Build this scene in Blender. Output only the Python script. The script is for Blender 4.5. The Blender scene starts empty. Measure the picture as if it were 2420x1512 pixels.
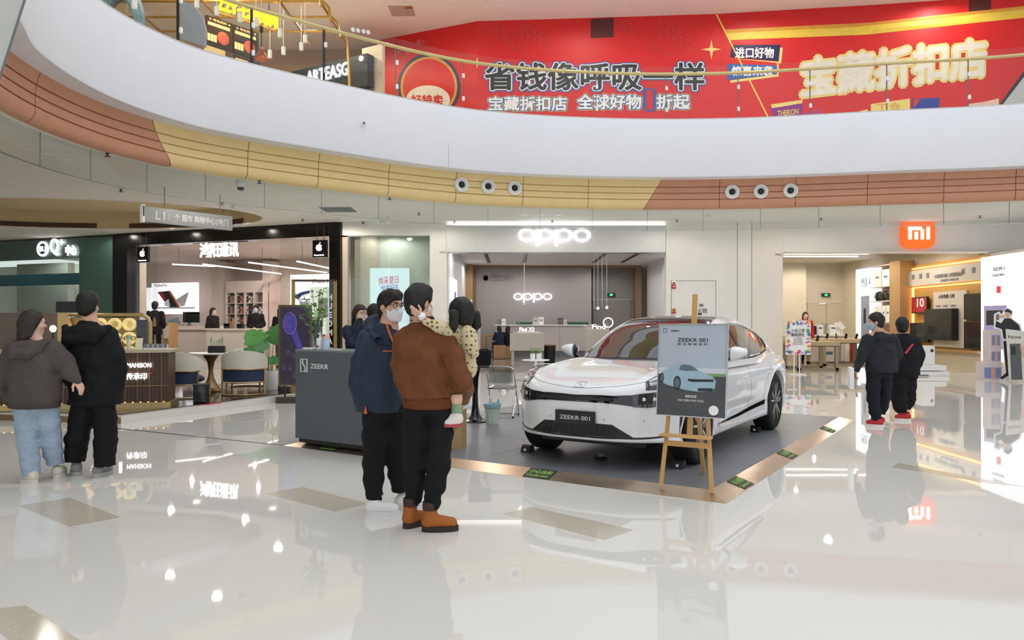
import bpy, bmesh, math, random
import numpy as np
from mathutils import Vector, Matrix
from mathutils.bvhtree import BVHTree
random.seed(7)
SC = bpy.context.scene
C = SC.collection
# ------------------------------------------------------------------ camera, light, exposure
F, CX, HY, H = 1785.0, 1210.0, 764.0, 1.5        # focal length and horizon in pixels of 2420x1512, eye height
cam = bpy.data.objects.new('camera', bpy.data.cameras.new('camera'))
C.objects.link(cam)
cam.data.sensor_width = 36.0
cam.data.lens = 36.0 * F / 2420.0
cam.data.shift_y = (HY - 756.0) / 2420.0
cam.data.clip_end = 300
cam.location = (0, 0, H)
cam.rotation_euler = (math.pi / 2, 0, 0)
SC.camera = cam
w = bpy.data.worlds.new('world'); SC.world = w
w.use_nodes = True
bg = w.node_tree.nodes['Background']
bg.inputs[0].default_value = (0.93, 0.965, 1.0, 1)
bg.inputs[1].default_value = 0.74
vs = SC.view_settings
vs.view_transform = 'Standard'; vs.look = 'None'; vs.gamma = 1.0; vs.use_curve_mapping = False
vs.exposure = 0.5
SC.cycles.use_denoising = True
SC.cycles.max_bounces = 5; SC.cycles.transparent_max_bounces = 12
SC.cycles.use_adaptive_sampling = True; SC.cycles.adaptive_threshold = .12
SC.cycles.diffuse_bounces = 3; SC.cycles.glossy_bounces = 3
SC.cycles.sample_clamp_indirect = 6.0
def area_light(name, loc, sx, sy, power, col=(1, .95, .88), rot=(0, 0, 0)):
    l = bpy.data.lights.new(name, 'AREA'); l.shape = 'RECTANGLE'; l.size = sx; l.size_y = sy
    l.energy = power; l.color = col
    o = bpy.data.objects.new(name, l); C.objects.link(o); o.location = loc; o.rotation_euler = rot
    return o
# the skylight over the atrium
area_light('skylight', (5, 8, 17), 20, 16, 520, (.95, .975, 1))
def lamp(loc, power, col=(1, .95, .88), r=.06, cone=174):
    l = bpy.data.lights.new('spot_lamp', 'SPOT'); l.energy = power; l.color = col; l.shadow_soft_size = r
    l.spot_size = math.radians(cone); l.spot_blend = .35
    o = bpy.data.objects.new('spot_lamp', l); C.objects.link(o); o.location = loc
    return o
# ------------------------------------------------------------------ helpers
def at(px, py, Y): return Vector(((px - CX) * Y / F, Y, H - (py - HY) * Y / F))
def fl(px, py, z=0.0):
    Y = (H - z) * F / (py - HY); return Vector(((px - CX) * Y / F, Y, z))
def ceil_at(px, py, z):
    Y = (z - H) * F / (HY - py); return Vector(((px - CX) * Y / F, Y, z))
def lin(c):
    if isinstance(c, str):
        c = [int(c[i:i + 2], 16) / 255 for i in (0, 2, 4)]
    return tuple(x / 12.92 if x <= .04045 else ((x + .055) / 1.055) ** 2.4 for x in c)
MATS = {}
def M(name, col='808080', rough=.5, metal=0., spec=.5, noise=0.06, nscale=6., bump=0., bscale=40., emit=0., coat=0., aniso=None, alpha=1.):
    if name in MATS: return MATS[name]
    m = bpy.data.materials.new(name); MATS[name] = m; m.use_nodes = True
    nt = m.node_tree; N = nt.nodes; L = nt.links
    b = N['Principled BSDF']; c = lin(col)
    b.inputs['Roughness'].default_value = rough; b.inputs['Metallic'].default_value = metal
    b.inputs['Specular IOR Level'].default_value = spec
    b.inputs['Coat Weight'].default_value = coat; b.inputs['Coat Roughness'].default_value = .03
    b.inputs['Alpha'].default_value = alpha
    tc = N.new('ShaderNodeTexCoord')
    mp = N.new('ShaderNodeMapping'); L.new(tc.outputs['Object'], mp.inputs[0])
    if aniso: mp.inputs['Scale'].default_value = aniso
    if noise > 0:
        n = N.new('ShaderNodeTexNoise'); n.inputs['Scale'].default_value = nscale; n.inputs['Detail'].default_value = 3
        L.new(mp.outputs[0], n.inputs['Vector'])
        r = N.new('ShaderNodeValToRGB')
        r.color_ramp.elements[0].position = .3; r.color_ramp.elements[1].position = .7
        r.color_ramp.elements[0].color = tuple(max(0, x * (1 - noise)) for x in c) + (1,)
        r.color_ramp.elements[1].color = tuple(min(1, x * (1 + noise)) for x in c) + (1,)
        L.new(n.outputs[0], r.inputs[0]); L.new(r.outputs[0], b.inputs['Base Color'])
    else:
        b.inputs['Base Color'].default_value = c + (1,)
    if bump > 0:
        n2 = N.new('ShaderNodeTexNoise'); n2.inputs['Scale'].default_value = bscale; n2.inputs['Detail'].default_value = 4
        L.new(mp.outputs[0], n2.inputs['Vector'])
        bp = N.new('ShaderNodeBump'); bp.inputs['Strength'].default_value = bump; bp.inputs['Distance'].default_value = .01
        L.new(n2.outputs[0], bp.inputs['Height']); L.new(bp.outputs[0], b.inputs['Normal'])
    if emit > 0:
        b.inputs['Emission Color'].default_value = c + (1,); b.inputs['Emission Strength'].default_value = emit
    return m
def glass(name, tint='f4f8f6', gloss=1.0, see=.96, rough=.0):
    if name in MATS: return MATS[name]
    m = bpy.data.materials.new(name); MATS[name] = m; m.use_nodes = True
    nt = m.node_tree; N = nt.nodes; L = nt.links; N.clear()
    out = N.new('ShaderNodeOutputMaterial'); mix = N.new('ShaderNodeMixShader')
    tr = N.new('ShaderNodeBsdfTransparent'); gl = N.new('ShaderNodeBsdfGlossy'); fr = N.new('ShaderNodeLayerWeight')
    tr.inputs[0].default_value = tuple(x * see for x in lin(tint)) + (1,)
    gl.inputs['Roughness'].default_value = rough; fr.inputs[0].default_value = .5
    pw = N.new('ShaderNodeMath'); pw.operation = 'POWER'; pw.inputs[1].default_value = 5; L.new(fr.outputs['Facing'], pw.inputs[0])
    ad = N.new('ShaderNodeMath'); ad.operation = 'MULTIPLY_ADD'; ad.inputs[1].default_value = .95; ad.inputs[2].default_value = .045; L.new(pw.outputs[0], ad.inputs[0])
    mu = N.new('ShaderNodeMath'); mu.operation = 'MULTIPLY'; mu.inputs[1].default_value = gloss
    L.new(ad.outputs[0], mu.inputs[0]); L.new(mu.outputs[0], mix.inputs[0])
    L.new(tr.outputs[0], mix.inputs[1]); L.new(gl.outputs[0], mix.inputs[2]); L.new(mix.outputs[0], out.inputs[0])
    return m
def props(o, label=None, cat=None, group=None, kind=None):
    if label: o['label'] = label
    if cat: o['category'] = cat
    if group: o['group'] = group
    if kind: o['kind'] = kind
    return o
def thing(name, label, cat, loc=(0, 0, 0), rz=0., group=None, kind=None):
    o = bpy.data.objects.new(name, None); C.objects.link(o); o.empty_display_size = .1
    o.location = loc; o.rotation_euler = (0, 0, rz)
    return props(o, label, cat, group, kind)
def dup(root, loc=None, rz=None, label=None, group=None, parent=None):
    r = root.copy(); C.objects.link(r)
    if loc is not None: r.location = loc
    if rz is not None: r.rotation_euler = (0, 0, rz)
    if label: r['label'] = label
    if group: r['group'] = group
    if parent is not None: r.parent = parent
    for ch in list(root.children): dup(ch, parent=r)
    return r
def link_mesh(name, me, m, parent=None, smooth=False):
    o = bpy.data.objects.new(name, me); C.objects.link(o)
    if m is not None: me.materials.append(m)
    if parent is not None: o.parent = parent
    if smooth and len(me.polygons): me.polygons.foreach_set('use_smooth', [True] * len(me.polygons))
    return o
class MB:
    def __init__(s): s.v = []; s.f = []
    def add(s, vs, fs):
        n = len(s.v); s.v += [tuple(v) for v in vs]; s.f += [tuple(i + n for i in f) for f in fs]; return s
    def box(s, x0, x1, y0, y1, z0, z1, bev=0):
        if bev <= 0:
            return s.add([(x0, y0, z0), (x1, y0, z0), (x1, y1, z0), (x0, y1, z0), (x0, y0, z1), (x1, y0, z1), (x1, y1, z1), (x0, y1, z1)],
                         [(0, 3, 2, 1), (4, 5, 6, 7), (0, 1, 5, 4), (1, 2, 6, 5), (2, 3, 7, 6), (3, 0, 4, 7)])
        b = min(bev, (x1 - x0) / 2.01, (y1 - y0) / 2.01, (z1 - z0) / 2.01)
        def rect(z, d): return [(x0 + d, y0 + d, z), (x1 - d, y0 + d, z), (x1 - d, y1 - d, z), (x0 + d, y1 - d, z)]
        def oct(z): return [(x0 + b, y0, z), (x1 - b, y0, z), (x1, y0 + b, z), (x1, y1 - b, z), (x1 - b, y1, z), (x0 + b, y1, z), (x0, y1 - b, z), (x0, y0 + b, z)]
        vs = rect(z0, b) + oct(z0 + b) + oct(z1 - b) + rect(z1, b)
        fs = [(3, 2, 1, 0), (20, 21, 22, 23)]
        for i in range(8): j = (i + 1) % 8; fs.append((4 + i, 4 + j, 12 + j, 12 + i))
        for k in range(4):
            fs.append((k, (k + 1) % 4, 4 + 2 * k + 1, 4 + 2 * k)); fs.append(((k + 1) % 4, 4 + (2 * k + 2) % 8, 4 + 2 * k + 1))
            fs.append((20 + k, 12 + 2 * k, 12 + 2 * k + 1, 20 + (k + 1) % 4)); fs.append((20 + (k + 1) % 4, 12 + 2 * k + 1, 12 + (2 * k + 2) % 8))
        return s.add(vs, fs)
    def bar(s, p, q, wx, wz, up=(0, 0, 1)):
        p = Vector(p); q = Vector(q); d = (q - p).normalized(); up = Vector(up)
        a = d.cross(up)
        if a.length < 1e-4: a = d.cross(Vector((0, 1, 0)))
        a.normalize(); b = a.cross(d)
        vs = []
        for c in (p, q):
            for i, j in ((-1, -1), (1, -1), (1, 1), (-1, 1)): vs.append(c + a * (i * wx / 2) + b * (j * wz / 2))
        return s.add(vs, [(3, 2, 1, 0), (4, 5, 6, 7), (0, 1, 5, 4), (1, 2, 6, 5), (2, 3, 7, 6), (3, 0, 4, 7)])
    def tube(s, pts, r, n=8, closed=False):
        pts = [Vector(p) for p in pts]; k = len(pts)
        rr = r if isinstance(r, (list, tuple)) else [r] * k
        ref = None; vs = []
        for i, p in enumerate(pts):
            a = pts[i - 1] if (i > 0 or closed) else p; b = pts[(i + 1) % k] if (i < k - 1 or closed) else p
            t = (b - a).normalized()
            if ref is None:
                ref = t.orthogonal().normalized()
            ref = (ref - t * ref.dot(t)).normalized(); o = t.cross(ref)
            for j in range(n):
                an = 2 * math.pi * j / n; vs.append(p + ref * (math.cos(an) * rr[i]) + o * (math.sin(an) * rr[i]))
        fs = []
        for i in range(k if closed else k - 1):
            for j in range(n):
                a = i * n; b = ((i + 1) % k) * n; fs.append((a + j, a + (j + 1) % n, b + (j + 1) % n, b + j))
        if not closed: fs += [tuple(range(n - 1, -1, -1)), tuple((k - 1) * n + j for j in range(n))]
        return s.add(vs, fs)
    def lathe(s, prof, n=24, c=(0, 0, 0), axis='z'):
        vs = []; k = len(prof)
        for r, z in prof:
            for j in range(n):
                a = 2 * math.pi * j / n; x, y = r * math.cos(a), r * math.sin(a)
                p = (x, y, z) if axis == 'z' else ((x, z, y) if axis == 'y' else (z, x, y))
                vs.append((c[0] + p[0], c[1] + p[1], c[2] + p[2]))
        fs = []
        for i in range(k - 1):
            for j in range(n): fs.append((i * n + j, i * n + (j + 1) % n, (i + 1) * n + (j + 1) % n, (i + 1) * n + j))
        if prof[0][0] > 1e-5: fs.append(tuple(range(n - 1, -1, -1)))
        if prof[-1][0] > 1e-5: fs.append(tuple((k - 1) * n + j for j in range(n)))
        return s.add(vs, fs)
    def prism(s, poly, d0, d1, plane='xz'):
        n = len(poly); g = {'xz': lambda a, b, d: (a, d, b), 'xy': lambda a, b, d: (a, b, d), 'yz': lambda a, b, d: (d, a, b)}[plane]
        vs = [g(a, b, d0) for a, b in poly] + [g(a, b, d1) for a, b in poly]
        fs = [tuple(range(n - 1, -1, -1)), tuple(range(n, 2 * n))] + [(i, (i + 1) % n, n + (i + 1) % n, n + i) for i in range(n)]
        return s.add(vs, fs)
    def ell(s, c, r, n=12, m=8):
        prof = [(math.sin(math.pi * i / m) * 1.0, -math.cos(math.pi * i / m)) for i in range(m + 1)]
        k = len(s.v); s.lathe(prof, n)
        for i in range(k, len(s.v)):
            x, y, z = s.v[i]; s.v[i] = (c[0] + x * r[0], c[1] + y * r[1], c[2] + z * r[2])
        return s
    def xf(s, mat):
        s.v = [tuple(mat @ Vector(v)) for v in s.v]; return s
    def build(s, name, m, parent=None, smooth=False, fix=True):
        me = bpy.data.meshes.new(name); me.from_pydata(s.v, [], s.f)
        if fix:
            bm = bmesh.new(); bm.from_mesh(me); bmesh.ops.remove_doubles(bm, verts=bm.verts, dist=1e-5)
            bmesh.ops.recalc_face_normals(bm, faces=bm.faces); bm.to_mesh(me); bm.free()
        me.update()
        o = link_mesh(name, me, m, parent)
        if smooth:
            me.polygons.foreach_set('use_smooth', [True] * len(me.polygons))
            me.set_sharp_from_angle(angle=math.radians(38))
        return o
def box(name, m, x0, x1, y0, y1, z0, z1, parent=None, bev=0.):
    return MB().box(x0, x1, y0, y1, z0, z1, bev).build(name, m, parent)
def pbox(name, m, x0, x1, y0, y1, Y, dep, parent=None, bev=0., org=(0, 0, 0)):
    """a box whose front stands at distance Y, given by its extent in the photograph"""
    a = at(x0, y1, Y); b = at(x1, y0, Y); o = Vector(org)
    return MB().box(a.x - o.x, b.x - o.x, Y - o.y, Y + dep - o.y, a.z - o.z, b.z - o.z, bev).build(name, m, parent)
TXT = {}
def text_mesh(s, bold=0.):
    """outline of the string as flat triangles; bold thickens the strokes by laying shifted copies over each other"""
    key = (s, round(bold, 4))
    if key in TXT: return TXT[key]
    if bold > 0:
        co, fs = text_mesh(s, 0.); V = [co]; Fx = list(fs); n = len(co); K = 10 if bold > .03 else 8
        for i in range(K):
            a = 2 * math.pi * i / K; c = co.copy(); c[:, 0] += bold * math.cos(a); c[:, 1] += bold * math.sin(a); c[:, 2] -= .00025 * (i + 1)
            V.append(c); Fx += [tuple(j + n * (i + 1) for j in f) for f in fs]
        TXT[key] = (np.concatenate(V), Fx); return TXT[key]
    cu = bpy.data.curves.new('lettering', 'FONT'); cu.body = s; cu.size = 1.; cu.offset = bold; cu.resolution_u = 3
    ob = bpy.data.objects.new('lettering', cu); C.objects.link(ob)
    dg = bpy.context.evaluated_depsgraph_get()
    me = bpy.data.meshes.new_from_object(ob.evaluated_get(dg))
    bpy.data.objects.remove(ob); bpy.data.curves.remove(cu)
    n = len(me.vertices); co = np.zeros(n * 3); me.vertices.foreach_get('co', co); co = co.reshape(-1, 3); co[:, 2] = 0
    fs = [tuple(p.vertices) for p in me.polygons]; bpy.data.meshes.remove(me)
    TXT[key] = (co, fs); return TXT[key]
def text(name, s, w, h, m, parent=None, loc=(0, 0, 0), bold=0., depth=.01, rz=0., shear=0., skew=0., flat=False):
    """letters standing in the local xz plane and facing -y, fitted into w x h (centre at loc)"""
    co, fs = text_mesh(s, bold)
    lo, hi = co.min(0), co.max(0); sz = np.maximum(hi - lo, 1e-6)
    x = (co[:, 0] - lo[0]) / sz[0] - .5; y = (co[:, 1] - lo[1]) / sz[1] - .5
    sx = w if w else h * sz[0] / sz[1]; sy = h if h else w * sz[1] / sz[0]
    X = x * sx + shear * y * sy; Z = y * sy + skew * x * sx
    n = len(X)
    if flat:
        V = [(a, b, depth + c) for a, b, c in zip(X, Z, co[:, 2])]; fs2 = fs
    else:
        # rim walls on the outline edges give the letters their thickness
        V = [(a, -depth - c, b) for a, b, c in zip(X, Z, co[:, 2])] + [(a, 0, b) for a, b in zip(X, Z)]
        cnt = {}
        for f in fs:
            for i in range(len(f)):
                e = (f[i], f[(i + 1) % len(f)]); k = (min(e), max(e)); cnt.setdefault(k, []).append(e)
        fs2 = list(fs) + [(e[0][1], e[0][0], e[0][0] + n, e[0][1] + n) for e in cnt.values() if len(e) == 1]
    me = bpy.data.meshes.new(name); me.from_pydata(V, [], fs2); me.update()
    o = link_mesh(name, me, m, parent); o.location = loc; o.rotation_euler = (0, 0, rz)
    return o
def fill_loops(name, loops, z, m, parent=None, up=False):
    bm = bmesh.new(); edges = []
    for lp in loops:
        vs = [bm.verts.new((p[0], p[1], z)) for p in lp]
        for i in range(len(vs)): edges.append(bm.edges.new((vs[i], vs[(i + 1) % len(vs)])))
    bmesh.ops.triangle_fill(bm, edges=edges, use_beauty=True, use_dissolve=False, normal=(0, 0, 1 if up else -1))
    me = bpy.data.meshes.new(name); bm.to_mesh(me); bm.free()
    return link_mesh(name, me, m, parent)
def spline(pts, step=.12):
    P = [Vector(p) for p in pts]; out = []
    for i in range(len(P) - 1):
        p0 = P[max(i - 1, 0)]; p1 = P[i]; p2 = P[i + 1]; p3 = P[min(i + 2, len(P) - 1)]
        n = max(2, int((p2 - p1).length / step))
        for k in range(n):
            t = k / n
            out.append(.5 * ((2 * p1) + (p2 - p0) * t + (2 * p0 - 5 * p1 + 4 * p2 - p3) * t * t + (3 * p1 - p0 - 3 * p2 + p3) * t ** 3))
    out.append(P[-1].copy()); return out
# ------------------------------------------------------------------ the setting: floor, slabs, ring, walls
m_wall = M('cream_wall', 'f0ede6', .45, noise=.015, nscale=2)
m_white = M('white_panel', 'eeeeec', .35, noise=.01)
m_ceil = M('ceiling_paint', 'eeeae2', .7, noise=.02, nscale=1.5)
m_fasc = M('fascia_white', 'eceef4', .55, noise=.012, nscale=.7)
m_black = M('black_gloss', '0a0a0b', .18, noise=.2)
m_dark = M('dark_metal', '26282b', .4, metal=.6)
m_gold = M('gold_metal', 'c9a65c', .3, metal=.9, noise=.08)
m_rail = M('brass_rail', 'd9c384', .35, metal=.35, noise=.05)
m_steel = M('steel', 'b9bcbd', .25, metal=1.)
m_chrome = M('chrome', 'e2e4e6', .08, metal=1., noise=.02)
m_lamp = M('lamp_lens', 'fff4df', .4, emit=6, noise=0)
m_lampw = M('lamp_lens_white', 'ffffff', .4, emit=1.5, noise=0)
m_led = M('led_warm', 'ffc268', .5, emit=2.2, noise=0)
m_glowtxt = M('lit_lettering', 'ffffff', .4, emit=1.1, noise=0)
m_ink = M('black_print', '2a2c30', .6, noise=.05)
m_greyink = M('grey_print', '77797c', .6, noise=.05)
m_wht = M('white_plastic', 'f2f2f0', .35, noise=.02)
m_glass = glass('clear_glass', 'f8fbf9', .8, .99)
m_glassg = glass('greenish_glass', 'eef4ef', .9, .985)
m_curt = glass('smoke_curtain_glass', 'f1f5f1', 1.0, .985)

def floor_mat():
    m = M('polished_floor', 'e6e4de', .022, spec=.55, noise=.02, nscale=.35)
    nt = m.node_tree; N = nt.nodes; L = nt.links; b = N['Principled BSDF']
    tc = N.new('ShaderNodeTexCoord'); n = N.new('ShaderNodeTexNoise'); n.inputs['Scale'].default_value = .8; n.inputs['Detail'].default_value = 1.5
    L.new(tc.outputs['Object'], n.inputs['Vector'])
    bp = N.new('ShaderNodeBump'); bp.inputs['Strength'].default_value = .035; bp.inputs['Distance'].default_value = .02
    L.new(n.outputs[0], bp.inputs['Height']); L.new(bp.outputs[0], b.inputs['Normal'])
    return m
m_floor = floor_mat()
floor = box('floor', m_floor, -34, 30, -9, 46, -.2, 0)
props(floor, 'polished off-white stone floor of the mall concourse', kind='structure')
def terrazzo():
    m = M('beige_terrazzo', 'cfc7b6', .12, spec=.5, noise=.10, nscale=9)
    nt = m.node_tree; N = nt.nodes; L = nt.links; b = N['Principled BSDF']
    tc = N.new('ShaderNodeTexCoord'); v = N.new('ShaderNodeTexVoronoi'); v.inputs['Scale'].default_value = 26
    L.new(tc.outputs['Object'], v.inputs['Vector'])
    r = N.new('ShaderNodeValToRGB'); r.color_ramp.elements[0].position = .12; r.color_ramp.elements[1].position = .2
    r.color_ramp.elements[0].color = (.78, .74, .66, 1); r.color_ramp.elements[1].color = lin('cac2b1') + (1,)
    L.new(v.outputs['Distance'], r.inputs[0]); L.new(r.outputs[0], b.inputs['Base Color'])
    return m
m_terr = terrazzo()
for q in ([(45, 1195), (165, 1245), (287, 1223), (165, 1176)], [(628, 1166), (792, 1209), (872, 1190), (716, 1151)],
          [(1190, 1214), (1428, 1276), (1497, 1252), (1258, 1198)], [(2106, 1104), (2330, 1140), (2420, 1150), (2124, 1094)], [(-60, 1445), (60, 1430), (200, 1520), (60, 1545)]):
    ps = [fl(*p) for p in q]
    MB().prism([(p.x, p.y) for p in ps], -.004, .0012, 'xy').build('inlay_slab', m_terr, floor)
# metal joint in the floor
a, b = fl(265, 1011), fl(668, 1052)
MB().bar(a + Vector((0, 0, .0008)), b + Vector((0, 0, .0008)), .035, .003).build('floor_joint', m_dark, floor)
# dark polished paving under the kiosk is built with its platform; pale shop floors
m_shopfl = M('shop_floor_grey', '9a948c', .12, noise=.05, nscale=2)
m_shopfl2 = M('shop_floor_beige', 'c9bfa8', .08, noise=.04, nscale=2)
props(box('floor_shop', m_shopfl, -2.0, 6.9, 23.05, 36, -.1, .004), 'grey polished floor inside the middle phone shop', kind='structure')
props(box('floor_shop', m_shopfl2, 8.2, 14.3, 23.05, 34, -.1, .003), 'beige polished floor inside the shop with the orange sign', kind='structure')

# ---- ring of the atrium
FP = [(-5.2, -6), (-5.2, 1), (-5.2, 4.6), (-5.35, 7), (-5.75, 8.4), (-6.2, 9.55), (-6.66, 10.7), (-6.8, 12.3), (-6.5, 13.8), (-5.63, 15.24), (-3.05, 17.5), (-1.22, 18.72), (.43, 19.3), (2.2, 19.62),
      (4.0, 19.74), (5.88, 19.64), (7.64, 19.34), (9.4, 18.95), (12.5, 18.3), (16, 16.8), (18.6, 14), (19.6, 10), (19.8, 4), (19.8, -6)]
RING = spline([(p[0], p[1], 0) for p in FP], .1)
RS = [0.]
for i in range(1, len(RING)): RS.append(RS[-1] + (RING[i] - RING[i - 1]).length)
RN = []
for i in range(len(RING)):
    t = (RING[min(i + 2, len(RING) - 1)] - RING[max(i - 2, 0)]).normalized(); n = Vector((-t.y, t.x, 0))
    if n.dot(RING[i] - Vector((4, 8, 0))) < 0: n = -n
    RN.append(n)
def ring(s, off=0., z=0.):
    i = max(0, min(len(RS) - 2, int(np.searchsorted(RS, s)) - 1)); t = (s - RS[i]) / max(1e-6, RS[i + 1] - RS[i])
    p = RING[i].lerp(RING[i + 1], t) + RN[i].lerp(RN[i + 1], t).normalized() * off
    return Vector((p.x, p.y, z))
def ring_px(px, off=0.):
    """arc length where the ring crosses the sight line of pixel column px"""
    t = (px - CX) / F; best = None
    for i in range(len(RING) - 1):
        p = RING[i] + RN[i] * off; q = RING[i + 1] + RN[i + 1] * off
        a = p.x - t * p.y; b = q.x - t * q.y
        if a * b <= 0 and p.y > 5:
            k = a / (a - b) if a != b else 0; s = RS[i] + k * (RS[i + 1] - RS[i])
            if best is None or p.y > best[0]: best = (p.y, s)
    return best[1]
def strip(prof, s0, s1, n, skew=0.):
    """loft of the profile [(offset, z)] along the ring; skew shifts the lower end"""
    mb = MB(); vs = []; k = len(prof); z0, z1 = prof[0][1], prof[-1][1]
    for i in range(n + 1):
        for o, z in prof:
            f = 0 if z0 == z1 else (z - z0) / (z1 - z0)
            e0 = s0 + (skew[0] * f if skew else 0); e1 = s1 + (skew[1] * f if skew else 0)
            vs.append(ring(e0 + (e1 - e0) * i / n, o, z))
    fs = []
    for i in range(n):
        for j in range(k - 1): fs.append((i * k + j, i * k + j + 1, (i + 1) * k + j + 1, (i + 1) * k + j))
    return mb.add(vs, fs)
ZB, ZF0, ZF1, ZC = 4.58, 5.33, 6.82, 10.7
L_ = RS[-1]
fas = strip([(.42, ZF0), (.02, ZF0), (0, ZF0 + .03), (0, ZF1 - .02), (.02, ZF1), (.3, ZF1)], 0, L_, 420).build('wall_fascia', m_fasc, None, True)
props(fas, 'smooth white curved fascia of the upper gallery', kind='structure')
seam = MB().bar(ring(ring_px(1060), -.002, ZF0 + .02), ring(ring_px(1060), -.002, ZF0 + .55), .006, .004, (0, 1, 0)).build('panel_joint', m_greyink, fas)
# coloured bands of panels under the fascia
m_terra = M('terracotta_panel', 'c88f70', .5, noise=.04, nscale=3)
m_goldp = M('sand_gold_panel', 'e9cd90', .5, noise=.03, nscale=3)
m_grv = M('groove_dark', '7a5028', .8)
def band_prof():
    base = [(.36, 5.44), (.44, 5.26), (.475, 5.12), (.49, 4.95), (.49, 4.80), (.49, 4.74), (.50, 4.68), (.535, 4.62), (.59, 4.585), (.68, 4.57)]
    zs = [5.14, 4.98, 4.815]; out = []
    def off(z):
        for (o0, z0), (o1, z1) in zip(base, base[1:]):
            if z0 >= z >= z1: return o0 + (o1 - o0) * (z0 - z) / (z0 - z1)
    pts = sorted(set([z for _, z in base] + [z + d for z in zs for d in (.013, -.013)]), reverse=True)
    for z in pts:
        if any(abs(z - g) < .0129 for g in zs): continue
        o = off(z)
        if any(abs(z - g - .013) < 1e-6 for g in zs): out += [(o, z), (o + .04, z - .002)]
        elif any(abs(z - g + .013) < 1e-6 for g in zs): out += [(o + .04, z + .002), (o, z)]
        else: out.append((o, z))
    return out
BP = band_prof()
trim1 = props(thing('trim_1', 'grooved terracotta and sand-gold panel band under the white fascia', None), kind='structure')
s_a, s_a2 = ring_px(352, .42), ring_px(402, .60); s_b, s_b2 = ring_px(1570, .42), ring_px(1520, .60)
backing = strip([(.5, 5.5), (.56, 5.2), (.60, 4.7), (.75, 4.60)], 0, L_, 300).build('backing', m_grv, trim1)
def panels(edges, m):
    for (e0, k0), (e1, k1) in zip(edges, edges[1:]):
        n = max(4, int((e1 - e0) / .12)); strip(BP, e0 + .006, e1 - .006, n, (k0, k1)).build('panel', m, trim1, True)
seq = [(s, 0) for s in np.arange(s_a - 12.5, s_a - 1, 2.5)] + [(s_a, s_a2 - s_a)]
panels(seq, m_terra)
panels([(s_a, s_a2 - s_a)] + [(ring_px(p, .5), 0) for p in (585, 752, 918, 1077, 1236, 1390)] + [(s_b, s_b2 - s_b)], m_goldp)
panels([(s_b, s_b2 - s_b)] + [(ring_px(p, .5), 0) for p in (1700, 1880, 2050, 2230, 2400)] + [(ring_px(2400, .5) + 2 * i, 0) for i in (1, 2, 3)], m_terra)
# lower ceiling with the oval recess
ECX, ECY, EA, EB = -12.8, 21.5, 5.6, 3.1
oval = [(ECX + EA * math.cos(2 * math.pi * i / 64), ECY + EB * math.sin(2 * math.pi * i / 64)) for i in range(64)]
rim = [(ring(s, .66).x, ring(s, .66).y) for s in np.linspace(0, L_, 160)]
outer = rim + [(30, -6), (30, 23.3), (-4.9, 23.3), (-24, 30.5), (-24, -6)]
ce = props(fill_loops('ceiling', [outer, oval], ZB, m_ceil), 'flat beige ceiling of the ground-floor walkway', kind='structure')
mb = MB(); n = 64
mb.add([(p[0], p[1], ZB) for p in oval] + [(p[0], p[1], ZB + .55) for p in oval], [(i, (i + 1) % n, n + (i + 1) % n, n + i) for i in range(n)])
mb.add([(p[0], p[1], ZB + .55) for p in oval], [tuple(range(n))])
m_recess = M('recess_paint', 'd8c39a', .7, noise=.02)
mb.build('recess', m_recess, ce)
mb = MB(); o2 = [(ECX + (EA + .03) * math.cos(2 * math.pi * i / 64), ECY + (EB + .03) * math.sin(2 * math.pi * i / 64)) for i in range(64)]
mb.tube([(p[0], p[1], ZB + .0) for p in o2], .03, 6, True).build('recess_rim', m_ceil, ce)
mb = MB()
for t0, t1 in ((.10, .24), (.27, .45)):
    pts = [(ECX + (EA - .03) * math.cos(2 * math.pi * t), ECY + (EB - .03) * math.sin(2 * math.pi * t)) for t in np.linspace(t0, t1, 16)]
    for p, q in zip(pts, pts[1:]): mb.add([(p[0], p[1], ZB + .02), (q[0], q[1], ZB + .02), (q[0], q[1], ZB + .17), (p[0], p[1], ZB + .17)], [(0, 1, 2, 3)])
mb.build('air_slot', M('slot_dark', '4a3526', .6), ce)
# upper slab and upper ceiling
up = [(ring(s, .25).x, ring(s, .25).y) for s in np.linspace(0, L_, 160)] + [(30, -6), (30, 40), (-30, 40), (-30, -6)]
props(fill_loops('floor_upper', [up], ZF1 - .02, m_ceil, up=True), 'floor slab of the upper gallery', kind='structure')
upc = [(ring(s, .15).x, ring(s, .15).y) for s in np.linspace(0, L_, 160)] + [(30, -6), (30, 40), (-30, 40), (-30, -6)]
m_upceil = M('upper_ceiling_paint', 'f2e8e0', .7, noise=.02, nscale=1)
props(fill_loops('ceiling_upper', [upc], ZC, m_upceil), 'pale ceiling of the upper gallery', kind='structure')

# third gallery above (seen only in reflections)
f3 = strip([(.42, 11.0), (.02, 11.0), (0, 11.03), (0, 12.4), (.02, 12.42), (.4, 12.42)], 0, L_, 240).build('wall_fascia', m_fasc, None, True)
props(f3, 'white curved fascia of the third gallery above the frame', kind='structure')
props(strip([(.36, 11.1), (.5, 10.85), (.55, 10.7)], 0, L_, 240).build('trim_2', M('bronze_band', '8a6a4e', .5), None, True), 'brown band under the third gallery fascia', kind='structure')
props(strip([(.3, 12.40), (5.0, 12.40)], 0, L_, 160).build('floor_gallery', m_ceil), 'floor slab of the third gallery', kind='structure')
props(strip([(.1, 15.6), (5.0, 15.6)], 0, L_, 160).build('ceiling_gallery', m_recess), 'beige ceiling of the third gallery', kind='structure')

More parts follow.
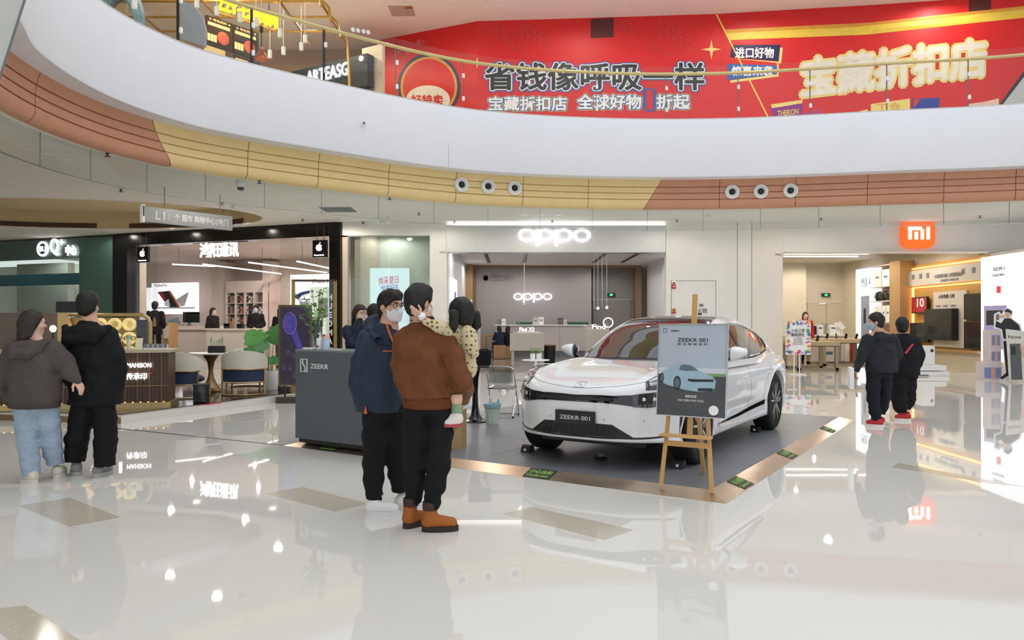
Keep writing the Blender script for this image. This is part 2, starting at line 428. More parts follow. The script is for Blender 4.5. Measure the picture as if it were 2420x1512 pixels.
# ---- front wall of the shops (plane at distance YW)
YW = 23.0
def wallpanel(x0, x1, y0, y1, m, par, dep=.25, Y=YW): return pbox('panel', m, x0 + .15, x1 - .15, y0, y1, Y, dep, par)
wf = props(thing('wall_front', 'cream panelled front wall between the shop openings', None), kind='structure')
ztop = 764 - (ZB - H) * F / YW
wallpanel(803, 821, 560, 883, M('beige_post', 'dcc6b0', .5, noise=.02), wf)
wallpanel(803, 1056, ztop, 556, m_wall, wf)
wallpanel(1016, 1056, 556, 883, m_wall, wf)
wallpanel(1574, 1742, ztop, 663, m_wall, wf)
wallpanel(1574, 1586, 663, 883, m_wall, wf)
wallpanel(1692, 1742, 663, 883, m_wall, wf)
wallpanel(1743, 1776, ztop, 883, m_wall, wf)
wallpanel(1777, 1850, ztop, 883, M('cream_wall_warm', 'f0e9de', .45, noise=.015), wf)
wallpanel(1850, 2560, ztop, 598, m_wall, wf)
wallpanel(1056, 1574, ztop, 531, m_wall, wf)
text('unit_number', '1025', .17, .055, m_greyink, wf, at(1046, 596, YW) - Vector((0, .002, 0)))
text('unit_number', '1026', .17, .055, m_greyink, wf, at(1839, 601, YW) - Vector((0, .002, 0)))
hyd = props(thing('door_1', 'flush cream hydrant cabinet door in the front wall', None), kind='structure')
pbox('door_leaf', m_wall, 1587, 1691, 664, 883, YW + .01, .2, hyd)
text('lettering', '消火栓', .46, .16, m_greyink, hyd, at(1654, 734, YW) + Vector((0, .008, 0)), bold=.01)
pbox('plate', m_greyink, 1653, 1662, 718, 724, YW - .005, .02, hyd)
pbox('latch', m_dark, 1650, 1658, 740, 744, YW - .01, .02, hyd)
# window beside the middle shop
win = props(thing('window_1', 'tall two-pane greenish shop window with metal frame', None), kind='structure')
pbox('pane', m_glassg, 824, 919, 558, 883, YW + .06, .02, win)
pbox('pane', m_glassg, 920, 1014, 558, 883, YW + .06, .02, win)
pbox('window_frame', m_steel, 821, 824, 556, 883, YW + .03, .08, win)
pbox('window_frame', m_steel, 821, 1016, 555.5, 558, YW + .03, .08, win)
m_back = M('grey_green_wall', 'd8dcd4', .5, noise=.02)
props(box('wall_window_back', m_back, -5.2, -2.42, YW + 1.3, YW + 1.4, 0, 4.4), 'pale grey-green wall behind the shop window', kind='structure')
# ---- room shells of the shops
m_oppo = M('warm_grey_wall', 'a8a29e', .55, noise=.02, nscale=3)
m_oppo2 = M('mid_grey_wall', '8d8783', .55, noise=.02)
m_shopceil = M('shop_ceiling', 'e2dad6', .6, noise=.02)
m_wood = M('oak_veneer', 'b08a5e', .45, noise=.10, nscale=3, aniso=(1, 1, .12))
m_woodd = M('brown_veneer', '8a6d52', .45, noise=.08, nscale=3, aniso=(1, 1, .12))
YO = 35.0
o_x0, o_x1 = at(1088, 0, YO).x, at(1516, 0, YO).x
w1 = props(thing('wall_shop_back', 'warm grey back wall of the middle phone shop with timber surround', None), kind='structure')
pbox('panel', m_oppo, 1125, 1400, 633, 845, YO, .2, w1)
pbox('panel', m_oppo2, 1400, 1502, 633, 845, YO + .5, .2, w1)
pbox('closing_panel', m_oppo2, 1060, 1560, 560, 860, YO + 1.0, .2, w1); pbox('side_return', m_oppo, 1398, 1400, 633, 845, YO, .7, w1)
pbox('wood_frame', m_woodd, 1088, 1516, 626, 633, YO - .25, .5, w1)
pbox('wood_frame', m_woodd, 1502, 1516, 633, 845, YO - .25, 1.0, w1)
pbox('wood_frame', m_woodd, 1117, 1125, 633, 845, YO - .25, .5, w1)
pbox('wood_panel', m_wood, 1086, 1117, 626, 850, YO - .7, .9, w1)
props(box('wall_shop_side', m_white, o_x1 + .25, o_x1 + .45, YW + .25, YO, 0, 4.2), 'white side wall inside the middle phone shop', kind='structure')
props(box('wall_shop_side', m_white, -2.3, -2.1, YW + .25, YO, 0, 4.2), 'white wall strip behind the sliding door track of the middle shop', kind='structure')
ceo = props(box('ceiling_shop', m_shopceil, -2.3, 6.7, YW + .2, YO + .8, 4.17, 4.27), 'white ceiling with black slots in the middle phone shop', kind='structure')
for xs in (-1.0, .53, 3.56, 4.8):
    box('light_slot', m_black, xs - .07, xs + .07, 26.5, 33.0, 4.145, 4.172, ceo)
dd = props(thing('door_2', 'grey flush door in the recess of the middle phone shop', None), kind='structure')
pbox('door_leaf', m_oppo2, 1402, 1490, 709, 845, YO + .45, .04, dd); pbox('door_frame', m_oppo, 1400, 1496, 706, 709, YO + .43, .06, dd)
# shop with the orange sign
YM = 33.0
m_mi = M('beige_shop_wall', 'd3c8b2', .55, noise=.02, nscale=2)
props(box('wall_shop_back', m_mi, 8.1, 14.6, YM, YM + .2, 0, 4.3), 'beige back wall of the shop with the orange sign', kind='structure')
props(box('wall_shop_side', m_mi, 14.4, 14.6, YW + .3, YM, 0, 4.2), 'beige side wall behind the screens and light boxes', kind='structure')
props(box('wall_shop_return', m_mi, 14.4, 14.6, 20.4, YW - .02, 0, 3.60), 'low beige return wall carrying the large light box', kind='structure')
props(box('wall_shop_side', m_mi, 8.05, 8.25, YW + .25, YM, 0, 4.3), 'beige inner side wall next to the product tables', kind='structure')
pbox('column', m_mi, 1850, 1905, 600, 842, YM - .5, .5, bpy.data.objects['wall_shop_back.001'])
cem = props(box('ceiling_shop', M('beige_ceiling', 'cfc5b4', .6, noise=.02), 8.1, 14.6, YW + .2, YM, 4.1, 4.2), 'beige ceiling with spotlights in the shop with the orange sign', kind='structure')
d3 = props(thing('door_3', 'beige double door in the back wall behind the product tables', None), kind='structure')
pbox('door_leaf', M('door_beige', 'c9bda4', .5, noise=.02), 1908, 1952, 716, 842, YM - .04, .04, d3); pbox('door_leaf', MATS['door_beige'], 1953, 1997, 716, 842, YM - .04, .04, d3)
pbox('door_frame', m_mi, 1904, 2001, 712, 716, YM - .06, .06, d3); pbox('door_closer', m_white, 1936, 1952, 716, 719, YM - .1, .06, d3)
# ---- oblique shop row (from the black post leftwards)
A0 = Vector((-5.24, 22.95, 0)); LU = Vector((-.9386, .3447, 0)).normalized(); LV = Vector((.3447, .9386, 0)).normalized()
LRZ = math.atan2(-LU.y, -LU.x)
def LF(s, d=0., z=0.): return A0 + LU * s + LV * d + Vector((0, 0, z))
def lfp(px, py, d=0.):
    t = (px - CX) / F; o = A0 + LV * d
    s = (o.x - t * o.y) / (t * LU.y - LU.x); p = o + LU * s
    return s, H - (py - HY) * p.y / F
def lbox(name, m, px0, px1, py0, py1, d, dep, parent=None, z=None, bev=0.):
    """a box on the oblique shop row: pixel extent at depth d behind the shopfront (heights from its middle)"""
    s0 = lfp(px0, 700, d)[0]; s1 = lfp(px1, 700, d)[0]; pm = (px0 + px1) / 2
    z0 = lfp(pm, py1, d)[1]; z1 = lfp(pm, py0, d)[1]
    if z: z0, z1 = (z[0] if z[0] is not None else z0), (z[1] if z[1] is not None else z1)
    o = MB().box(-s0, -s1, d, d + dep, max(z0, 0), z1, bev).build(name, m, parent)
    if parent is None: o.location = A0; o.rotation_euler = (0, 0, LRZ)
    return o
def lthing(name, label, cat, group=None, kind=None): return thing(name, label, cat, A0, LRZ, group, kind)
def ltext(name, s, px, py, d, w, h, m, par, bold=0., depth=.02):
    ss, z = lfp(px, py, d); return text(name, s, w, h, m, par, (-ss, d, z), bold, depth)
ap = props(lthing('wall_shop_front', 'black glossy surround of the computer shop front', None), kind='structure')
lbox('post', m_black, 778, 804, 530, 890, -.05, .5, ap, (0, 4.56)); lbox('lintel', m_black, 300, 778, 532, 556, -.05, .5, ap, (4.16, 4.56))
lbox('post', m_black, 266, 300, 540, 880, -.05, .4, ap, (0, 4.56))
m_apwall = M('taupe_wall', 'd6c4b8', .6, noise=.02, nscale=2); m_apwall2 = M('light_taupe_wall', 'decdc1', .6, noise=.02)
so = None; s_l = lfp(300, 700)[0] + 1.0
aw = props(lthing('wall_shop_back', 'taupe back wall of the computer shop', None), kind='structure')
MB().box(-s_l - 9, -1.3, 9.0, 9.2, 0, 4.5).build('panel', m_apwall, aw)
lbox('pier', m_apwall2, 500, 532, 630, 850, 8.2, .8, aw, (0, 4.3)); lbox('pier', m_apwall2, 620, 640, 640, 850, 8.4, .6, aw, (0, 4.3))
props(lbox('wall_shop_side', m_apwall, 300, 330, 560, 880, 1.0, .3, None, (0, 4.4)), 'taupe wall pier at the far end of the computer shop front', kind='structure')
so = MB().box(.25, .45, .45, 5.2, 0, 4.4).build('wall_shop_side', m_apwall); so.location = A0; so.rotation_euler = (0, 0, LRZ)
props(so, 'taupe inner side wall behind the black post', kind='structure')
so = MB().box(-s_l - 9, .25, .2, 9.2, 4.42, 4.5).build('ceiling_shop', m_apwall2); so.location = A0; so.rotation_euler = (0, 0, LRZ)
props(so, 'taupe ceiling of the computer shop', kind='structure')
so = MB().box(-s_l - 9, .25, -.02, 9.2, -.1, .002).build('floor_shop', M('shop_floor_taupe', 'b3a89c', .15, noise=.04)); so.location = A0; so.rotation_euler = (0, 0, LRZ)
props(so, 'taupe polished floor inside the oblique shop row', kind='structure')
# teal shop at the far end of the row
m_teal = M('dark_teal_panel', '55776c', .3, noise=.05); m_tealb = M('blue_band', '3a86a2', .4, noise=.04); m_mist = M('frosted_wall', 'a9aba2', .5, noise=.03)
tq = props(lthing('wall_shop_front', 'dark teal shop front with a bright round sign', None), kind='structure')
lbox('column', m_teal, 187, 266, 550, 880, -.02, .4, tq, (0, 4.5)); lbox('header', M('teal_header', '5f756e', .3, noise=.05), -120, 187, 552, 614, 0, .3, tq, (None, 4.5))
lbox('back_panel', m_mist, -160, 240, 600, 880, 4.0, .2, tq, (0, 4.0)); lbox('blue_band', m_tealb, -150, 188, 650, 676, .35, .03, tq)
lbox('pane', m_glassg, -120, 187, 614, 880, .2, .02, tq, (.1, None))
lbox('white_pier', M('pale_pier', 'b9b6ac', .5, noise=.02), 40, 160, 612, 880, 2.2, .3, tq, (0, 3.9))
# enclosing end walls
props(box('wall_left', m_wall, -24.3, -24, -6, 31, 0, 4.6), 'plain cream wall closing the walkway', kind='structure')

for p in ((-1.2, 26), (2.2, 26), (5.2, 26), (-.2, 29.5), (3, 29.5), (5.4, 30), (1, 33), (4, 33.2), (-1.3, 32.5)):
    lamp((p[0], p[1], 4.12), 52, (1, .97, .96))
for p in ((9.4, 25), (12.8, 25), (9.6, 28), (12.6, 27.8), (9.8, 31), (12.4, 31)): lamp((p[0], p[1], 4.05), 80, (1, .93, .80))
for p in ((2, 2.5), (5, 2.5), (8, 2.5), (2, 6), (5, 6.5), (8, 6)):
    q = LF(p[0], p[1], 4.36); lamp(q, 120, (1, .93, .90))
lamp((-3.8, 23.7, 4.3), 30, (1, 1, .97))  # added lamp without a fitting, brightens the wall behind the window
for p in ((11, 2), (13.5, 1.2), (15, 3.2)): lamp(LF(p[0], p[1], 4.2), 75, (.9, .97, 1))  # lamps added to brighten the teal shop, no fittings belong to them
# ------------------------------------------------------------------ fittings of the ring, upper gallery, signs
# glass smoke curtain below the band
gc = props(thing('glass_curtain', 'clear glass smoke curtain hanging below the coloured panel band', 'glass screen'))
joints = [ring_px(p, .8) for p in (95, 214, 347, 485, 625, 760, 895, 1025, 1153, 1277, 1400, 1530, 1662, 1797, 1935, 2080, 2230, 2385)]
joints = [joints[0] - 1.3 * i for i in (4, 3, 2, 1)] + joints + [joints[-1] + 1.35 * i for i in (1, 2)]
for s0, s1 in zip(joints, joints[1:]):
    strip([(.80, 4.03), (.80, ZB)], s0 + .004, s1 - .004, 6).build('pane', m_curt, gc, True)
    MB().bar(ring(s0, .80, 4.03), ring(s0, .80, ZB), .008, .014, (0, 1, 0)).build('joint', m_greyink, gc)
strip([(.792, 4.022), (.808, 4.022), (.808, 4.034), (.792, 4.034)], joints[0], joints[-1], 120).build('edge_trim', m_steel, gc)
# jet nozzles
def nozzle(px, py, label):
    s = ring_px(px, .49); n = (ring(s + .02, .49) - ring(s - .02, .49)); ang = math.atan2(n.y, n.x)
    p = ring(s, .455); z = H - (py - HY) * p.y / F
    t = thing('jet_nozzle', label, 'air nozzle', (p.x, p.y, z), ang, 'round air nozzles in the panel band')
    MB().lathe([(.185, .06), (.19, .0), (.175, -.035), (.15, -.05), (.135, -.045), (.12, .03), (.118, .06)], 32, axis='y').build('outer_ring', m_wht, t, True)
    MB().lathe([(.13, .02), (.12, -.028), (.098, -.032), (.085, .0), (.08, .05)], 32, axis='y').build('inner_ring', m_wht, t, True)
    MB().lathe([(.088, .03), (.086, .008), (.0, .006)], 24, axis='y').build('throat', m_black, t, True)
    MB().ell((-.012, -.005, -.006), (.06, .03, .06)).build('core_ball', m_black, t, True)
for i, (px, py) in enumerate(((1090, 436), (1153, 440), (1216, 444))):
    nozzle(px, py, ('leftmost', 'middle', 'rightmost')[i] + ' round white air nozzle in the sand-gold panel')
for i, (px, py) in enumerate(((1730, 453), (1798, 452), (1868, 450))):
    nozzle(px, py, ('leftmost', 'middle', 'rightmost')[i] + ' round white air nozzle in the terracotta panel')
# camera on the fascia, dome camera under the ceiling
p = ring(ring_px(862), -.01); t = thing('wall_camera', 'small white security camera on the curved white fascia', 'camera', (p.x, p.y, H - (291 - HY) * p.y / F))
MB().lathe([(.03, .0), (.035, -.03), (.02, -.05)], 16, axis='y').build('base', m_wht, t, True)
MB().tube([(0, -.05, 0), (.01, -.14, -.03)], .035, 12).build('body', m_wht, t, True); MB().ell((.012, -.155, -.033), (.02, .015, .02)).build('lens', m_black, t, True)
p = ceil_at(569, 431, ZB); t = thing('dome_camera', 'white dome security camera under the walkway ceiling', 'camera', p)
MB().lathe([(.10, 0), (.105, -.02), (.10, -.10), (.085, -.11)], 20).build('housing', m_wht, t, True)
MB().lathe([(.078, -.11), (.07, -.15), (.04, -.175), (0, -.185)], 20).build('dome', m_black, t, True)
# downlights and sprinklers of the lower ceiling
def downlight(p, z, group, label, r=.085):
    t = thing('downlight', label, 'ceiling light', (p.x, p.y, z), 0, group)
    MB().lathe([(r + .02, 0), (r + .018, -.008), (r, -.008)], 20).build('trim_ring', m_wht, t, True)
    MB().lathe([(r, -.004), (r * .8, -.0045), (0, -.005)], 20).build('lens', m_lamp, t)
    return t
base = None
for i, (px, py) in enumerate([(62, 354), (110, 365), (158, 377), (21, 406), (75, 414), (129, 422), (472, 428), (513, 435), (557, 441), (362, 454), (402, 460), (443, 466), (626, 490), (658, 494), (689, 499),
               (776, 516), (803, 515), (831, 513), (828, 471), (865, 475), (905, 479), (997, 510), (1034, 510), (1072, 509), (1240, 508), (1281, 508), (1320, 508), (1553, 506), (1594, 506), (1635, 506),
               (1915, 503), (1957, 503), (2002, 503), (560, 530), (580, 528), (232, 549), (250, 548), (268, 548), (365, 541), (385, 540), (405, 539)]):
    p = ceil_at(px, py, ZB)
    if base is None: base = downlight(p, ZB, 'round downlights in the walkway ceiling', 'small round lit downlight in the beige walkway ceiling')
    else: dup(base, (p.x, p.y, ZB))
    if i % 3 == 1: lamp((p.x, p.y, ZB - .02), 58, (1, .93, .82), .1)
base = None
for px, py in ((254, 362), (286, 447), (613, 427), (715, 518), (858, 524), (921, 466), (990, 503), (1074, 522), (1305, 521), (1600, 519), (1940, 515), (525, 478), (2316, 510)):
    p = ceil_at(px, py, ZB)
    if base is None:
        base = thing('sprinkler', 'small brass sprinkler head under the walkway ceiling', 'sprinkler', p, 0, 'sprinkler heads in the walkway ceiling')
        MB().lathe([(.04, 0), (.035, -.01), (.012, -.012), (.012, -.05), (.018, -.052)], 12).build('stem', m_dark, base, True)
        MB().lathe([(.055, -.055), (.055, -.06), (0, -.062)], 12).build('deflector', m_dark, base)
    else: dup(base, p)
for px, py, lab in ((550, 482, 'small white surveillance camera under the ceiling beside the hanging sign'), (1672, 506, 'small white surveillance camera under the ceiling above the cream wall')):
    p = ceil_at(px, py, ZB); t = thing('surveillance_camera', lab, 'camera', p)
    MB().tube([(0, 0, 0), (0, 0, -.05)], .02, 10).build('mount', m_wht, t, True); MB().tube([(-.05, .02, -.07), (.09, -.05, -.09)], .035, 12).build('body', m_wht, t, True)
p = ceil_at(800, 494, ZB); t = thing('ceiling_vent', 'square grey air vent set in the walkway ceiling', 'vent', p)
MB().box(-.5, .5, -.5, .5, -.015, 0).build('frame', m_wht, t)
for i in range(6): MB().box(-.42, .42, -.42 + i * .14, -.34 + i * .14, -.03, -.01).build('slat', m_greyink, t)
# exit sign hanging, seen through the glass
p = ceil_at(905, 512, ZB); t = thing('hanging_exit_sign', 'pale hanging exit sign under the walkway ceiling', 'sign', p)
MB().box(-.2, .2, -.015, .015, -.22, -.06).build('board', m_wht, t); MB().tube([(-.15, 0, 0), (-.15, 0, -.06)], .006, 6).build('rod', m_greyink, t); MB().tube([(.15, 0, 0), (.15, 0, -.06)], .006, 6).build('rod', m_greyink, t)
text('lettering', '出口', .2, .1, M('pale_green', '9fd0a8', .5), t, (0, -.016, -.14), depth=.003)
# L1 way sign
pa, pb = at(333, 485, 16.6), at(547, 513, 18.25)
d = (pb - pa); rz = math.atan2(d.y, d.x); wl = math.hypot(d.x, d.y)
t = thing('hanging_way_sign', 'grey hanging way sign with white lettering and a white end blade', 'sign', (pa.x, pa.y, 3.74), rz)
MB().box(0.07, wl, -.05, .05, 0, .34, .006).build('board', M('sign_grey', '9da0a0', .4, noise=.03), t)
MB().box(0, .07, -.06, .06, -.02, .38, .01).build('end_blade', m_wht, t); MB().box(.02, .05, -.064, -.058, .12, .34).build('blade_slot', m_ink, t)
text('lettering', 'L1', .2, .19, m_wht, t, (.40, -.052, .17), bold=-.005, depth=.004)
MB().box(.60, .607, -.053, -.05, .08, .26).build('divider', m_wht, t)
text('lettering', '个 超市 购物中心2号门', 1.30, .16, m_wht, t, (1.38, -.052, .17), bold=.012, depth=.004)
for x in (.52, 1.85): MB().tube([(x, 0, .34), (x, 0, ZB - 3.74)], .010, 8).build('hanger_rod', m_greyink, t)
# pale cladding of the escalator at the frame edge
t = thing('escalator_cladding', 'pale grey glossy slanted cladding panel at the top corner', 'cladding')
q = [at(-40, -60, 5.0), at(75, -60, 5.0), at(57, 2, 5.0), at(0, 180, 5.0), at(-40, 300, 5.0)]
MB().prism([(v.x, v.z) for v in q], 4.7, 5.0, 'xz').build('panel', M('pale_cladding', 'c8cfcb', .2, noise=.05, nscale=2), t)
MB().tube([q[1], q[2], q[3], q[4]], .009, 8).build('edge_trim', m_greyink, t)
# ---- balustrade of the upper gallery
bal = props(thing('glass_balustrade', 'curved glass balustrade with pale gold handrail on the upper gallery', 'balustrade'))
posts = [ring_px(p, .12) for p in (262, 425, 597, 768, 937, 1094, 1250, 1410, 1575, 1745, 1915, 2097, 2290)]
posts = [posts[0] - 1.5] + posts + [posts[-1] + 1.7]
for k, (s0, s1) in enumerate(zip(posts, posts[1:])):
    strip([(.10, ZF1 + .01), (.10, ZF1 + 1.42)], s0 + .01, s1 - .01, 8).build('pane', m_glass, bal, True)
for k, s in enumerate(posts):
    thick = .05 if k in (2, 3, 4) else .02
    MB().bar(ring(s, .17, ZF1), ring(s, .17, ZF1 + 1.2), thick, .03, (0, 1, 0)).build('post', m_dark if k in (2, 3, 4) else m_greyink, bal)
    for z in (.28, .85): MB().lathe([(.0, -.05), (.035, -.05), (.035, .05), (0, .05)], 10, ring(s, .09, ZF1 + z)).build('clamp', m_wht, bal)
    a = ring(s, .17, ZF1 + 1.15); MB().tube([a, ring(s, .20, ZF1 + 1.2), ring(s, .20, ZF1 + 1.24)], .012, 6).build('rail_bracket', m_dark, bal)
MB().tube([ring(s, .20, ZF1 + 1.26) for s in np.linspace(posts[0], posts[-1], 130)], .042, 10).build('handrail', m_rail, bal, True)
for px, py in ((834, 70), (846, 72), (859, 74), (870, 76)):
    q = ring(ring_px(px, .09), .085); z = H - (py - HY) * q.y / F; o = MB().lathe([(.05, 0), (.05, -.003), (.038, -.003), (.038, 0)], 18, axis='y').box(-.02, .02, -.003, 0, -.006, .006).build('sticker', m_wht, bal); o.location = (q.x, q.y, z); o.rotation_euler = (0, 0, .75)
strip([(.02, ZF1), (.02, ZF1 + .035), (.2, ZF1 + .035)], 0, L_, 240).build('base_channel', M('channel_grey', 'c9cac8', .4, metal=.3), bal)
# ---- red hoarding of the upper gallery
m_red = M('red_hoarding', 'da2020', .5, noise=.03, nscale=.6)
m_redd = M('pale_red_print', 'd6393a', .5, noise=.03)
HB = [Vector(((px - CX) / F * Y, Y, 0)) for px, Y in ((886, 24.6), (1128, 23.0), (1400, 22.75), (1700, 22.45), (2050, 21.85), (2420, 21.15), (2700, 20.6))]
hw = thing('red_hoarding', 'bright red printed hoarding wrapping the closed shop on the upper gallery', 'hoarding')
for i, (a, b) in enumerate(zip(HB, HB[1:])):
    MB().add([(a.x, a.y, ZF1), (b.x, b.y, ZF1), (b.x, b.y, ZC), (a.x, a.y, ZC), (a.x + .02, a.y + .12, ZF1), (b.x + .02, b.y + .12, ZF1), (b.x + .02, b.y + .12, ZC), (a.x + .02, a.y + .12, ZC)],
             [(0, 1, 2, 3), (4, 7, 6, 5), (0, 4, 5, 1), (1, 5, 6, 2), (2, 6, 7, 3), (3, 7, 4, 0)]).build('panel', m_red, hw)
def hb(px, py, off=0.):
    """point on the hoarding behind pixel (px, py), pulled forward by off"""
    t = (max(890, min(px, 2690)) - CX) / F
    for a, b in zip(HB, HB[1:]):
        fa = a.x - t * a.y; fb = b.x - t * b.y
        if fa * fb <= 0:
            p = a.lerp(b, fa / (fa - fb)); dd = (b - a).normalized(); nn = Vector((dd.y, -dd.x, 0))
            if nn.y > 0: nn = -nn
            return Vector((p.x, p.y, H - (py - HY) * p.y / F)) + nn * off, math.atan2(dd.y, dd.x)
def hpoly(name, pts, m, off, par=hw):
    vs = [hb(x, y, off)[0] for x, y in pts]; n = len(vs)
    return MB().add(vs + [hb(x, y, .0)[0] for x, y in pts], [tuple(range(n))] + [(i, (i + 1) % n, n + (i + 1) % n, n + i) for i in range(n)]).build(name, m, par)
def htext(name, s, px, py, wpx, hpx, m, off, bold=0., skew=0., par=hw):
    """lettering printed on the hoarding: every vertex follows the wall"""
    co, fs = text_mesh(s, bold); lo, hi = co.min(0), co.max(0); X = (co[:, 0] - lo[0]) / (hi[0] - lo[0]) - .5; Z = (co[:, 1] - lo[1]) / (hi[1] - lo[1]) - .5
    V = [hb(px + x * wpx, py - z * hpx - skew * x * wpx, off + c * .6)[0] for x, z, c in zip(X, Z, co[:, 2])]
    me = bpy.data.meshes.new(name); me.from_pydata([tuple(v) for v in V], [], fs); me.update(); return link_mesh(name, me, m, par)
m_ylw = M('yellow_print', 'f2d24f', .5); m_ylw2 = M('amber_print', 'e3a23c', .5); m_blue = M('blue_print', '2f63ad', .5); m_navy = M('navy_print', '191652', .5)
m_cream = M('cream_print', 'f1ead8', .5); m_wprint = M('white_print', 'f6f6f2', .5); m_blk = M('black_slogan', '24262a', .4)
m_ylwp = M('pale_yellow_print', 'f4dc83', .5)
def outlined(s, px, py, wpx, hpx, layers, skew=0.):
    for i, (m, bold) in enumerate(layers):
        co, _ = text_mesh(s, bold); lo, hi = co.min(0), co.max(0); co0, _ = text_mesh(s, layers[-1][1]); l0, h0 = co0.min(0), co0.max(0)
        htext('slogan_layer', s, px, py, wpx * (hi[0] - lo[0]) / (h0[0] - l0[0]), hpx * (hi[1] - lo[1]) / (h0[1] - l0[1]), m, .010 + .006 * i, bold, skew)
outlined('省钱像呼吸一样', 1405, 181, 520, 66, [(m_blue, .10), (m_wprint, .062), (m_blk, .024)], .0)
outlined('宝藏折扣店', 1247, 245, 186, 34, [(m_ylwp, .12), (m_blue, .085), (m_wprint, .03)])
outlined('全球好物', 1440, 241, 152, 36, [(m_ylwp, .12), (m_blue, .085), (m_wprint, .03)])
outlined('1', 1535, 236, 16, 48, [(m_blue, .07), (m_red, .015)])
outlined('折起', 1590, 241, 80, 36, [(m_ylwp, .12), (m_blue, .085), (m_wprint, .03)])
outlined('宝藏折扣店', 2112, 160, 440, 96, [(m_ylwp, .10), (m_cream, .042)], .115)
hpoly('yellow_stripe', [(1715, 79), (2050, 62), (2420, 22), (2700, -20), (2700, 10), (2420, 42), (2050, 82), (1726, 95)], m_ylw, .008)
hpoly('amber_stripe', [(1712, 70), (2050, 54), (2420, 14), (2700, -28), (2700, -20), (2420, 22), (2050, 62), (1715, 79)], m_ylw2, .008)
hpoly('yellow_line', [(1691, 34), (1695, 34), (1817, 277), (1813, 277)], m_ylw, .009)
def star(px, py, r):
    return [(px + (r if k % 2 == 0 else r * .22) * math.sin(math.pi * k / 4) * (1 if k % 2 else 1), py - (r if k % 2 == 0 else r * .22) * math.cos(math.pi * k / 4)) for k in range(8)]
hpoly('star', star(1681, 117, 24), m_ylwp, .012); hpoly('star', star(1128, 148, 14), m_ylwp, .012)
hpoly('label_shadow', [(1730, 138), (1846, 150), (1850, 113), (1843, 113), (1840, 146)], m_ylwp, .010)
hpoly('label_board', [(1729, 107), (1844, 106), (1840, 144), (1726, 135)], m_navy, .012); htext('label_text', '进口好物', 1783, 125, 92, 26, m_wprint, .016, .03)
hpoly('label_shadow', [(1726, 190), (1726, 196), (1840, 181), (1840, 150), (1836, 150), (1836, 176)], m_ylwp, .010)
hpoly('label_board', [(1719, 151), (1836, 155), (1836, 176), (1719, 189)], m_blue, .012); htext('label_text', '惊喜来袭', 1778, 168, 98, 24, m_wprint, .016, .03)
for px, py, sz, r in ((1170, 70, 40, -.6), (1270, 92, 54, -.55), (1600, 90, 56, -.55), (1470, 60, 40, -.55)):
    htext('watermark_print', '好特卖', px, py, sz * 1.6, sz, m_redd, .006, .0, r)
for px, py in ((1230, 118), (1560, 118)): htext('watermark_print', 'HotMaxx', px, py, 56, 22, m_redd, .006, .0, -.5)
# round emblem (its mascot left out)
def disc(px, py, rx, ry, n=40): return [(px + rx * math.cos(2 * math.pi * i / n), py + ry * math.sin(2 * math.pi * i / n)) for i in range(n)]
hpoly('emblem_ring', disc(1014, 205, 74, 78), M('emblem_blue', '2a3d63', .5), .008); hpoly('emblem_ring', disc(1014, 205, 67, 71), m_ylw2, .011); hpoly('emblem_field', disc(1014, 205, 61, 65), m_red, .014)
hpoly('emblem_text_ground', disc(1012, 236, 52, 34), m_cream, .017)
htext('emblem_text', '好特卖', 1010, 236, 76, 24, m_red, .022, .03)
htext('hoarding_text', '嘉兴', 994, 100, 19, 12, M('pale_pink_print', 'e58d8d', .5), .008); htext('hoarding_text', '悦广场', 952, 124, 28, 11, MATS['pale_pink_print'], .008)
# printed snack packs along the lower edge
m_pur = M('purple_print', '8c2d8e', .5)
hpoly('snack_print', [(1820, 254), (1895, 240), (1897, 262), (1880, 284), (1830, 284)], m_pur, .010)
hpoly('snack_print', [(1822, 247), (1896, 236), (1896, 244), (1824, 256)], m_ylwp, .013); htext('snack_text', 'THEKON', 1862, 266, 50, 14, m_ylw, .014, .02, .12)
hpoly('snack_print', [(2058, 246), (2150, 233), (2150, 275), (2058, 280)], m_ylwp, .010); htext('snack_text', '工食', 2100, 255, 60, 26, m_ylw2, .014)
hpoly('snack_print', [(2156, 234), (2220, 231), (2220, 262), (2154, 266)], M('royal_print', '2c3f9c', .5), .010); hpoly('snack_print', [(2158, 236), (2176, 234), (2158, 256)], m_redd, .013)
hpoly('snack_print', [(1890, 270), (1938, 258), (1940, 280), (1895, 284)], M('magenta_print', 'b6407c', .5), .009); hpoly('snack_print', [(2006, 270), (2050, 258), (2050, 280), (2006, 284)], m_ylwp, .009)
hpoly('snack_print', [(2286, 246), (2330, 240), (2360, 232), (2360, 268), (2286, 268)], M('peach_print', 'efc9b2', .5), .009)
hpoly('grey_print_edge', [(2352, 260), (2420, 168), (2480, 140), (2480, 262)], m_blk, .009); hpoly('grey_print_area', [(2358, 262), (2424, 176), (2480, 148), (2480, 264)], M('silver_print', 'c7c9c8', .5), .012)
# wall openings in the hoarding
for k, (x0, x1, y0, y1) in enumerate(((1396, 1450, 45, 90), (2290, 2342, -2, 40))):
    hpoly('vent_opening', [(x0, y0), (x1, y0 - 3), (x1, y1 - 2), (x0, y1)], M('vent_brown', '5a2422', .6), .006)
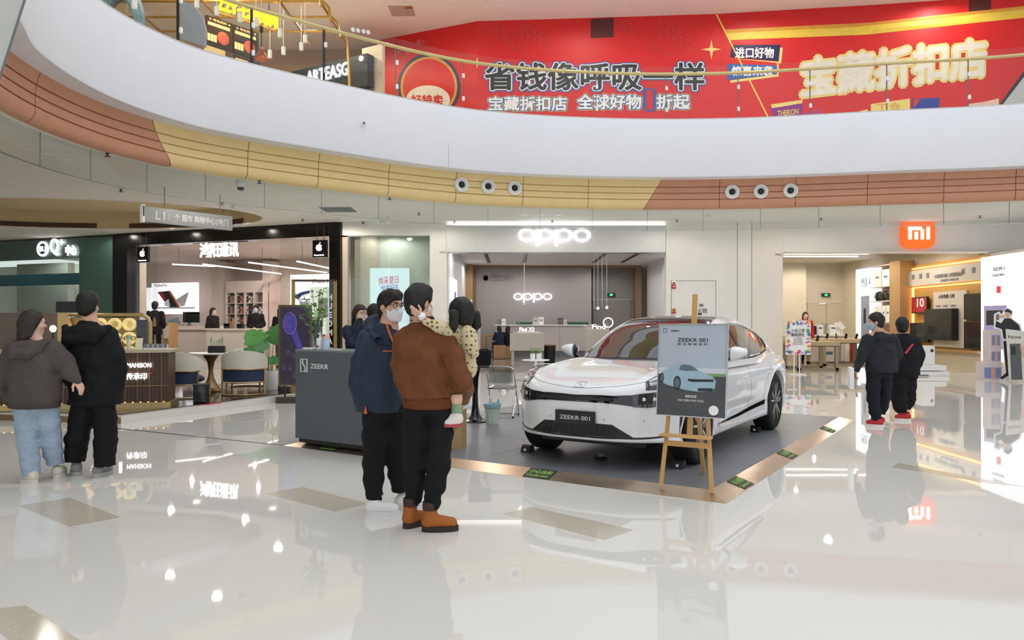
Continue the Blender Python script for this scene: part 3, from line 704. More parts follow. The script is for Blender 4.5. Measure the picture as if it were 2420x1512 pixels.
# upper gallery walls, ceiling lights
m_upwall = M('upper_wall_beige', 'b79f84', .6, noise=.04, nscale=2)
uw = props(box('wall_upper', m_upwall, -16, -3.9, 25.4, 25.6, ZF1, ZC), 'beige back wall of the upper gallery food stalls', kind='structure')
props(box('wall_upper', m_upwall, -16.2, -16, 8, 25.6, ZF1, ZC), 'beige end wall of the upper gallery', kind='structure')
base = None
for px, py in ((940, 48), (968, 43), (1000, 38), (1148, 18), (1184, 14), (1223, 10), (1437, 2), (1477, 2), (1517, 2)):
    p = ceil_at(px, py, ZC)
    if base is None: base = downlight(p, ZC, 'round downlights in the upper ceiling', 'small round lit downlight in the pale upper gallery ceiling', .09)
    else: dup(base, (p.x, p.y, ZC))
for x in (-3, 2, 7, 12): lamp((x, 20.6, ZC - .05), 80, (1, .92, .84), .1)
p = ceil_at(950, 25, ZC); t = thing('ceiling_hatch', 'grey square hatch in the upper gallery ceiling', 'hatch', p)
MB().box(-.35, .35, -.35, .35, -.02, 0).build('leaf', M('hatch_grey', 'b7a69a', .6), t); MB().box(.12, .33, -.33, -.2, -.03, -.018).build('grille', m_gold, t)
# stall sign with white letters
pl, pr = at(668, 172, 24.2), at(868, 124, 22.35)
rz = math.atan2(pr.y - pl.y, pr.x - pl.x); wl = math.hypot(pr.x - pl.x, pr.y - pl.y)
t = thing('stall_sign', 'dark slate sign box with white lettering beside the red hoarding', 'sign', (pl.x, pl.y, 8.55), rz)
MB().box(0, wl, 0, .3, 0, .95, .01).build('box', M('slate_sign', '343c44', .4, noise=.05), t)
text('lettering', 'ARTEASG', 1.75, .40, m_glowtxt, t, (wl * .55, -.02, .62), bold=.012, depth=.03)
text('emblem', '®', .16, .16, m_glowtxt, t, (wl * .94, -.02, .82), bold=.004, depth=.03)
MB().tube([(.10 + .10 * math.sin(a * 1.0), -.03, .56 + .14 * math.cos(a)) for a in np.linspace(0, 6.28, 24)], .012, 6).build('emblem', M('lit_blue', '7fc4ff', .4, emit=1.2, noise=0), t)
MB().tube([(.10, -.03, .80), (.10, -.03, .42)], .012, 6).build('emblem', MATS['lit_blue'], t)
t = thing('stall_wall', 'beige wall section below the dark slate sign', 'wall panel', (pl.x, pl.y, ZF1), rz)
MB().box(0, wl, .3, .4, 0, 1.74).build('panel', M('stall_grey', '8d8377', .6, noise=.05), t); MB().box(wl - .5, wl + .3, .32, .44, 0, 3.0).build('side_panel', M('stall_beige', 'cdbfae', .6, noise=.04), t)
# food stall: yellow lettering, menu screens, posters, gold frame
def upx(px, py, px2, py2, Y, zt=None):
    a = at(px, py, Y); z = a.z; Y2 = (z - H) * F / (HY - py2); b = at(px2, py2, Y2); return a, b
a, b = upx(512, 12, 655, 58, 18.6); rz = math.atan2(b.y - a.y, b.x - a.x); wl = math.hypot(b.x - a.x, b.y - a.y)
t = thing('neon_stall_sign', 'glowing yellow bubble lettering over the food stall', 'sign', (a.x, a.y, a.z), rz)
text('lettering', 'ZZY·七鲜烤肉', wl, .36, M('lit_yellow', 'ffd91f', .4, emit=1.0, noise=0), t, (wl / 2, 0, .05), bold=.05, depth=.06)
MB().box(0, wl, .05, .08, -.16, -.12).build('support_rail', m_gold, t)
for x in (.2, wl - .2): MB().tube([(x, .06, -.1), (x, .06, ZC - a.z)], .012, 6).build('support_rod', m_dark, t)
m_menu = M('menu_black', '1b1512', .4, noise=.2); m_menutxt = M('menu_glow', 'ffc27a', .5, emit=.8, noise=0); m_meat = M('meat_print', 'c0563f', .5, noise=.5, nscale=9, emit=.35)
a, b = upx(487, 34, 612, 78, 19.2); rz = math.atan2(b.y - a.y, b.x - a.x); wl = math.hypot(b.x - a.x, b.y - a.y)
for k in (0, 1):
    t = thing('menu_screen', ('left' if k == 0 else 'right') + ' lit menu screen with a meat dish under the yellow lettering', 'menu board', (a.x + (b.x - a.x) * .5 * k, a.y + (b.y - a.y) * .5 * k, a.z - .75), rz, 'menu screens of the food stall')
    hw_ = wl / 2
    MB().box(.01, hw_ - .01, 0, .06, 0, .75, .008).build('panel', m_menu, t)
    text('heading', '★ 特色烤肉 ★', hw_ * .8, .07, m_menutxt, t, (hw_ / 2, -.002, .68), depth=.003); MB().box(.05, hw_ - .1, -.004, 0, .52, .60).build('heading_bar', m_menutxt, t)
    MB().ell((hw_ * .62, -.004, .28), (.17, .012, .17)).build('dish_photo', m_meat, t, True)
    for c in range(3): MB().box(.04 + c * .09, .115 + c * .09, -.004, 0, .12, .30).build('price_block', m_menutxt, t)
t = thing('menu_poster', 'pale yellow poster hanging below the menu screens', 'poster', (a.x - .02, a.y - .05, a.z - 1.5), rz)
MB().box(0, .58, 0, .02, 0, .72).build('sheet', M('poster_yellow', 'd9c98f', .6, noise=.05), t); text('print', '烤鱼CUCO', .42, .3, m_greyink, t, (.29, -.002, .3), depth=.002)
t = thing('stall_board', 'dark price board with small cream squares below the second menu screen', 'poster', (a.x + (b.x - a.x) * .52, a.y + (b.y - a.y) * .52 - .05, a.z - 1.55), rz)
MB().box(0, .8, 0, .02, 0, .74).build('sheet', m_menu, t)
for c in range(3):
    for r in range(2): MB().box(.06 + c * .13, .16 + c * .13, -.004, 0, .08 + r * .2, .24 + r * .2).build('price_tile', m_ylwp, t)
MB().box(.05, .42, -.004, 0, .54, .68).build('heading', m_ylwp, t); MB().tube([(.5 + .18 * i, -.01, .12 + .1 * math.sin(i * 9)) for i in np.linspace(0, 1, 12)], .012, 6).build('squiggle', m_wprint, t)
# gold tube frame, pendant lamp, spot cans
t = thing('gold_tube_frame', 'gold painted tube canopy frame over the upper food stalls', 'frame')
for y in (17.9, 18.6, 19.6, 20.6, 21.6): MB().tube([(-10.5, y, 9.85), (-4.9 + .0 * y, y, 9.85), (-4.75, y, 9.7), (-4.7, y, 9.3)], .035, 8).build('rail', m_gold, t, True)
for x in (-10, -8, -6, -4.95): MB().tube([(x, 17.7 if x < -8.5 else 16.8, 9.82), (x, 22.5, 9.82)], .035, 8).build('cross_rail', m_gold, t, True)
MB().tube([(-4.7, 21.6, 9.4), (-4.65, 21.6, 8.5), (-4.65, 21.6, ZF1)], .04, 8).build('post', m_gold, t, True)
p = at(618, 140, 17.6); t = thing('copper_pendant_lamp', 'copper bell pendant lamp hanging over the upper gallery rail', 'lamp', p)
MB().lathe([(.03, .28), (.045, .2), (.10, .12), (.155, .02), (.16, 0), (.15, 0), (.09, .11)], 20).build('shade', M('copper', 'b8694a', .25, metal=1.), t, True)
MB().tube([(0, 0, .26), (0, 0, .62)], .012, 8).build('cord', m_black, t); MB().lathe([(.03, .62), (.04, .64), (.04, .76), (.02, .78)], 12).build('cap', m_black, t, True)
MB().tube([(0, 0, .78), (0, 0, ZC - p.z)], .006, 6).build('cable', m_black, t)
base = None
for px, py, Y in ((512, 26, 18), (567, 42, 18.4), (605, 52, 18.8), (662, 78, 19), (670, 120, 20), (638, 128, 20), (721, 92, 20), (465, 8, 17.4), (712, 110, 20.5), (318, 8, 15.5)):
    p = at(px, py, Y)
    if base is None:
        base = thing('track_spot', 'small white cylindrical spotlight below the gold tube frame', 'spotlight', p, 0, 'white cylinder spotlights of the food stalls')
        MB().lathe([(.0, .1), (.055, .1), (.055, -.1), (.045, -.1), (.04, -.08), (0, -.08)], 14).build('can', m_wht, base, True); MB().tube([(0, 0, .1), (0, 0, 1.1)], .008, 6).build('stem', m_wht, base)
    else: dup(base, p)
lamp((-7.5, 19, ZC - .1), 260, (1, .84, .6), .2); lamp((-6, 22.5, ZC - .1), 200, (1, .84, .6), .2); lamp((-9, 15, ZC - .1), 160, (1, .86, .66), .2)
# painted mural with leaf rings, curved slate panel
t = thing('painted_mural', 'green and blue painted mural of curling leaves on the upper gallery', 'mural', (0, 0, 0))
MB().box(-11.3, -8.9, 17.4, 17.5, ZF1, ZC - .02).build('panel', M('mural_ground', '8a7656', .6, noise=.25, nscale=1.5), t)
m_g1 = M('mural_green', '6f9a86', .6, noise=.25, nscale=3); m_g2 = M('mural_blue', '6e92a0', .6, noise=.25, nscale=3)
for cx, cz, rx, rz_, m_ in ((-8.98, 8.35, .42, .75, m_g2), (-10.0, 8.9, .5, .9, m_g1)):
    MB().tube([(cx + rx * math.cos(a), 17.36, cz + rz_ * math.sin(a)) for a in np.linspace(-1.2, 4.2, 26)], [.03 + .13 * math.sin(math.pi * i / 25) for i in range(26)], 8).build('leaf_ring', m_, t, True)
for k in range(5): MB().ell((-10.9 + k * .42, 17.36, 8.1 + .3 * math.sin(k * 2.1)), (.13, .04, .3)).build('leaf', (m_g1, m_g2)[k % 2], t, True)
t = thing('slate_arch_panel', 'blue-grey curved partition panel beside the menu screens', 'partition', (0, 0, 0))
ap_ = [at(425, 0, 18.2), at(458, 12, 18.2), at(478, 40, 18.2), at(486, 70, 18.2), at(484, 110, 18.2), at(425, 90, 18.2)]
MB().prism([(v.x, v.z) for v in ap_], 18.2, 18.3, 'xz').build('panel', M('slate_blue', '8690a0', .6, noise=.03), t)
t = thing('stall_counter', 'grey food stall counter front behind the glass balustrade', 'counter', (0, 0, 0))
MB().box(-8.9, -6.9, 18.6, 19.0, ZF1, ZF1 + 1.15).build('front', M('counter_grey', '8a857c', .6, noise=.05), t); MB().box(-8.95, -6.85, 18.55, 19.05, ZF1 + 1.15, ZF1 + 1.2).build('top', m_wht, t)
text('lettering', 'KINGSFLOWER', .9, .12, m_ink, t, (-8.3, 18.59, ZF1 + .95), bold=.02, depth=.004)
# ---- shop signs on the front wall
t = thing('shop_sign', 'pale grey shop fascia box with a glowing four-letter word', 'sign')
pbox('fascia_box', M('sign_pale', 'd7d8d6', .4, noise=.02), 1055.5, 1573.5, 532, 596, YW - .18, .44, t, .01)
pbox('light_line', m_lampw, 1056, 1573, 529, 531.5, YW - .14, .1, t)
pbox('track', m_steel, 1062, 1570, 590, 597, YW - .12, .3, t)
def round_word(par, cx, cz, Y, wd, depth, m):
    """the word o-p-p-o in wide oval letters"""
    k = wd / 646.
    def ring_(x, z):
        pts = [((x + 66 * math.cos(a)) * k, (z + 50 * math.sin(a)) * k) for a in np.linspace(0, 2 * math.pi, 41)[:-1]]
        mb = MB(); n = 40
        o = [((x + 78 * math.cos(a)) * k, (z + 60 * math.sin(a)) * k) for a in np.linspace(0, 2 * math.pi, 41)[:-1]]
        i_ = [((x + 52 * math.cos(a)) * k, (z + 40 * math.sin(a)) * k) for a in np.linspace(0, 2 * math.pi, 41)[:-1]]
        V = [(p[0], d, p[1]) for d in (0, -depth) for p in o + i_]
        f = []
        for j in range(n):
            q = (j + 1) % n
            f += [(j, q, n + q, n + j), (2 * n + j, 2 * n + q, 3 * n + q, 3 * n + j), (j, q, 2 * n + q, 2 * n + j), (n + j, n + q, 3 * n + q, 3 * n + j)]
        return mb.add(V, f)
    for i, x in enumerate((-246, -84, 84, 246)):
        mb = ring_(x, 0)
        if i in (1, 2): mb.box((x - 78) * k, (x - 52) * k, -depth, 0, -100 * k, 55 * k)
        o = mb.build('letter', m, par); o.location = (cx, Y, cz)
p = at(1310, 556, YW - .19); round_word(t, p.x, p.z, YW - .19, 171 * (YW - .19) / F, .04, M('lit_lettering_cool', 'f6f4ff', .4, emit=1.15, noise=0))
t = thing('shop_sign', 'rounded orange square sign with two white letters', 'sign')
p = at(2166, 552, YW - .02); q = []
for i in range(64):
    a = 2 * math.pi * i / 64; c, s_ = math.cos(a), math.sin(a); e = 2 / 4.6
    q.append((p.x + .495 * math.copysign(abs(c) ** e, c), p.z + .45 * math.copysign(abs(s_) ** e, s_)))
MB().prism(q, YW - .16, YW - .0, 'xz').build('box', M('lit_orange', 'f2641c', .4, emit=.55, noise=0), t)
m_wl = m_glowtxt; kx = .65 / 180
def mibox(x0, x1, z0, z1, name='letter'): return (p.x + (x0 - 90) * kx, p.x + (x1 - 90) * kx, p.z + (z0 - 52) * kx, p.z + (z1 - 52) * kx)
mm = MB()
for x0, x1, z0, z1 in ((0, 26, 0, 104), (0, 110, 78, 104), (104, 128, 0, 84), (52, 78, 0, 62)):
    a = mibox(x0, x1, z0, z1); mm.box(a[0], a[1], YW - .19, YW - .16, a[2], a[3])
mm.build('letter', m_wl, t); a = mibox(152, 178, 0, 104); MB().box(a[0], a[1], YW - .19, YW - .16, a[2], a[3]).build('letter', m_wl, t)
# fire alarm, strobe and notice on the cream wall
t = thing('fire_alarm', 'red and white fire alarm call point on the cream wall', 'fire alarm')
pbox('strobe', m_wht, 1588, 1598, 662, 672, YW - .06, .06, t, .02); pbox('strobe_lens', M('alarm_red', 'c4252b', .4), 1590, 1596, 667, 671, YW - .08, .03, t, .01)
pbox('call_point', MATS['alarm_red'], 1588, 1597.5, 673, 682, YW - .05, .05, t, .01); pbox('call_label', m_wprint, 1590.5, 1595, 675.5, 678, YW - .053, .01, t)
t = thing('wall_notice', 'small orange and red notice plate on the cream wall', 'notice')
pbox('plate', M('notice_orange', 'd98a2e', .5), 1588, 1597.5, 729, 737, YW - .02, .02, t); pbox('plate_lower', MATS['alarm_red'], 1588, 1597.5, 737, 741, YW - .02, .02, t); pbox('pictogram', m_ink, 1592, 1594, 731, 735, YW - .024, .01, t)
# poster light box behind the shop window
t = thing('window_light_box', 'white lit poster with red and violet brush lettering behind the window', 'light box')
pbox('box', M('lightbox_blue', 'd9ecfb', .5, emit=.55, noise=.01), 873, 967, 634, 846, YW + .75, .1, t); pbox('rim', m_white, 871.5, 968.5, 632, 848, YW + .78, .1, t)
text('lettering', '焕采夏日', .62, .24, M('pink_print', 'd8436f', .5, emit=.25), t, at(918, 662, YW + .74), bold=.0, depth=.004, skew=.1); text('lettering', '悦享好礼', .58, .2, M('violet_print', '6a4fc0', .5, emit=.25), t, at(922, 680, YW + .74), depth=.004, skew=.1)
text('lettering', '专属礼遇 限时奉上', .7, .1, m_greyink, t, at(920, 706, YW + .74), depth=.003)
# oblique row signs
t = lthing('shop_sign', 'glowing white four-character sign over the computer shop', 'sign')
ltext('lettering', '鸿阳通讯', 519, 590, -.12, 1.52, .48, m_glowtxt, t, .010, .06)
lbox('hanger_rail', m_dark, 455, 585, 572, 573.5, -.05, .03, t)
def fruit_sign(px, py, label):
    t = lthing('projecting_sign', label, 'sign', 'black square hanging signs with a white fruit emblem'); s, z = lfp(px, py, -.3)
    MB().box(-s - .24, -s + .24, -.36, -.26, z - .26, z + .26, .005).build('box', m_black, t)
    mb = MB(); pts = []
    for i in range(40):
        a = 2 * math.pi * i / 40; r = .105 * (1 - .10 * math.cos(2 * a + math.pi) * (1 if math.sin(a) > 0 else .9)); x = r * math.cos(a) * .95; zz = r * math.sin(a) * 1.08
        if abs(math.cos(a)) < .25 and math.sin(a) > 0: zz -= .02
        if abs(math.cos(a)) < .2 and math.sin(a) < 0: zz += .012
        dx, dz = x - .125, zz - .01; dd = math.hypot(dx, dz)
        if dd < .055: x, zz = .125 + dx / dd * .055, .01 + dz / dd * .055
        pts.append((-s + x, z + .03 + zz))
    mb.prism(pts, -.372, -.36, 'xz').build('emblem', m_glowtxt, t)
    MB().prism([(-s + .0, z + .14), (-s + .012, z + .175), (-s + .05, z + .20), (-s + .045, z + .165)], -.372, -.36, 'xz').build('emblem_leaf', m_glowtxt, t)
    text('lettering', 'Premium Reseller', .36, .05, m_glowtxt, t, (-s, -.362, z - .19), bold=.02, depth=.004)
    for x in (-.12, .12): MB().tube([(-s + x, -.3, z + .26), (-s + x, -.3, z + .75)], .01, 6).build('hanger', m_dark, t)
fruit_sign(757, 588, 'black square hanging sign with white fruit emblem beside the black post'); fruit_sign(340, 602, 'black square hanging sign with white fruit emblem at the far end of the shop front')
t = lthing('shop_sign', 'glowing white round and letter sign on the teal shop header', 'sign')
s, z = lfp(101, 588, -.05); MB().lathe([(.27, 0), (.27, -.06), (.2, -.06), (.2, -.03), (0, -.03)], 32, (-s, -.02, z), 'y').build('roundel', m_glowtxt, t); MB().lathe([(.2, -.035), (.0, -.036)], 32, (-s, -.02, z), 'y').build('roundel_field', M('deep_blue', '1c3f7c', .4), t)
text('lettering', 'BU', .3, .2, m_glowtxt, t, (-s, -.06, z), bold=.03); ltext('lettering', 'Q', 130, 584, -.05, .42, .62, m_glowtxt, t, .02, .05); ltext('lettering', '+', 147, 572, -.05, .16, .2, m_glowtxt, t, .02, .05); ltext('lettering', '中心', 169, 591, -.05, .5, .38, m_glowtxt, t, .015, .05)
# ------------------------------------------------------------------ display platform and car
P0 = fl(1715, 1190); PU = Vector((-.838, .546, 0)).normalized(); PV = Vector((-PU.y * -1, PU.x * -1, 0))
PV = Vector((.546, .838, 0)).normalized()
PRZ = math.atan2(-PU.y, -PU.x); ZP = .06; PLU, PLV = 5.46, 6.45
def PF(u, v, z=0.): return P0 + PU * u + PV * v + Vector((0, 0, z))
plat = thing('display_platform', 'low grey display platform with a sloping bronze metal edge', 'platform', P0, PRZ)
B_ = .19
m_plat = M('platform_grey', '74777b', .38, noise=.06, nscale=3); m_edge = M('bronze_edge', 'c8b39c', .22, metal=.85, noise=.06, nscale=2)
nu, nv = 2, 3
for i in range(nu):
    for j in range(nv):
        x0, x1 = -(B_ + (PLU - 2 * B_) * (i + 1) / nu), -(B_ + (PLU - 2 * B_) * i / nu); y0, y1 = B_ + (PLV - 2 * B_) * j / nv, B_ + (PLV - 2 * B_) * (j + 1) / nv
        MB().box(x0 + .002, x1 - .002, y0 + .002, y1 - .002, .001, ZP).build('top_panel', m_plat, plat)
def edge(a, b, c, d): MB().add([(*a, .001), (*b, .001), (*c, ZP), (*d, ZP), (*d, .0012), (*c, .0012)], [(0, 1, 2, 3), (3, 2, 5, 4), (0, 4, 5, 1), (0, 3, 4), (1, 5, 2)]).build('edge_profile', m_edge, plat)
edge((-PLU, 0), (0, 0), (-B_, B_), (-PLU + B_, B_)); edge((0, 0), (0, PLV), (-B_, PLV - B_), (-B_, B_)); edge((0, PLV), (-PLU, PLV), (-PLU + B_, PLV - B_), (-B_, PLV - B_)); edge((-PLU, PLV), (-PLU, 0), (-PLU + B_, B_), (-PLU + B_, PLV - B_))
# warning stickers on the edge
def slope_pt(e, along, across):
    """local point on the bevelled edge: e = 'f' (front) or 'r' (side)"""
    z = ZP * across / B_ + .003
    return Vector((-along, across, z)) if e == 'f' else Vector((-across, along, z))
m_stk = M('sticker_black', '27302b', .5, noise=.05); m_lime = M('sticker_lime', 'a6e04e', .5, noise=.03)
def sticker(e, along, w, lines, label, m0=m_stk, m1=m_lime, host=None):
    t = thing('floor_sticker', label, 'sticker', P0, PRZ, 'step warning stickers on the platform edge')
    a0, a1 = along - w / 2, along + w / 2; c0, c1 = .012, B_ - .008
    q = [slope_pt(e, a0, c0), slope_pt(e, a1, c0), slope_pt(e, a1, c1), slope_pt(e, a0, c1)]
    n = (q[1] - q[0]).cross(q[3] - q[0]).normalized()
    if n.z < 0: n = -n
    MB().add([p + n * .0015 for p in q] + [p for p in q], [(0, 1, 2, 3), (0, 1, 5, 4), (1, 2, 6, 5), (2, 3, 7, 6), (3, 0, 4, 7)]).build('sheet', m0, t)
    ex = (q[0] - q[1]).normalized() if e == 'f' else (q[1] - q[0]).normalized(); ey = (q[3] - q[0]).normalized(); ctr = sum(q, Vector()) / 4
    for s, off, hh, ww in lines:
        o = text('lettering', s, ww, hh, m1, t, bold=.03, depth=0, flat=True)
        o.matrix_local = Matrix.Translation(ctr + ey * off + n * .0022) @ Matrix((ex, ey, n)).transposed().to_4x4()
LN = [('小心台阶', .03, .075, .26), ('Careful stair', -.045, .04, .25)]
sticker('f', 1.86, .30, LN, 'green on black step sticker in front of the car on the platform edge')
sticker('f', 4.75, .30, LN, 'green on black step sticker below the grey display desk')
for al, lab in ((.75, 'nearest the easel'), (2.55, 'middle of the three beside the car'), (4.9, 'furthest of the three beside the car')):
    sticker('r', al, .28, LN, 'green step sticker on the bronze side edge, ' + lab)
# ---------------- car
CO = PF(1.63, 1.31, ZP)
car = thing('car', 'white five-door electric hatchback with black roof on the grey display platform', 'car', CO, PRZ)
def ci(xs, ys):
    """smooth interpolation through the points (monotone-ish cubic)"""
    xs = np.array(xs, float); ys = np.array(ys, float); d = np.diff(ys) / np.diff(xs); m = np.zeros(len(xs)); m[0], m[-1] = d[0], d[-1]
    for i in range(1, len(xs) - 1): m[i] = 0 if d[i - 1] * d[i] <= 0 else 2 * d[i - 1] * d[i] / (d[i - 1] + d[i])
    def f(x):
        x = np.clip(x, xs[0], xs[-1]); i = np.clip(np.searchsorted(xs, x) - 1, 0, len(xs) - 2); h = xs[i + 1] - xs[i]; t = (x - xs[i]) / h
        return (2 * t ** 3 - 3 * t ** 2 + 1) * ys[i] + (t ** 3 - 2 * t ** 2 + t) * h * m[i] + (-2 * t ** 3 + 3 * t ** 2) * ys[i + 1] + (t ** 3 - t ** 2) * h * m[i + 1]
    return f
def surfnet(D, org, h):
    """naive surface nets: zero level of the sampled field D -> vertices, quads"""
    S = D < 0; nx, ny, nz = D.shape
    c = [S[i:nx - 1 + i, j:ny - 1 + j, k:nz - 1 + k] for i in (0, 1) for j in (0, 1) for k in (0, 1)]
    cnt = sum(x.astype(np.int8) for x in c); act = (cnt > 0) & (cnt < 8)
    I = np.argwhere(act); idx = -np.ones(act.shape, np.int64); idx[act] = np.arange(len(I))
    acc = np.zeros((len(I), 3)); num = np.zeros(len(I)); x, y, z = I.T
    cor = [(i, j, k) for i in (0, 1) for j in (0, 1) for k in (0, 1)]
    for a in range(8):
        for ax in range(3):
            p = cor[a]
            if p[ax]: continue
            q = list(p); q[ax] = 1
            da = D[x + p[0], y + p[1], z + p[2]]; db = D[x + q[0], y + q[1], z + q[2]]
            m = (da < 0) != (db < 0); t = np.where(m, da / np.where(m, da - db, 1), 0)
            pt = np.tile(np.array(p, float), (len(I), 1)); pt[:, ax] += t
            acc += pt * m[:, None]; num += m
    V = (I + acc / num[:, None]) * h + np.array(org)
    Fs = []
    for ax in range(3):
        sl0 = [slice(None)] * 3; sl1 = [slice(None)] * 3; sl0[ax] = slice(0, -1); sl1[ax] = slice(1, None)
        A, B = S[tuple(sl0)], S[tuple(sl1)]; u, v = [k for k in range(3) if k != ax]
        E = np.argwhere(A != B); E = E[(E[:, u] > 0) & (E[:, v] > 0) & (E[:, u] < D.shape[u] - 1) & (E[:, v] < D.shape[v] - 1)]
        if not len(E): continue
        def cell(du, dv):
            e = E.copy(); e[:, u] += du; e[:, v] += dv; return idx[e[:, 0], e[:, 1], e[:, 2]]
        q = np.stack([cell(-1, -1), cell(0, -1), cell(0, 0), cell(-1, 0)], 1)
        fl_ = A[E[:, 0], E[:, 1], E[:, 2]]
        if ax == 1: fl_ = ~fl_
        q[~fl_] = q[~fl_][:, ::-1]; Fs.append(q)
    Fq = np.concatenate(Fs) if Fs else np.zeros((0, 4), int)
    return V, Fq[(Fq >= 0).all(1)]
def np_mesh(name, V, Q):
    me = bpy.data.meshes.new(name); me.vertices.add(len(V)); me.vertices.foreach_set('co', np.asarray(V, np.float32).ravel())
    me.loops.add(len(Q) * 4); me.loops.foreach_set('vertex_index', np.asarray(Q, np.int32).ravel())
    me.polygons.add(len(Q)); me.polygons.foreach_set('loop_start', np.arange(0, len(Q) * 4, 4, dtype=np.int32))
    me.polygons.foreach_set('use_smooth', np.ones(len(Q), bool)); me.update(calc_edges=True); me.validate(); return me
def smax(a, b, k):
    h = np.maximum(k - np.abs(a - b), 0) / k; return np.maximum(a, b) + h * h * k * .25
def smin(a, b, k): return -smax(-a, -b, k)
# body field: |x| < W(y,z), z < top(x,y), nose and tail surfaces, wheel arches cut out
f_w = ci([-.95, -.6, -.2, .2, .8, 1.6, 2.4, 3.0, 3.5, 4.1], [.90, .965, .99, .985, .965, .96, .975, 1.0, .985, .90])
f_wz = ci([.15, .24, .34, .46, .60, .74, .86, .95, 1.05], [-.055, -.02, -.012, -.018, .0, .0, -.022, -.065, -.16])
f_top = ci([-1.0, -.8, -.55, -.2, .2, .5, .9, 2.6, 3.2, 3.8, 4.1], [.74, .835, .905, .965, 1.005, 1.025, 1.02, 1.04, 1.07, 1.06, 1.02])
f_bot = ci([-1.0, -.6, -.3, 0, .5, 2.5, 3.3, 4.1], [.285, .275, .23, .22, .21, .22, .25, .36])
f_nose = ci([.15, .22, .28, .36, .46, .56, .64, .72, .80, .90, 1.1], [.05, .0, .02, .045, .035, .025, .02, .025, .05, .14, .5])
f_tail = ci([.2, .4, .6, .8, .95, 1.02, 1.1], [-.14, -.03, .0, -.02, .0, .03, .03])
WR, WZ = .385, .385
def car_field(x, y, z):
    ax = np.abs(x)
    side = ax - (f_w(y) + f_wz(z) - .022 * np.exp(-((z - .42) / .10) ** 2) * np.exp(-((y - 1.5) / .75) ** 4) + .02 * np.exp(-((z - .86) / .12) ** 2) * np.exp(-((y - 3.0) / .7) ** 2))
    hood = np.exp(-((y + .05) / .75) ** 4)
    top = z - (f_top(y) - .06 * (ax / .9) ** 4 + hood * (.042 * np.exp(-((ax - .68) / .16) ** 2) - .004))
    nose = (-.93 + f_nose(z) + .50 * (ax / .98) ** 3.4 + .05 * (ax / .98) ** 2) - y
    tail = y - (4.05 + f_tail(z) - .42 * (ax / .98) ** 4)
    d = smax(smax(side, top, .11), smax(nose, tail, .02), .10)
    d = smax(d, f_bot(y) - z, .05)
    for yw in (0., 3.0):
        dw = np.sqrt((y - yw) ** 2 + (z - WZ) ** 2); d = np.maximum(d, np.minimum(WR + .045 - dw, ax - .55 + .0 * dw) if False else np.where(ax > .55, WR + .045 - dw, -1.))
    return d
hh = .0165
gx = np.arange(-.02, 1.06, hh); gy = np.arange(-1.02, 4.14, hh); gz = np.arange(.10, 1.16, hh)
X_, Y_, Z_ = np.meshgrid(gx, gy, gz, indexing='ij', sparse=True)
D = car_field(X_, Y_, Z_) + 0 * X_ * Y_ * Z_
V, Q = surfnet(D, (gx[0], gy[0], gz[0]), hh)
keep = V[:, 0] > .004
# mirror: clamp the seam to x = 0
V[:, 0] = np.maximum(V[:, 0], 0); n = len(V); V2 = V.copy(); V2[:, 0] *= -1
cent = V[Q].mean(1); Q = Q[cent[:, 0] > .0005]
BV = np.concatenate([V, V2]); BQ = np.concatenate([Q, Q[:, ::-1] + n])
me = np_mesh('body', BV, BQ)
bm = bmesh.new(); bm.from_mesh(me); bmesh.ops.remove_doubles(bm, verts=[v for v in bm.verts if abs(v.co.x) < .001], dist=.003)
bmesh.ops.recalc_face_normals(bm, faces=bm.faces); bm.to_mesh(me)
BVH = BVHTree.FromBMesh(bm); bm.free()
m_paint = M('white_car_paint', 'eef0f2', .22, spec=.5, coat=1., noise=.004)
m_gloss = M('piano_black', '0b0c0e', .06, noise=.05, coat=.6); m_matt = M('black_plastic', '17181a', .45, noise=.1)
body = link_mesh('body', me, m_paint, car); me.polygons.foreach_set('use_smooth', np.ones(len(me.polygons), bool)); me.set_sharp_from_angle(angle=math.radians(50))
def near(p, off=0., bvh=None):
    q, nrm, i, d = (bvh or BVH).find_nearest(Vector(p)); return q + nrm * off
def patch(name, bot, top, m, off=.004, nu=24, nv=5, parent=None, mirror=False, bvh=None, thick=0.):
    """sheet following the body between two boundary polylines of (x, y, z)"""
    def samp(pl, t):
        pl = [Vector(p) for p in pl]; ls = [0.]
        for a, b in zip(pl, pl[1:]): ls.append(ls[-1] + (b - a).length)
        s = t * ls[-1]
        for i in range(len(pl) - 1):
            if s <= ls[i + 1] or i == len(pl) - 2: return pl[i].lerp(pl[i + 1], (s - ls[i]) / max(1e-6, ls[i + 1] - ls[i]))
    out = []
    for sg in ((1, -1) if mirror else (1,)):
        vs = []
        for i in range(nu + 1):
            a, b = samp(bot, i / nu), samp(top, i / nu)
            for j in range(nv + 1):
                p = a.lerp(b, j / nv); q = near(p, off, bvh); vs.append((q.x * sg, q.y, q.z))
        k = nv + 1; fs = [(i * k + j, (i + 1) * k + j, (i + 1) * k + j + 1, i * k + j + 1) for i in range(nu) for j in range(nv)]
        o = MB().add(vs, fs).build(name, m, parent or car, True, fix=True); out.append(o)
        if thick:
            md = o.modifiers.new('thickness', 'SOLIDIFY'); md.thickness = thick; md.offset = 0
    return out
def seam_line(name, pts, m=m_matt, r=.004, mirror=False, off=.0, parent=None, n=30):
    sp = spline(pts, .04)
    for sg in ((1, -1) if mirror else (1,)):
        q = [near(p, off) for p in sp]; MB().tube([(p.x * sg, p.y, p.z) for p in q], r, 6).build(name, m, parent or car, True)
def front(x, z, bvh=None): 
    hit = (bvh or BVH).ray_cast(Vector((x, -3, z)), Vector((0, 1, 0)))
    return tuple(hit[0]) if hit[0] else (x, -.5, z)
def fr(pts): return [front(x, z) for x, z in pts]
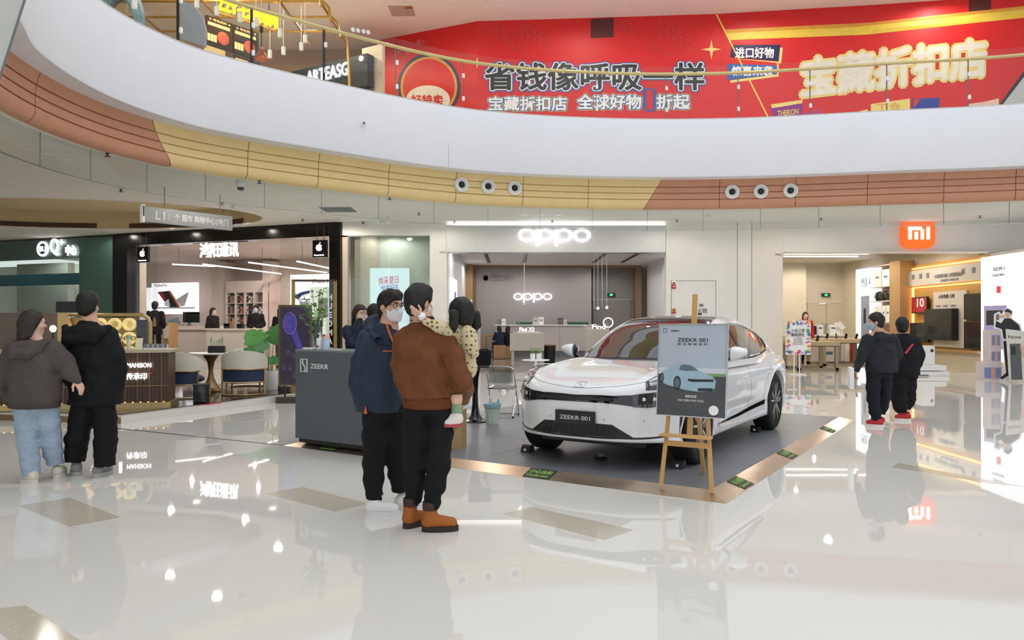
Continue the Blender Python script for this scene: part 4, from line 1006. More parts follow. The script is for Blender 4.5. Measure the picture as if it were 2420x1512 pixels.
# black light band across the nose
patch('light_band', fr([(-.60, .635), (-.45, .655), (-.3, .665), (0, .665), (.3, .665), (.45, .655), (.60, .635)]), fr([(-.60, .745), (-.4, .735), (0, .73), (.4, .735), (.60, .745)]), m_gloss, .005, 40, 4)
m_lens = M('smoked_lens', '2b2e33', .05, noise=.3, nscale=20, coat=1.)
for sg in (-1, 1):
    o = patch('headlamp', fr([(sg * .57, .635), (sg * .70, .625), (sg * .83, .65), (sg * .915, .69)]), fr([(sg * .57, .748), (sg * .70, .765), (sg * .83, .785), (sg * .915, .785)]), m_lens, .008, 18, 5)[0]
    for x in (.66, .74, .82):
        p = front(sg * x, .705); MB().ell((p[0], p[1] - .006, p[2]), (.026, .012, .020)).build('reflector', m_chrome, o, True)
MB().box(-.40, .40, front(0, .70)[1] - .010, front(0, .70)[1] + .0, .683, .712, .004).build('light_bar', M('band_dark', '1d2024', .15, noise=.1), car)
# lower grille, its mesh, lip strip
patch('lower_grille', fr([(-.57, .335), (-.35, .33), (0, .33), (.35, .33), (.57, .335)]), fr([(-.38, .455), (-.2, .46), (0, .46), (.2, .46), (.38, .455)]), m_matt, .004, 30, 4)
for sg in (-1, 1):
    for i in range(7):
        x = sg * (.08 + .062 * i); zt = .45 if abs(x) < .33 else .45 - (abs(x) - .33) * .7
        a, b = front(x, .336), front(x + .04, zt - .005)
        MB().tube([(a[0], a[1] - .004, a[2]), (b[0], b[1] - .004, b[2])], .004, 6).build('grille_bar', m_gloss, car)
seam_line('lip_strip', fr([(-.93, .36), (-.8, .342), (-.4, .325), (0, .322), (.4, .325), (.8, .342), (.93, .36)]), m_matt, .010)
for sg in (-1, 1): patch('corner_vent', [near((sg * .955, -.48, .36)), near((sg * .97, -.44, .36))], [near((sg * .955, -.48, .53)), near((sg * .97, -.44, .53))], m_matt, .004, 4, 6)
# number plate
pl = thing('number_plate', None, None); pl.parent = car
yp = front(0, .50)[1]
MB().box(-.225, .225, yp - .028, yp - .012, .435, .575, .005).build('plate_board', M('plate_black', '1e2123', .4), pl)
MB().box(-.12, .12, yp - .014, yp + .03, .46, .55).build('plate_bracket', m_matt, pl)
m_silver = M('silver_print', 'd9dadb', .35, metal=.2)
text('lettering', 'ZEEKR 001', .34, .040, M('plate_white', 'e4e6e8', .5), pl, (0, yp - .028, .505), bold=.006, depth=.002)
# bonnet edge, badge, hood lamps, sensors
seam_line('bonnet_gap', [near((-.80, -.36, .90)), near((-.70, -.55, .85)), near((-.5, -.74, .825)), near((-.25, -.83, .815)), near((0, -.86, .81)), near((.25, -.83, .815)), near((.5, -.74, .825)), near((.70, -.55, .85)), near((.80, -.36, .90))], m_greyink, .003)
for sg in (-1, 1): seam_line('bonnet_gap', [near((sg * .80, -.36, .90)), near((sg * .84, -.1, .95)), near((sg * .83, .3, .98)), near((sg * .80, .5, 1.0))], m_greyink, .003)
bd = front(0, .835); bz = near((0, -.80, .84), .003)
hl = M('hood_lamp_lens', 'b4b9bc', .08, metal=.5, noise=.4, nscale=8, coat=1.)
for sg in (-1, 1):
    o = patch('hood_lamp', [near((sg * .68, -.74, .80)), near((sg * .82, -.60, .80)), near((sg * .92, -.42, .86)), near((sg * .92, -.28, .92))], [near((sg * .64, -.66, .88)), near((sg * .70, -.52, .94)), near((sg * .76, -.36, .97)), near((sg * .83, -.20, .985))], M('hood_lamp_dark', '26282b', .1, coat=1., noise=.1), .004, 12, 6)[0]
    for k, f in enumerate((.30, .68)):
        pts = [near(Vector((sg * .70, -.70, .82)).lerp(Vector((sg * .66, -.64, .88)), f), .008), near(Vector((sg * .83, -.56, .83)).lerp(Vector((sg * .72, -.48, .94)), f), .014), near(Vector((sg * .90, -.36, .89)).lerp(Vector((sg * .80, -.26, .97)), f), .008)]
        MB().tube(spline(pts, .03), .022, 8).build('light_blade', hl, o, True)
mb = MB(); cz = .838; pts = [(-.055, cz - .032), (.055, cz - .032), (.055, cz + .032), (-.055, cz + .032)]
def hoodpt(x, t): return near((x, -.86 + t * .13, .80 + t * .07), .002)
hb_ = [hoodpt(-.055, .1), hoodpt(.055, .1), hoodpt(.055, .75), hoodpt(-.055, .75)]
MB().tube(hb_, .0045, 6, True).build('badge', m_silver, car); MB().tube([hoodpt(-.02, .75), hoodpt(-.02, .5), hoodpt(.02, .35), hoodpt(.02, .1)], .0045, 6).build('badge', m_silver, car)
for x in (-.66, -.30, .30, .66):
    p = front(x, .50); MB().lathe([(.014, 0), (.014, -.002), (0, -.003)], 14, (p[0], p[1] - .001, p[2]), 'y').build('parking_sensor', M('sensor_grey', 'c9cccd', .4), car)
# greenhouse guide surface
f_gc = ci([.20, .5, .9, 1.35, 1.75, 2.2, 2.8, 3.4, 3.9, 4.1], [.90, 1.04, 1.24, 1.44, 1.525, 1.54, 1.49, 1.33, 1.12, 1.02])
f_gw = ci([0, .5, 1.0, 2.0, 2.8, 3.4, 4.0], [.82, .85, .875, .885, .86, .80, .70])
def gh_field(x, y, z):
    ax = np.abs(x); yy = y - .30 * (ax / .85) ** 2.2 * np.clip((1.6 - y) / 1.2, 0, 1)
    top = (z - (f_gc(yy) - .06 * (ax / .7) ** 2.6)) * .85
    side = (ax - (f_gw(y) - .50 * (z - 1.0) - .25 * (z - 1.0) ** 2)) * .9
    return smax(smax(top, side, .09), smax(.85 - z, y - 4.0, .01), .01)
gx = np.arange(-.02, .98, .02); gy = np.arange(.0, 4.1, .02); gz = np.arange(.80, 1.62, .02)
X_, Y_, Z_ = np.meshgrid(gx, gy, gz, indexing='ij', sparse=True)
V, Q = surfnet(gh_field(X_, Y_, Z_) + 0 * X_ * Y_ * Z_, (gx[0], gy[0], gz[0]), .02)
V[:, 0] = np.maximum(V[:, 0], 0); V2 = V.copy(); V2[:, 0] *= -1; cent = V[Q].mean(1); Q = Q[cent[:, 0] > .0005]
GH = BVHTree.FromPolygons([tuple(v) for v in np.concatenate([V, V2])], [tuple(int(i) for i in q) for q in np.concatenate([Q, Q[:, ::-1] + len(V)])])
def ghn(x, y, z): return tuple(near((x, y, z), 0, GH))
def ghs(y, z, sg=1):
    """point on the greenhouse side seen from the flank"""
    h = GH.ray_cast(Vector((sg * 3, y, z)), Vector((-sg, 0, 0))); return tuple(h[0]) if h[0] else (sg * .8, y, z)
def ght(x, y):
    h = GH.ray_cast(Vector((x, y, 3)), Vector((0, 0, -1))); return tuple(h[0])
m_wind = glass('windscreen_glass', '98a3a1', 2.6, .80); m_wind2 = glass('tinted_window', '7b817f', 3.0, .65)
xs = np.linspace(-1, 1, 13)
ws_b = [ght(.80 * x, .50 + .31 * abs(x) ** 2.2) for x in xs]; ws_t = [ght(.555 * x, 1.50 + .06 * x * x) for x in xs]
patch('windscreen', ws_b, ws_t, m_wind, .006, 30, 16, bvh=GH)
patch('roof', [ght(.575 * x, 1.50 + .06 * x * x) for x in xs], [ght(.55 * x, 3.05) for x in xs], m_gloss, .006, 24, 24, bvh=GH, thick=.01)
patch('rear_window', [ght(.55 * x, 3.06) for x in xs], [ght(.60 * x, 3.92) for x in xs], m_wind2, .006, 20, 12, bvh=GH)
patch('cowl', [ght(.84 * x, .40 + .31 * abs(x) ** 2.2) for x in xs], ws_b, m_matt, .003, 24, 2, bvh=GH)
m_brow = M('screen_frit', '101113', .15, noise=.05)
patch('screen_frit', [ght(.565 * x, 1.40 + .06 * x * x) for x in xs], ws_t, m_brow, .009, 24, 3, bvh=GH)
for sg in (-1, 1):
    # A pillar and roof rail in body colour, window frames in black
    lo = [ght(sg * .80, .80), ght(sg * .69, 1.15), ght(sg * .565, 1.50), ght(sg * .49, 2.0), ght(sg * .44, 2.6), ght(sg * .44, 3.05), ght(sg * .50, 3.5), ght(sg * .60, 3.9)]
    hi = [ghs(.78, 1.02, sg), ghs(1.12, 1.20, sg), ghs(1.45, 1.37, sg), ghs(2.0, 1.435, sg), ghs(2.6, 1.41, sg), ghs(3.05, 1.32, sg), ghs(3.4, 1.20, sg), ghs(3.75, 1.06, sg)]
    patch('roof_rail', lo, hi, m_paint, .010, 40, 6, bvh=GH, thick=.012)
    wt = [ghs(.80, 1.025, sg), ghs(1.12, 1.195, sg), ghs(1.45, 1.362, sg), ghs(2.0, 1.427, sg), ghs(2.6, 1.40, sg), ghs(3.05, 1.31, sg), ghs(3.30, 1.215, sg)]
    wb = [ghs(.82, 1.00, sg), ghs(1.12, 1.00, sg), ghs(1.45, 1.005, sg), ghs(2.0, 1.02, sg), ghs(2.6, 1.04, sg), ghs(3.05, 1.07, sg), ghs(3.30, 1.12, sg)]
    patch('side_window', wb, wt, m_wind2, .004, 40, 8, bvh=GH)
    pil = lambda y0, y1: patch('window_pillar', [ghs(y0, 1.01, sg), ghs(y1, 1.01, sg)], [ghs(y0 + .02, 1.415, sg), ghs(y1 + .02, 1.415, sg)], m_gloss, .007, 3, 8, bvh=GH)
    pil(1.78, 1.90); patch('window_pillar', [ghs(1.0, 1.0, sg), ghs(1.04, 1.0, sg)], [ghs(1.06, 1.15, sg), ghs(1.10, 1.17, sg)], m_gloss, .007, 3, 6, bvh=GH)
    fr_ = wb + wt[::-1]; MB().tube([near(p, .006, GH) for p in fr_], .012, 6, True).build('window_trim', m_gloss, car, True)
    patch('quarter_panel', [ghs(3.30, 1.12, sg), ghs(3.6, 1.02, sg), ghs(3.85, 1.0, sg)], [ghs(3.30, 1.22, sg), ghs(3.55, 1.14, sg), ghs(3.80, 1.05, sg)], m_paint, .008, 8, 4, bvh=GH)
    patch('belt_panel', [ghs(y, .93, sg) for y in np.linspace(.7, 3.7, 14)], [ghs(y, 1.0 + .07 * max(0, (y - 2.2)) ** 1.2 * .9, sg) for y in np.linspace(.7, 3.7, 14)], m_paint, .006, 40, 4, bvh=GH)
    # side trim, handles, door gaps
    patch('sill_strip', [near((sg * .97, y, z)) for y, z in ((.55, .335), (1.4, .35), (2.45, .40))], [near((sg * .97, y, z)) for y, z in ((.55, .350), (1.4, .385), (2.50, .455))], m_gloss, .005, 24, 3)
    for pts in ([(.60, .98), (.56, .75), (.60, .45), (.66, .28)], [(1.83, 1.0), (1.85, .7), (1.84, .45), (1.80, .29)], [(2.75, 1.03), (2.70, .85), (2.50, .72), (2.42, .5), (2.44, .30)]):
        seam_line('door_gap', [near((sg * 1.0, y, z)) for y, z in pts], m_greyink, .0028)
    for y in (1.55, 2.55):
        a, b = near((sg * 1, y, .80), .004), near((sg * 1, y + .2, .81), .004); MB().tube([a, b], .011, 8).build('door_handle', m_paint, car, True)
    # wheel arch lips
    for yw in (0., 3.):
        pts = [near((sg * .985, yw + (WR + .06) * math.cos(a), WZ + (WR + .06) * math.sin(a)), .0) for a in np.linspace(-.35, math.pi + .35, 26)]
        MB().tube(pts, .010, 6).build('arch_lip', m_paint, car, True)
    # mirror
    mt = bpy.data.objects.new('door_mirror', None); C.objects.link(mt); mt.parent = car
    mx = sg * 1.06
    mb = MB().ell((mx, .92, 1.065), (.125, .085, .098), 20, 12); mb.v = [(x, min(y, .955), 1.105 + (z - 1.065) * (1.05 - .55 * max(0, min(1, ((x - mx) * sg + .125) / .25))) + .02 * (x - mx) * sg / .125) for x, y, z in mb.v]; mb.v = [(mx + sg * max((x - mx) * sg, -.055), y, z) for x, y, z in mb.v]; mb.build('shell', m_paint, mt, True)
    MB().ell((mx - sg * .055, .935, 1.095), (.032, .055, .085), 16, 8).build('lower_shell', m_gloss, mt, True)
    MB().box(mx - .10, mx + .10, .952, .962, 1.05, 1.16, .01).build('mirror_glass', m_chrome, mt)
    MB().bar((sg * .90, .93, .985), (sg * .99, .93, 1.05), .05, .03).build('stalk', m_gloss, mt)
# rear spoiler
MB().tube([near((x, 3.98, 1.04), .012) for x in np.linspace(-.62, .62, 15)], .022, 8).build('spoiler', m_gloss, car, True)
# cabin: dashboard, seats, wheel, floor tub
cab = bpy.data.objects.new('cabin', None); C.objects.link(cab); cab.parent = car
m_int = M('cabin_grey', '4c4d4f', .7, noise=.1); m_int2 = M('cabin_pale', '8d8a85', .7, noise=.08)
MB().box(-.74, .74, .75, 1.15, .84, .985, .04).build('dashboard', m_int, cab); MB().box(-.72, .72, 1.1, 3.6, .55, .62).build('floor_tub', m_int, cab)
MB().box(-.13, .13, 1.08, 1.11, .95, 1.12, .01).build('screen', m_gloss, cab)
MB().tube([(-.36 + .17 * math.cos(a), 1.30, .98 + .17 * math.sin(a)) for a in np.linspace(0, 2 * math.pi, 21)[:-1]], .015, 6, True).build('steering_wheel', m_matt, cab, True)
for x in (-.37, .37):
    for y in (1.95, 2.85):
        MB().box(x - .25, x + .25, y - .5, y, .62, .80, .06).build('seat', m_int2, cab); MB().xf(Matrix.Translation((0, 0, 0))).box(x - .25, x + .25, y - .02, y + .13, .74, 1.20, .05).build('seat_back', m_int2, cab)
        MB().box(x - .13, x + .13, y + .03, y + .12, 1.21, 1.36, .03).build('headrest', m_int2, cab)
# wheels
m_tyre = M('tyre_rubber', '141415', .75, noise=.15, bump=.1); m_rim = M('rim_dark', '2a2c30', .25, metal=.8); m_rimb = M('rim_bright', 'b7babd', .2, metal=.9)
def make_wheel(sg):
    wt = bpy.data.objects.new('wheel', None); C.objects.link(wt); wt.parent = car
    R = WR; W = .125
    MB().lathe([(.262, -W + .01), (.30, -W), (R - .03, -W + .005), (R - .004, -W + .03), (R, -W + .06), (R, W - .06), (R - .004, W - .03), (R - .03, W - .005), (.30, W), (.262, W - .01)], 48, axis='x').build('tyre', m_tyre, wt, True)
    MB().lathe([(.262, -W + .01), (.25, -W + .03), (.245, 0), (.25, W - .03), (.265, W - .012)], 40, axis='x').build('barrel', m_rim, wt, True)
    MB().lathe([(.17, -.01), (.17, .01), (.05, .02)], 32, axis='x').build('brake_disc', M('brake_steel', '6b6c6e', .35, metal=1.), wt, True)
    o = sg * (W - .03)
    MB().lathe([(.07, o - .02), (.07, o + sg * .02), (.05, o + sg * .026), (0, o + sg * .027)], 20, axis='x').build('hub', m_rim, wt, True)
    for k in range(5):
        a = 2 * math.pi * k / 5 + .3
        for d, m_ in ((-.16, m_rim), (.16, m_rimb)):
            p = (o, .05 * math.cos(a + d), .05 * math.sin(a + d)); q = (o + sg * .005, .252 * math.cos(a + d * 1.4), .252 * math.sin(a + d * 1.4))
            MB().bar(p, q, .062 if m_ is m_rim else .020, .045, (1, 0, 0)).build('spoke', m_, wt)
    MB().tube([(o + sg * .012, .258 * math.cos(a), .258 * math.sin(a)) for a in np.linspace(0, 2 * math.pi, 49)[:-1]], .008, 6, True).build('rim_edge', m_rimb, wt, True)
    return wt
wl_ = make_wheel(-1); wr_ = make_wheel(1)
wl_.location = (-.855, 0, WZ); wr_.location = (.855, 0, WZ)
dup(wl_, (-.855, 3.0, WZ)); dup(wr_, (.855, 3.0, WZ))
# underbody
MB().box(-.60, .60, -.55, 3.7, .20, .30).build('underbody', m_matt, car)
# wheel chocks
for k, (x, y, lab) in enumerate(((.86, -.33, 'black wheel chock in front of the car wheel behind the easel'), (-.90, -.36, 'black wheel chock in front of the car wheel near the folding chairs'), (.80, 3.0 - .36, 'black wheel chock in front of the rear car wheel'), (0., -.35, 'small black stopper block under the middle of the front bumper'))):
    p = CO + Vector((math.cos(PRZ) * x - math.sin(PRZ) * y, math.sin(PRZ) * x + math.cos(PRZ) * y, 0)); t = thing('wheel_chock', lab, 'wheel chock', (p.x, p.y, ZP), PRZ, 'black wheel chocks under the car')
    if k < 3:
        MB().prism([(-.07, 0), (.06, 0), (.04, .07), (-.01, .085), (-.04, .07)], -.055, .055, 'yz').build('wedge', m_matt, t); MB().box(-.012, .012, -.066, -.052, .02, .045).build('tag', m_wht, t)
    else:
        MB().box(-.06, .06, -.04, .04, 0, .03, .01).build('base', m_matt, t); MB().box(-.03, .03, -.03, .03, .03, .08, .01).build('pad', m_greyink, t)
# ------------------------------------------------------------------ things on the display platform
m_desk = M('desk_grey', '5b6266', .5, noise=.03, nscale=2)
dk = thing('display_desk', 'dark grey reception desk with white emblem and word on its front', 'desk', fl(698, 1044, ZP), PRZ)
DL = 1.78
MB().box(0, DL, 0, .02, .05, 1.10).build('front_panel', m_desk, dk); MB().box(0, .02, .02, .5, .05, 1.10).build('side_panel', m_desk, dk); MB().box(DL - .02, DL, .02, .5, .05, 1.10).build('side_panel', m_desk, dk)
MB().box(-.005, DL + .005, -.005, .52, 1.10, 1.125, .004).build('worktop', M('desk_top', '787e82', .4, noise=.03), dk); MB().box(.03, DL - .03, .03, .48, 0, .05).build('plinth', m_matt, dk)
em = MB().tube([(.10, -.004, .86), (.21, -.004, .86), (.21, -.004, 1.01), (.10, -.004, 1.01)], .007, 6, True).build('emblem', m_wprint, dk)
MB().tube([(.135, -.004, 1.01), (.135, -.004, .96), (.175, -.004, .91), (.175, -.004, .86)], .006, 6).build('emblem', m_wprint, dk)
text('lettering', 'ZEEKR', .30, .055, m_wprint, dk, (.42, -.002, .93), bold=.008, depth=.004)
def on_desk(name, label, cat, x, y): return thing(name, label, cat, fl(698, 1044, ZP) + Vector((math.cos(PRZ) * x - math.sin(PRZ) * y, math.sin(PRZ) * x + math.cos(PRZ) * y, 1.125)), PRZ)
t = on_desk('glass_vase', 'tall clear glass vase with leafy green stems on the grey desk', 'vase', .16, .2)
MB().lathe([(.0, .0), (.055, .0), (.06, .02), (.068, .36), (.063, .36), (.055, .03), (0, .03)], 24).build('vessel', glass('vase_glass', 'dfe4e4', 1.3, .9), t, True)
m_leaf = M('leaf_green', '5fa34a', .5, noise=.25, nscale=20); m_leafd = M('leaf_dark', '3f7d3d', .5, noise=.2, nscale=20); m_stem = M('stem_green', '6b8a4a', .6)
rg = random.Random(3)
leafme = None
for k in range(13):
    a = rg.uniform(0, 6.28); lean = rg.uniform(.05, .30); hgt = rg.uniform(.42, .78)
    tip = Vector((lean * math.cos(a) * 1.05, lean * math.sin(a) * .8, hgt)); pts = [Vector((.02 * math.cos(a), .02 * math.sin(a), .04)), Vector((tip.x * .25, tip.y * .25, hgt * .5)), tip]
    pts = spline(pts, .08); st = MB().tube(pts, .004, 5).build('stem', m_stem, t)
    for j in range(15):
        f = .42 + .58 * j / 14; p = pts[min(len(pts) - 1, int(f * (len(pts) - 1)))]; an = rg.uniform(0, 6.28); up = rg.uniform(-.1, .6)
        d = Vector((math.cos(an), math.sin(an), up)).normalized(); sd = d.cross(Vector((0, 0, 1))).normalized(); ln = rg.uniform(.05, .09)
        if leafme is None:
            leafme = bpy.data.meshes.new('leaf'); leafme.from_pydata([(0, 0, 0), (.5, -.32, .06), (1, 0, -.05), (.5, .32, .06), (.5, 0, 0)], [], [(0, 1, 4), (1, 2, 4), (2, 3, 4), (3, 0, 4)]); leafme.materials.append(m_leaf)
        o = bpy.data.objects.new('leaf', leafme); C.objects.link(o); o.parent = st
        o.matrix_local = Matrix.Translation(p) @ Matrix((d, sd, sd.cross(d) * -1)).transposed().to_4x4() @ Matrix.Scale(ln, 4)
t = on_desk('pump_bottle', 'white pump dispenser bottle next to the glass vase', 'bottle', .30, .12)
MB().lathe([(0, 0), (.042, 0), (.045, .01), (.045, .125), (.04, .135), (.015, .14), (.015, .16)], 20).build('bottle', m_wht, t, True); MB().tube([(0, 0, .16), (0, 0, .19), (-.035, 0, .19)], .009, 8).build('pump', m_wht, t, True); MB().box(-.02, .02, -.0465, -.043, .03, .045).build('label_mark', m_ink, t)
t = on_desk('tissue_tub', 'pale blue tub with a pink lid beside the pump bottle', 'tub', .40, .12)
MB().lathe([(0, 0), (.045, 0), (.047, .01), (.047, .13), (.044, .135)], 20).build('tub', M('tub_blue', 'b9cbe0', .4, noise=.15, nscale=12), t, True); MB().lathe([(.046, .135), (.046, .17), (.035, .185), (0, .187)], 20).build('lid', M('lid_pink', 'e8b3a8', .4), t, True); MB().ell((.01, -.036, .17), (.014, .014, .014)).build('opening', m_ink, t)
t = on_desk('pebble_tray', 'small white tray at the foot of the glass vase', 'tray', .14, .06)
MB().box(-.07, .10, -.02, .03, 0, .012, .004).build('tray', m_wht, t)
for k in range(4): MB().ell((-.05 + .04 * k, 0, .016), (.016, .014, .009)).build('pebble', m_wht, t, True)
# easel with poster board
fl1, fl2, fb = fl(1562, 1147, ZP), fl(1682, 1160, ZP), fl(1660, 1137, ZP) + Vector((.10, .35, 0))
fb.z = ZP
m_pine = M('pine_wood', 'd2a566', .5, noise=.10, nscale=4, aniso=(1, 1, .15))
mid = (fl1 + fl2) / 2; ed = (fl2 - fl1).normalized(); eb = Vector((-ed.y, ed.x, 0)); erz = math.atan2(ed.y, ed.x)
es = thing('easel', 'light pine artist easel holding the car poster', 'easel', (mid.x, mid.y, ZP), erz)
W2 = (fl2 - fl1).length / 2; TOPZ = 1.70
def lean(z): return .16 * z / 1.5
MB().bar((-W2, 0, 0), (-W2 * .62, lean(1.0), 1.05), .035, .018, (0, 1, 0)).build('front_leg', m_pine, es); MB().bar((W2, 0, 0), (W2 * .62, lean(1.0), 1.05), .035, .018, (0, 1, 0)).build('front_leg', m_pine, es)
MB().bar((.02, .045, .46), (.02, lean(TOPZ) + .04, TOPZ), .045, .018, (0, 1, 0)).build('mast', m_pine, es)
lb = Matrix.Rotation(-erz, 4, 'Z') @ (fb - Vector((mid.x, mid.y, ZP)))
MB().bar((.02, lean(1.05) + .06, 1.1), (lb.x, lb.y, 0), .035, .018, (0, 1, 0)).build('rear_leg', m_pine, es)
MB().box(-.225, .225, -.06, .04, .445, .465).build('ledge', m_pine, es); MB().box(-W2 * .84, W2 * .84, .02, .045, .355, .40).build('cross_bar', m_pine, es)
pb = thing('poster_board', 'framed car poster with grey sky and dark road leaning on the pine easel', 'poster', (mid.x, mid.y, ZP), erz)
bw, bh = .60, .80
def pframe(o): o.rotation_euler = (math.radians(-6.2), 0, 0); o.location = (.042, -.012, .468 + .165); return o
Zs = .0
def pb_build(mbx, name, m): return pframe(mbx.build(name, m, pb))
pb_build(MB().box(-bw / 2, bw / 2, .002, .022, 0, bh), 'board', M('poster_sky', 'b4bfc9', .25, noise=.03))
pb_build(MB().box(-bw / 2, bw / 2, -.0005, .002, 0, .38), 'road_print', M('poster_road', '45484a', .25, noise=.12))
pb_build(MB().box(-bw / 2, bw / 2, -.0008, -.0003, .36, .42), 'wall_print', M('poster_wall', 'cdd3d6', .3)); pb_build(MB().box(.12, bw / 2, -.0012, -.0008, .35, .375), 'grass_print', M('poster_grass', '7f9e6b', .4))
for x0, x1, z0, z1 in ((-bw / 2 - .008, -bw / 2, -.008, bh + .008), (bw / 2, bw / 2 + .008, -.008, bh + .008), (-bw / 2, bw / 2, -.008, 0), (-bw / 2, bw / 2, bh, bh + .008)): pb_build(MB().box(x0, x1, -.006, .026, z0, z1), 'frame', m_steel)
def ptext(s, x, z, w_, h_, m, bold=.0):
    o = text('lettering', s, w_, h_, m, pb, bold=bold, depth=.001); R = Matrix.Rotation(math.radians(-6.2), 4, 'X'); o.rotation_euler = (math.radians(-6.2), 0, 0); o.location = R @ Vector((x, -.0008, z)) + Vector((.042, -.012, .633))
ptext('ZEEKR 001', .0, .665, .27, .034, M('poster_ink', '2f3438', .4), .006); ptext('豪 华 猎 装 轿 跑', .0, .628, .27, .018, MATS['poster_ink'])
ptext('ZEEKR', -.16, .745, .08, .012, MATS['poster_ink'], .02); ptext('极氪出发', -.0, .172, .10, .025, m_wprint, .008); ptext('STAY ZERO STAY COOL', .0, .135, .23, .018, m_wprint, .004)
pb_build(MB().tube([(-.265, -.001, .73), (-.235, -.001, .73), (-.235, -.001, .765), (-.265, -.001, .765)], .0018, 5, True), 'emblem', MATS['poster_ink'])
pb_build(MB().lathe([(.042, 0), (.042, -.0015), (0, -.0016)], 24, (.20, 0, .06), 'y'), 'round_label', m_wprint)
# printed car: flat shapes
m_pc = M('poster_car_blue', '9dbccb', .3, noise=.05); m_pcd = M('poster_car_dark', '20262b', .3); m_pcg = M('poster_car_glass', '5d6f78', .3)
car_out = [(-.28, .33), (-.27, .29), (-.22, .265), (-.13, .245), (-.05, .225), (.06, .215), (.17, .225), (.205, .25), (.215, .31), (.19, .345), (.11, .38), (.06, .40), (.0, .445), (-.06, .455), (-.12, .45), (-.20, .41), (-.26, .385)]
pb_build(MB().prism(car_out, -.0025, -.0005), 'car_print', m_pc)
pb_build(MB().prism([(-.10, .44), (-.06, .447), (-.0, .438), (.06, .398), (-.06, .392), (-.11, .40)], -.0032, -.0025), 'car_print_glass', m_pcg)
pb_build(MB().prism([(-.03, .325), (.02, .322), (.195, .325), (.195, .305), (.02, .298), (-.03, .305)], -.0032, -.0025), 'car_print_lamps', m_pcd); pb_build(MB().prism([(.06, .245), (.19, .25), (.18, .225), (.06, .22)], -.0032, -.0025), 'car_print_grille', m_pcd)
for x, z, rx, rz_ in ((-.125, .285, .033, .062), (-.265, .325, .018, .045)):
    pb_build(MB().prism([(x + rx * math.cos(a), z + rz_ * math.sin(a)) for a in np.linspace(0, 6.28, 21)[:-1]], -.0036, -.0025), 'car_print_wheel', m_pcd); pb_build(MB().prism([(x + .7 * rx * math.cos(a), z + .7 * rz_ * math.sin(a)) for a in np.linspace(0, 6.28, 21)[:-1]], -.004, -.0036), 'car_print_rim', m_pcg)
# folding chairs
m_acr = glass('clear_acrylic', 'eef1f1', 1.2, .9)
def folding_chair(loc, rz, label):
    t = thing('folding_chair', label, 'chair', loc, rz, 'clear folding chairs behind the car'); w2 = .215
    for s in (-1, 1):
        MB().tube(spline([(s * w2, -.20, .01), (s * w2, .02, .40), (s * w2, .15, .66), (s * w2 * .95, .17, .74), (s * w2 * .6, .18, .775)], .05), .011, 8).build('front_leg', m_chrome, t, True)
        MB().tube([(s * w2 * .93, .22, .01), (s * w2 * .93, -.10, .43)], .011, 8).build('rear_leg', m_chrome, t, True)
    MB().tube([(-w2 * .6, .18, .775), (0, .182, .782), (w2 * .6, .18, .775)], .011, 8).build('back_rail', m_chrome, t, True)
    MB().tube([(-w2, -.2, .02), (w2, -.2, .02)], .010, 8).build('foot_bar', m_chrome, t, True); MB().tube([(-w2 * .93, .22, .02), (w2 * .93, .22, .02)], .010, 8).build('foot_bar', m_chrome, t, True)
    MB().box(-.20, .20, -.24, .16, .43, .455, .02).build('seat', m_acr, t); MB().tube([(-.205, -.245, .443), (.205, -.245, .443), (.205, .16, .443), (-.205, .16, .443)], .010, 8, True).build('seat_frame', m_chrome, t, True)
    MB().box(-.19, .19, .145, .16, .52, .76, .01).build('back_panel', m_acr, t)
    for s in (-1, 1):
        for y in (-.2, .22): MB().lathe([(0, 0), (.015, 0), (.015, .03), (0, .03)], 10, (s * w2 * .96, y, 0)).build('rubber_foot', m_matt, t)
p = fl(1188, 988, ZP); folding_chair((p.x, p.y + .25, ZP), math.radians(168), 'clear acrylic folding chair with chrome frame behind the pale bin'); folding_chair((p.x + .62, p.y + 1.0, ZP), math.radians(196), 'clear acrylic folding chair further back, half hidden by the car')
# bin
p = fl(1163, 1003, ZP); t = thing('waste_bin', 'pale mint faceted waste bin with a blue liner', 'bin', (p.x, p.y + .11, ZP))
n8 = 9; mb = MB(); r0, r1, hb2 = .088, .122, .285
mb.lathe([(0, 0), (r0, 0), (r1, hb2), (r1 - .006, hb2), (r0 - .006, .01), (0, .01)], n8).build('bin_body', M('mint_plastic', 'cfdcd0', .4, noise=.02), t)
MB().lathe([(r1 + .004, hb2 - .05), (r1 + .008, hb2 + .004), (r1 - .01, hb2 + .006), (r1 - .02, hb2 - .08)], 18).build('liner', M('blue_liner', '9cc3cf', .4, noise=.1), t, True); MB().prism([(.06, hb2 - .02), (.105, hb2 - .02), (.10, hb2 + .075), (.07, hb2 + .06)], -.02, -.016).build('liner_flap', MATS['blue_liner'], t)
# carton box
p = fl(1070, 1062, ZP); t = thing('carton_box', 'brown cardboard carton standing on the platform behind the boots', 'box', (p.x - .05, p.y + .02, ZP), math.radians(-8))
m_card = M('cardboard', 'b39668', .7, noise=.06, nscale=6)
MB().box(-.22, .15, 0, .3, 0, .44).build('body', m_card, t); MB().box(-.222, .152, -.002, .302, .30, .312).build('tape', M('tape_tan', 'c2a778', .5), t); text('print', 'II 个', .08, .05, M('carton_ink', '5a4528', .7), t, (.06, -.002, .24), depth=.001); MB().box(-.16, -.13, -.002, 0, .16, .20).build('print', MATS['carton_ink'], t)
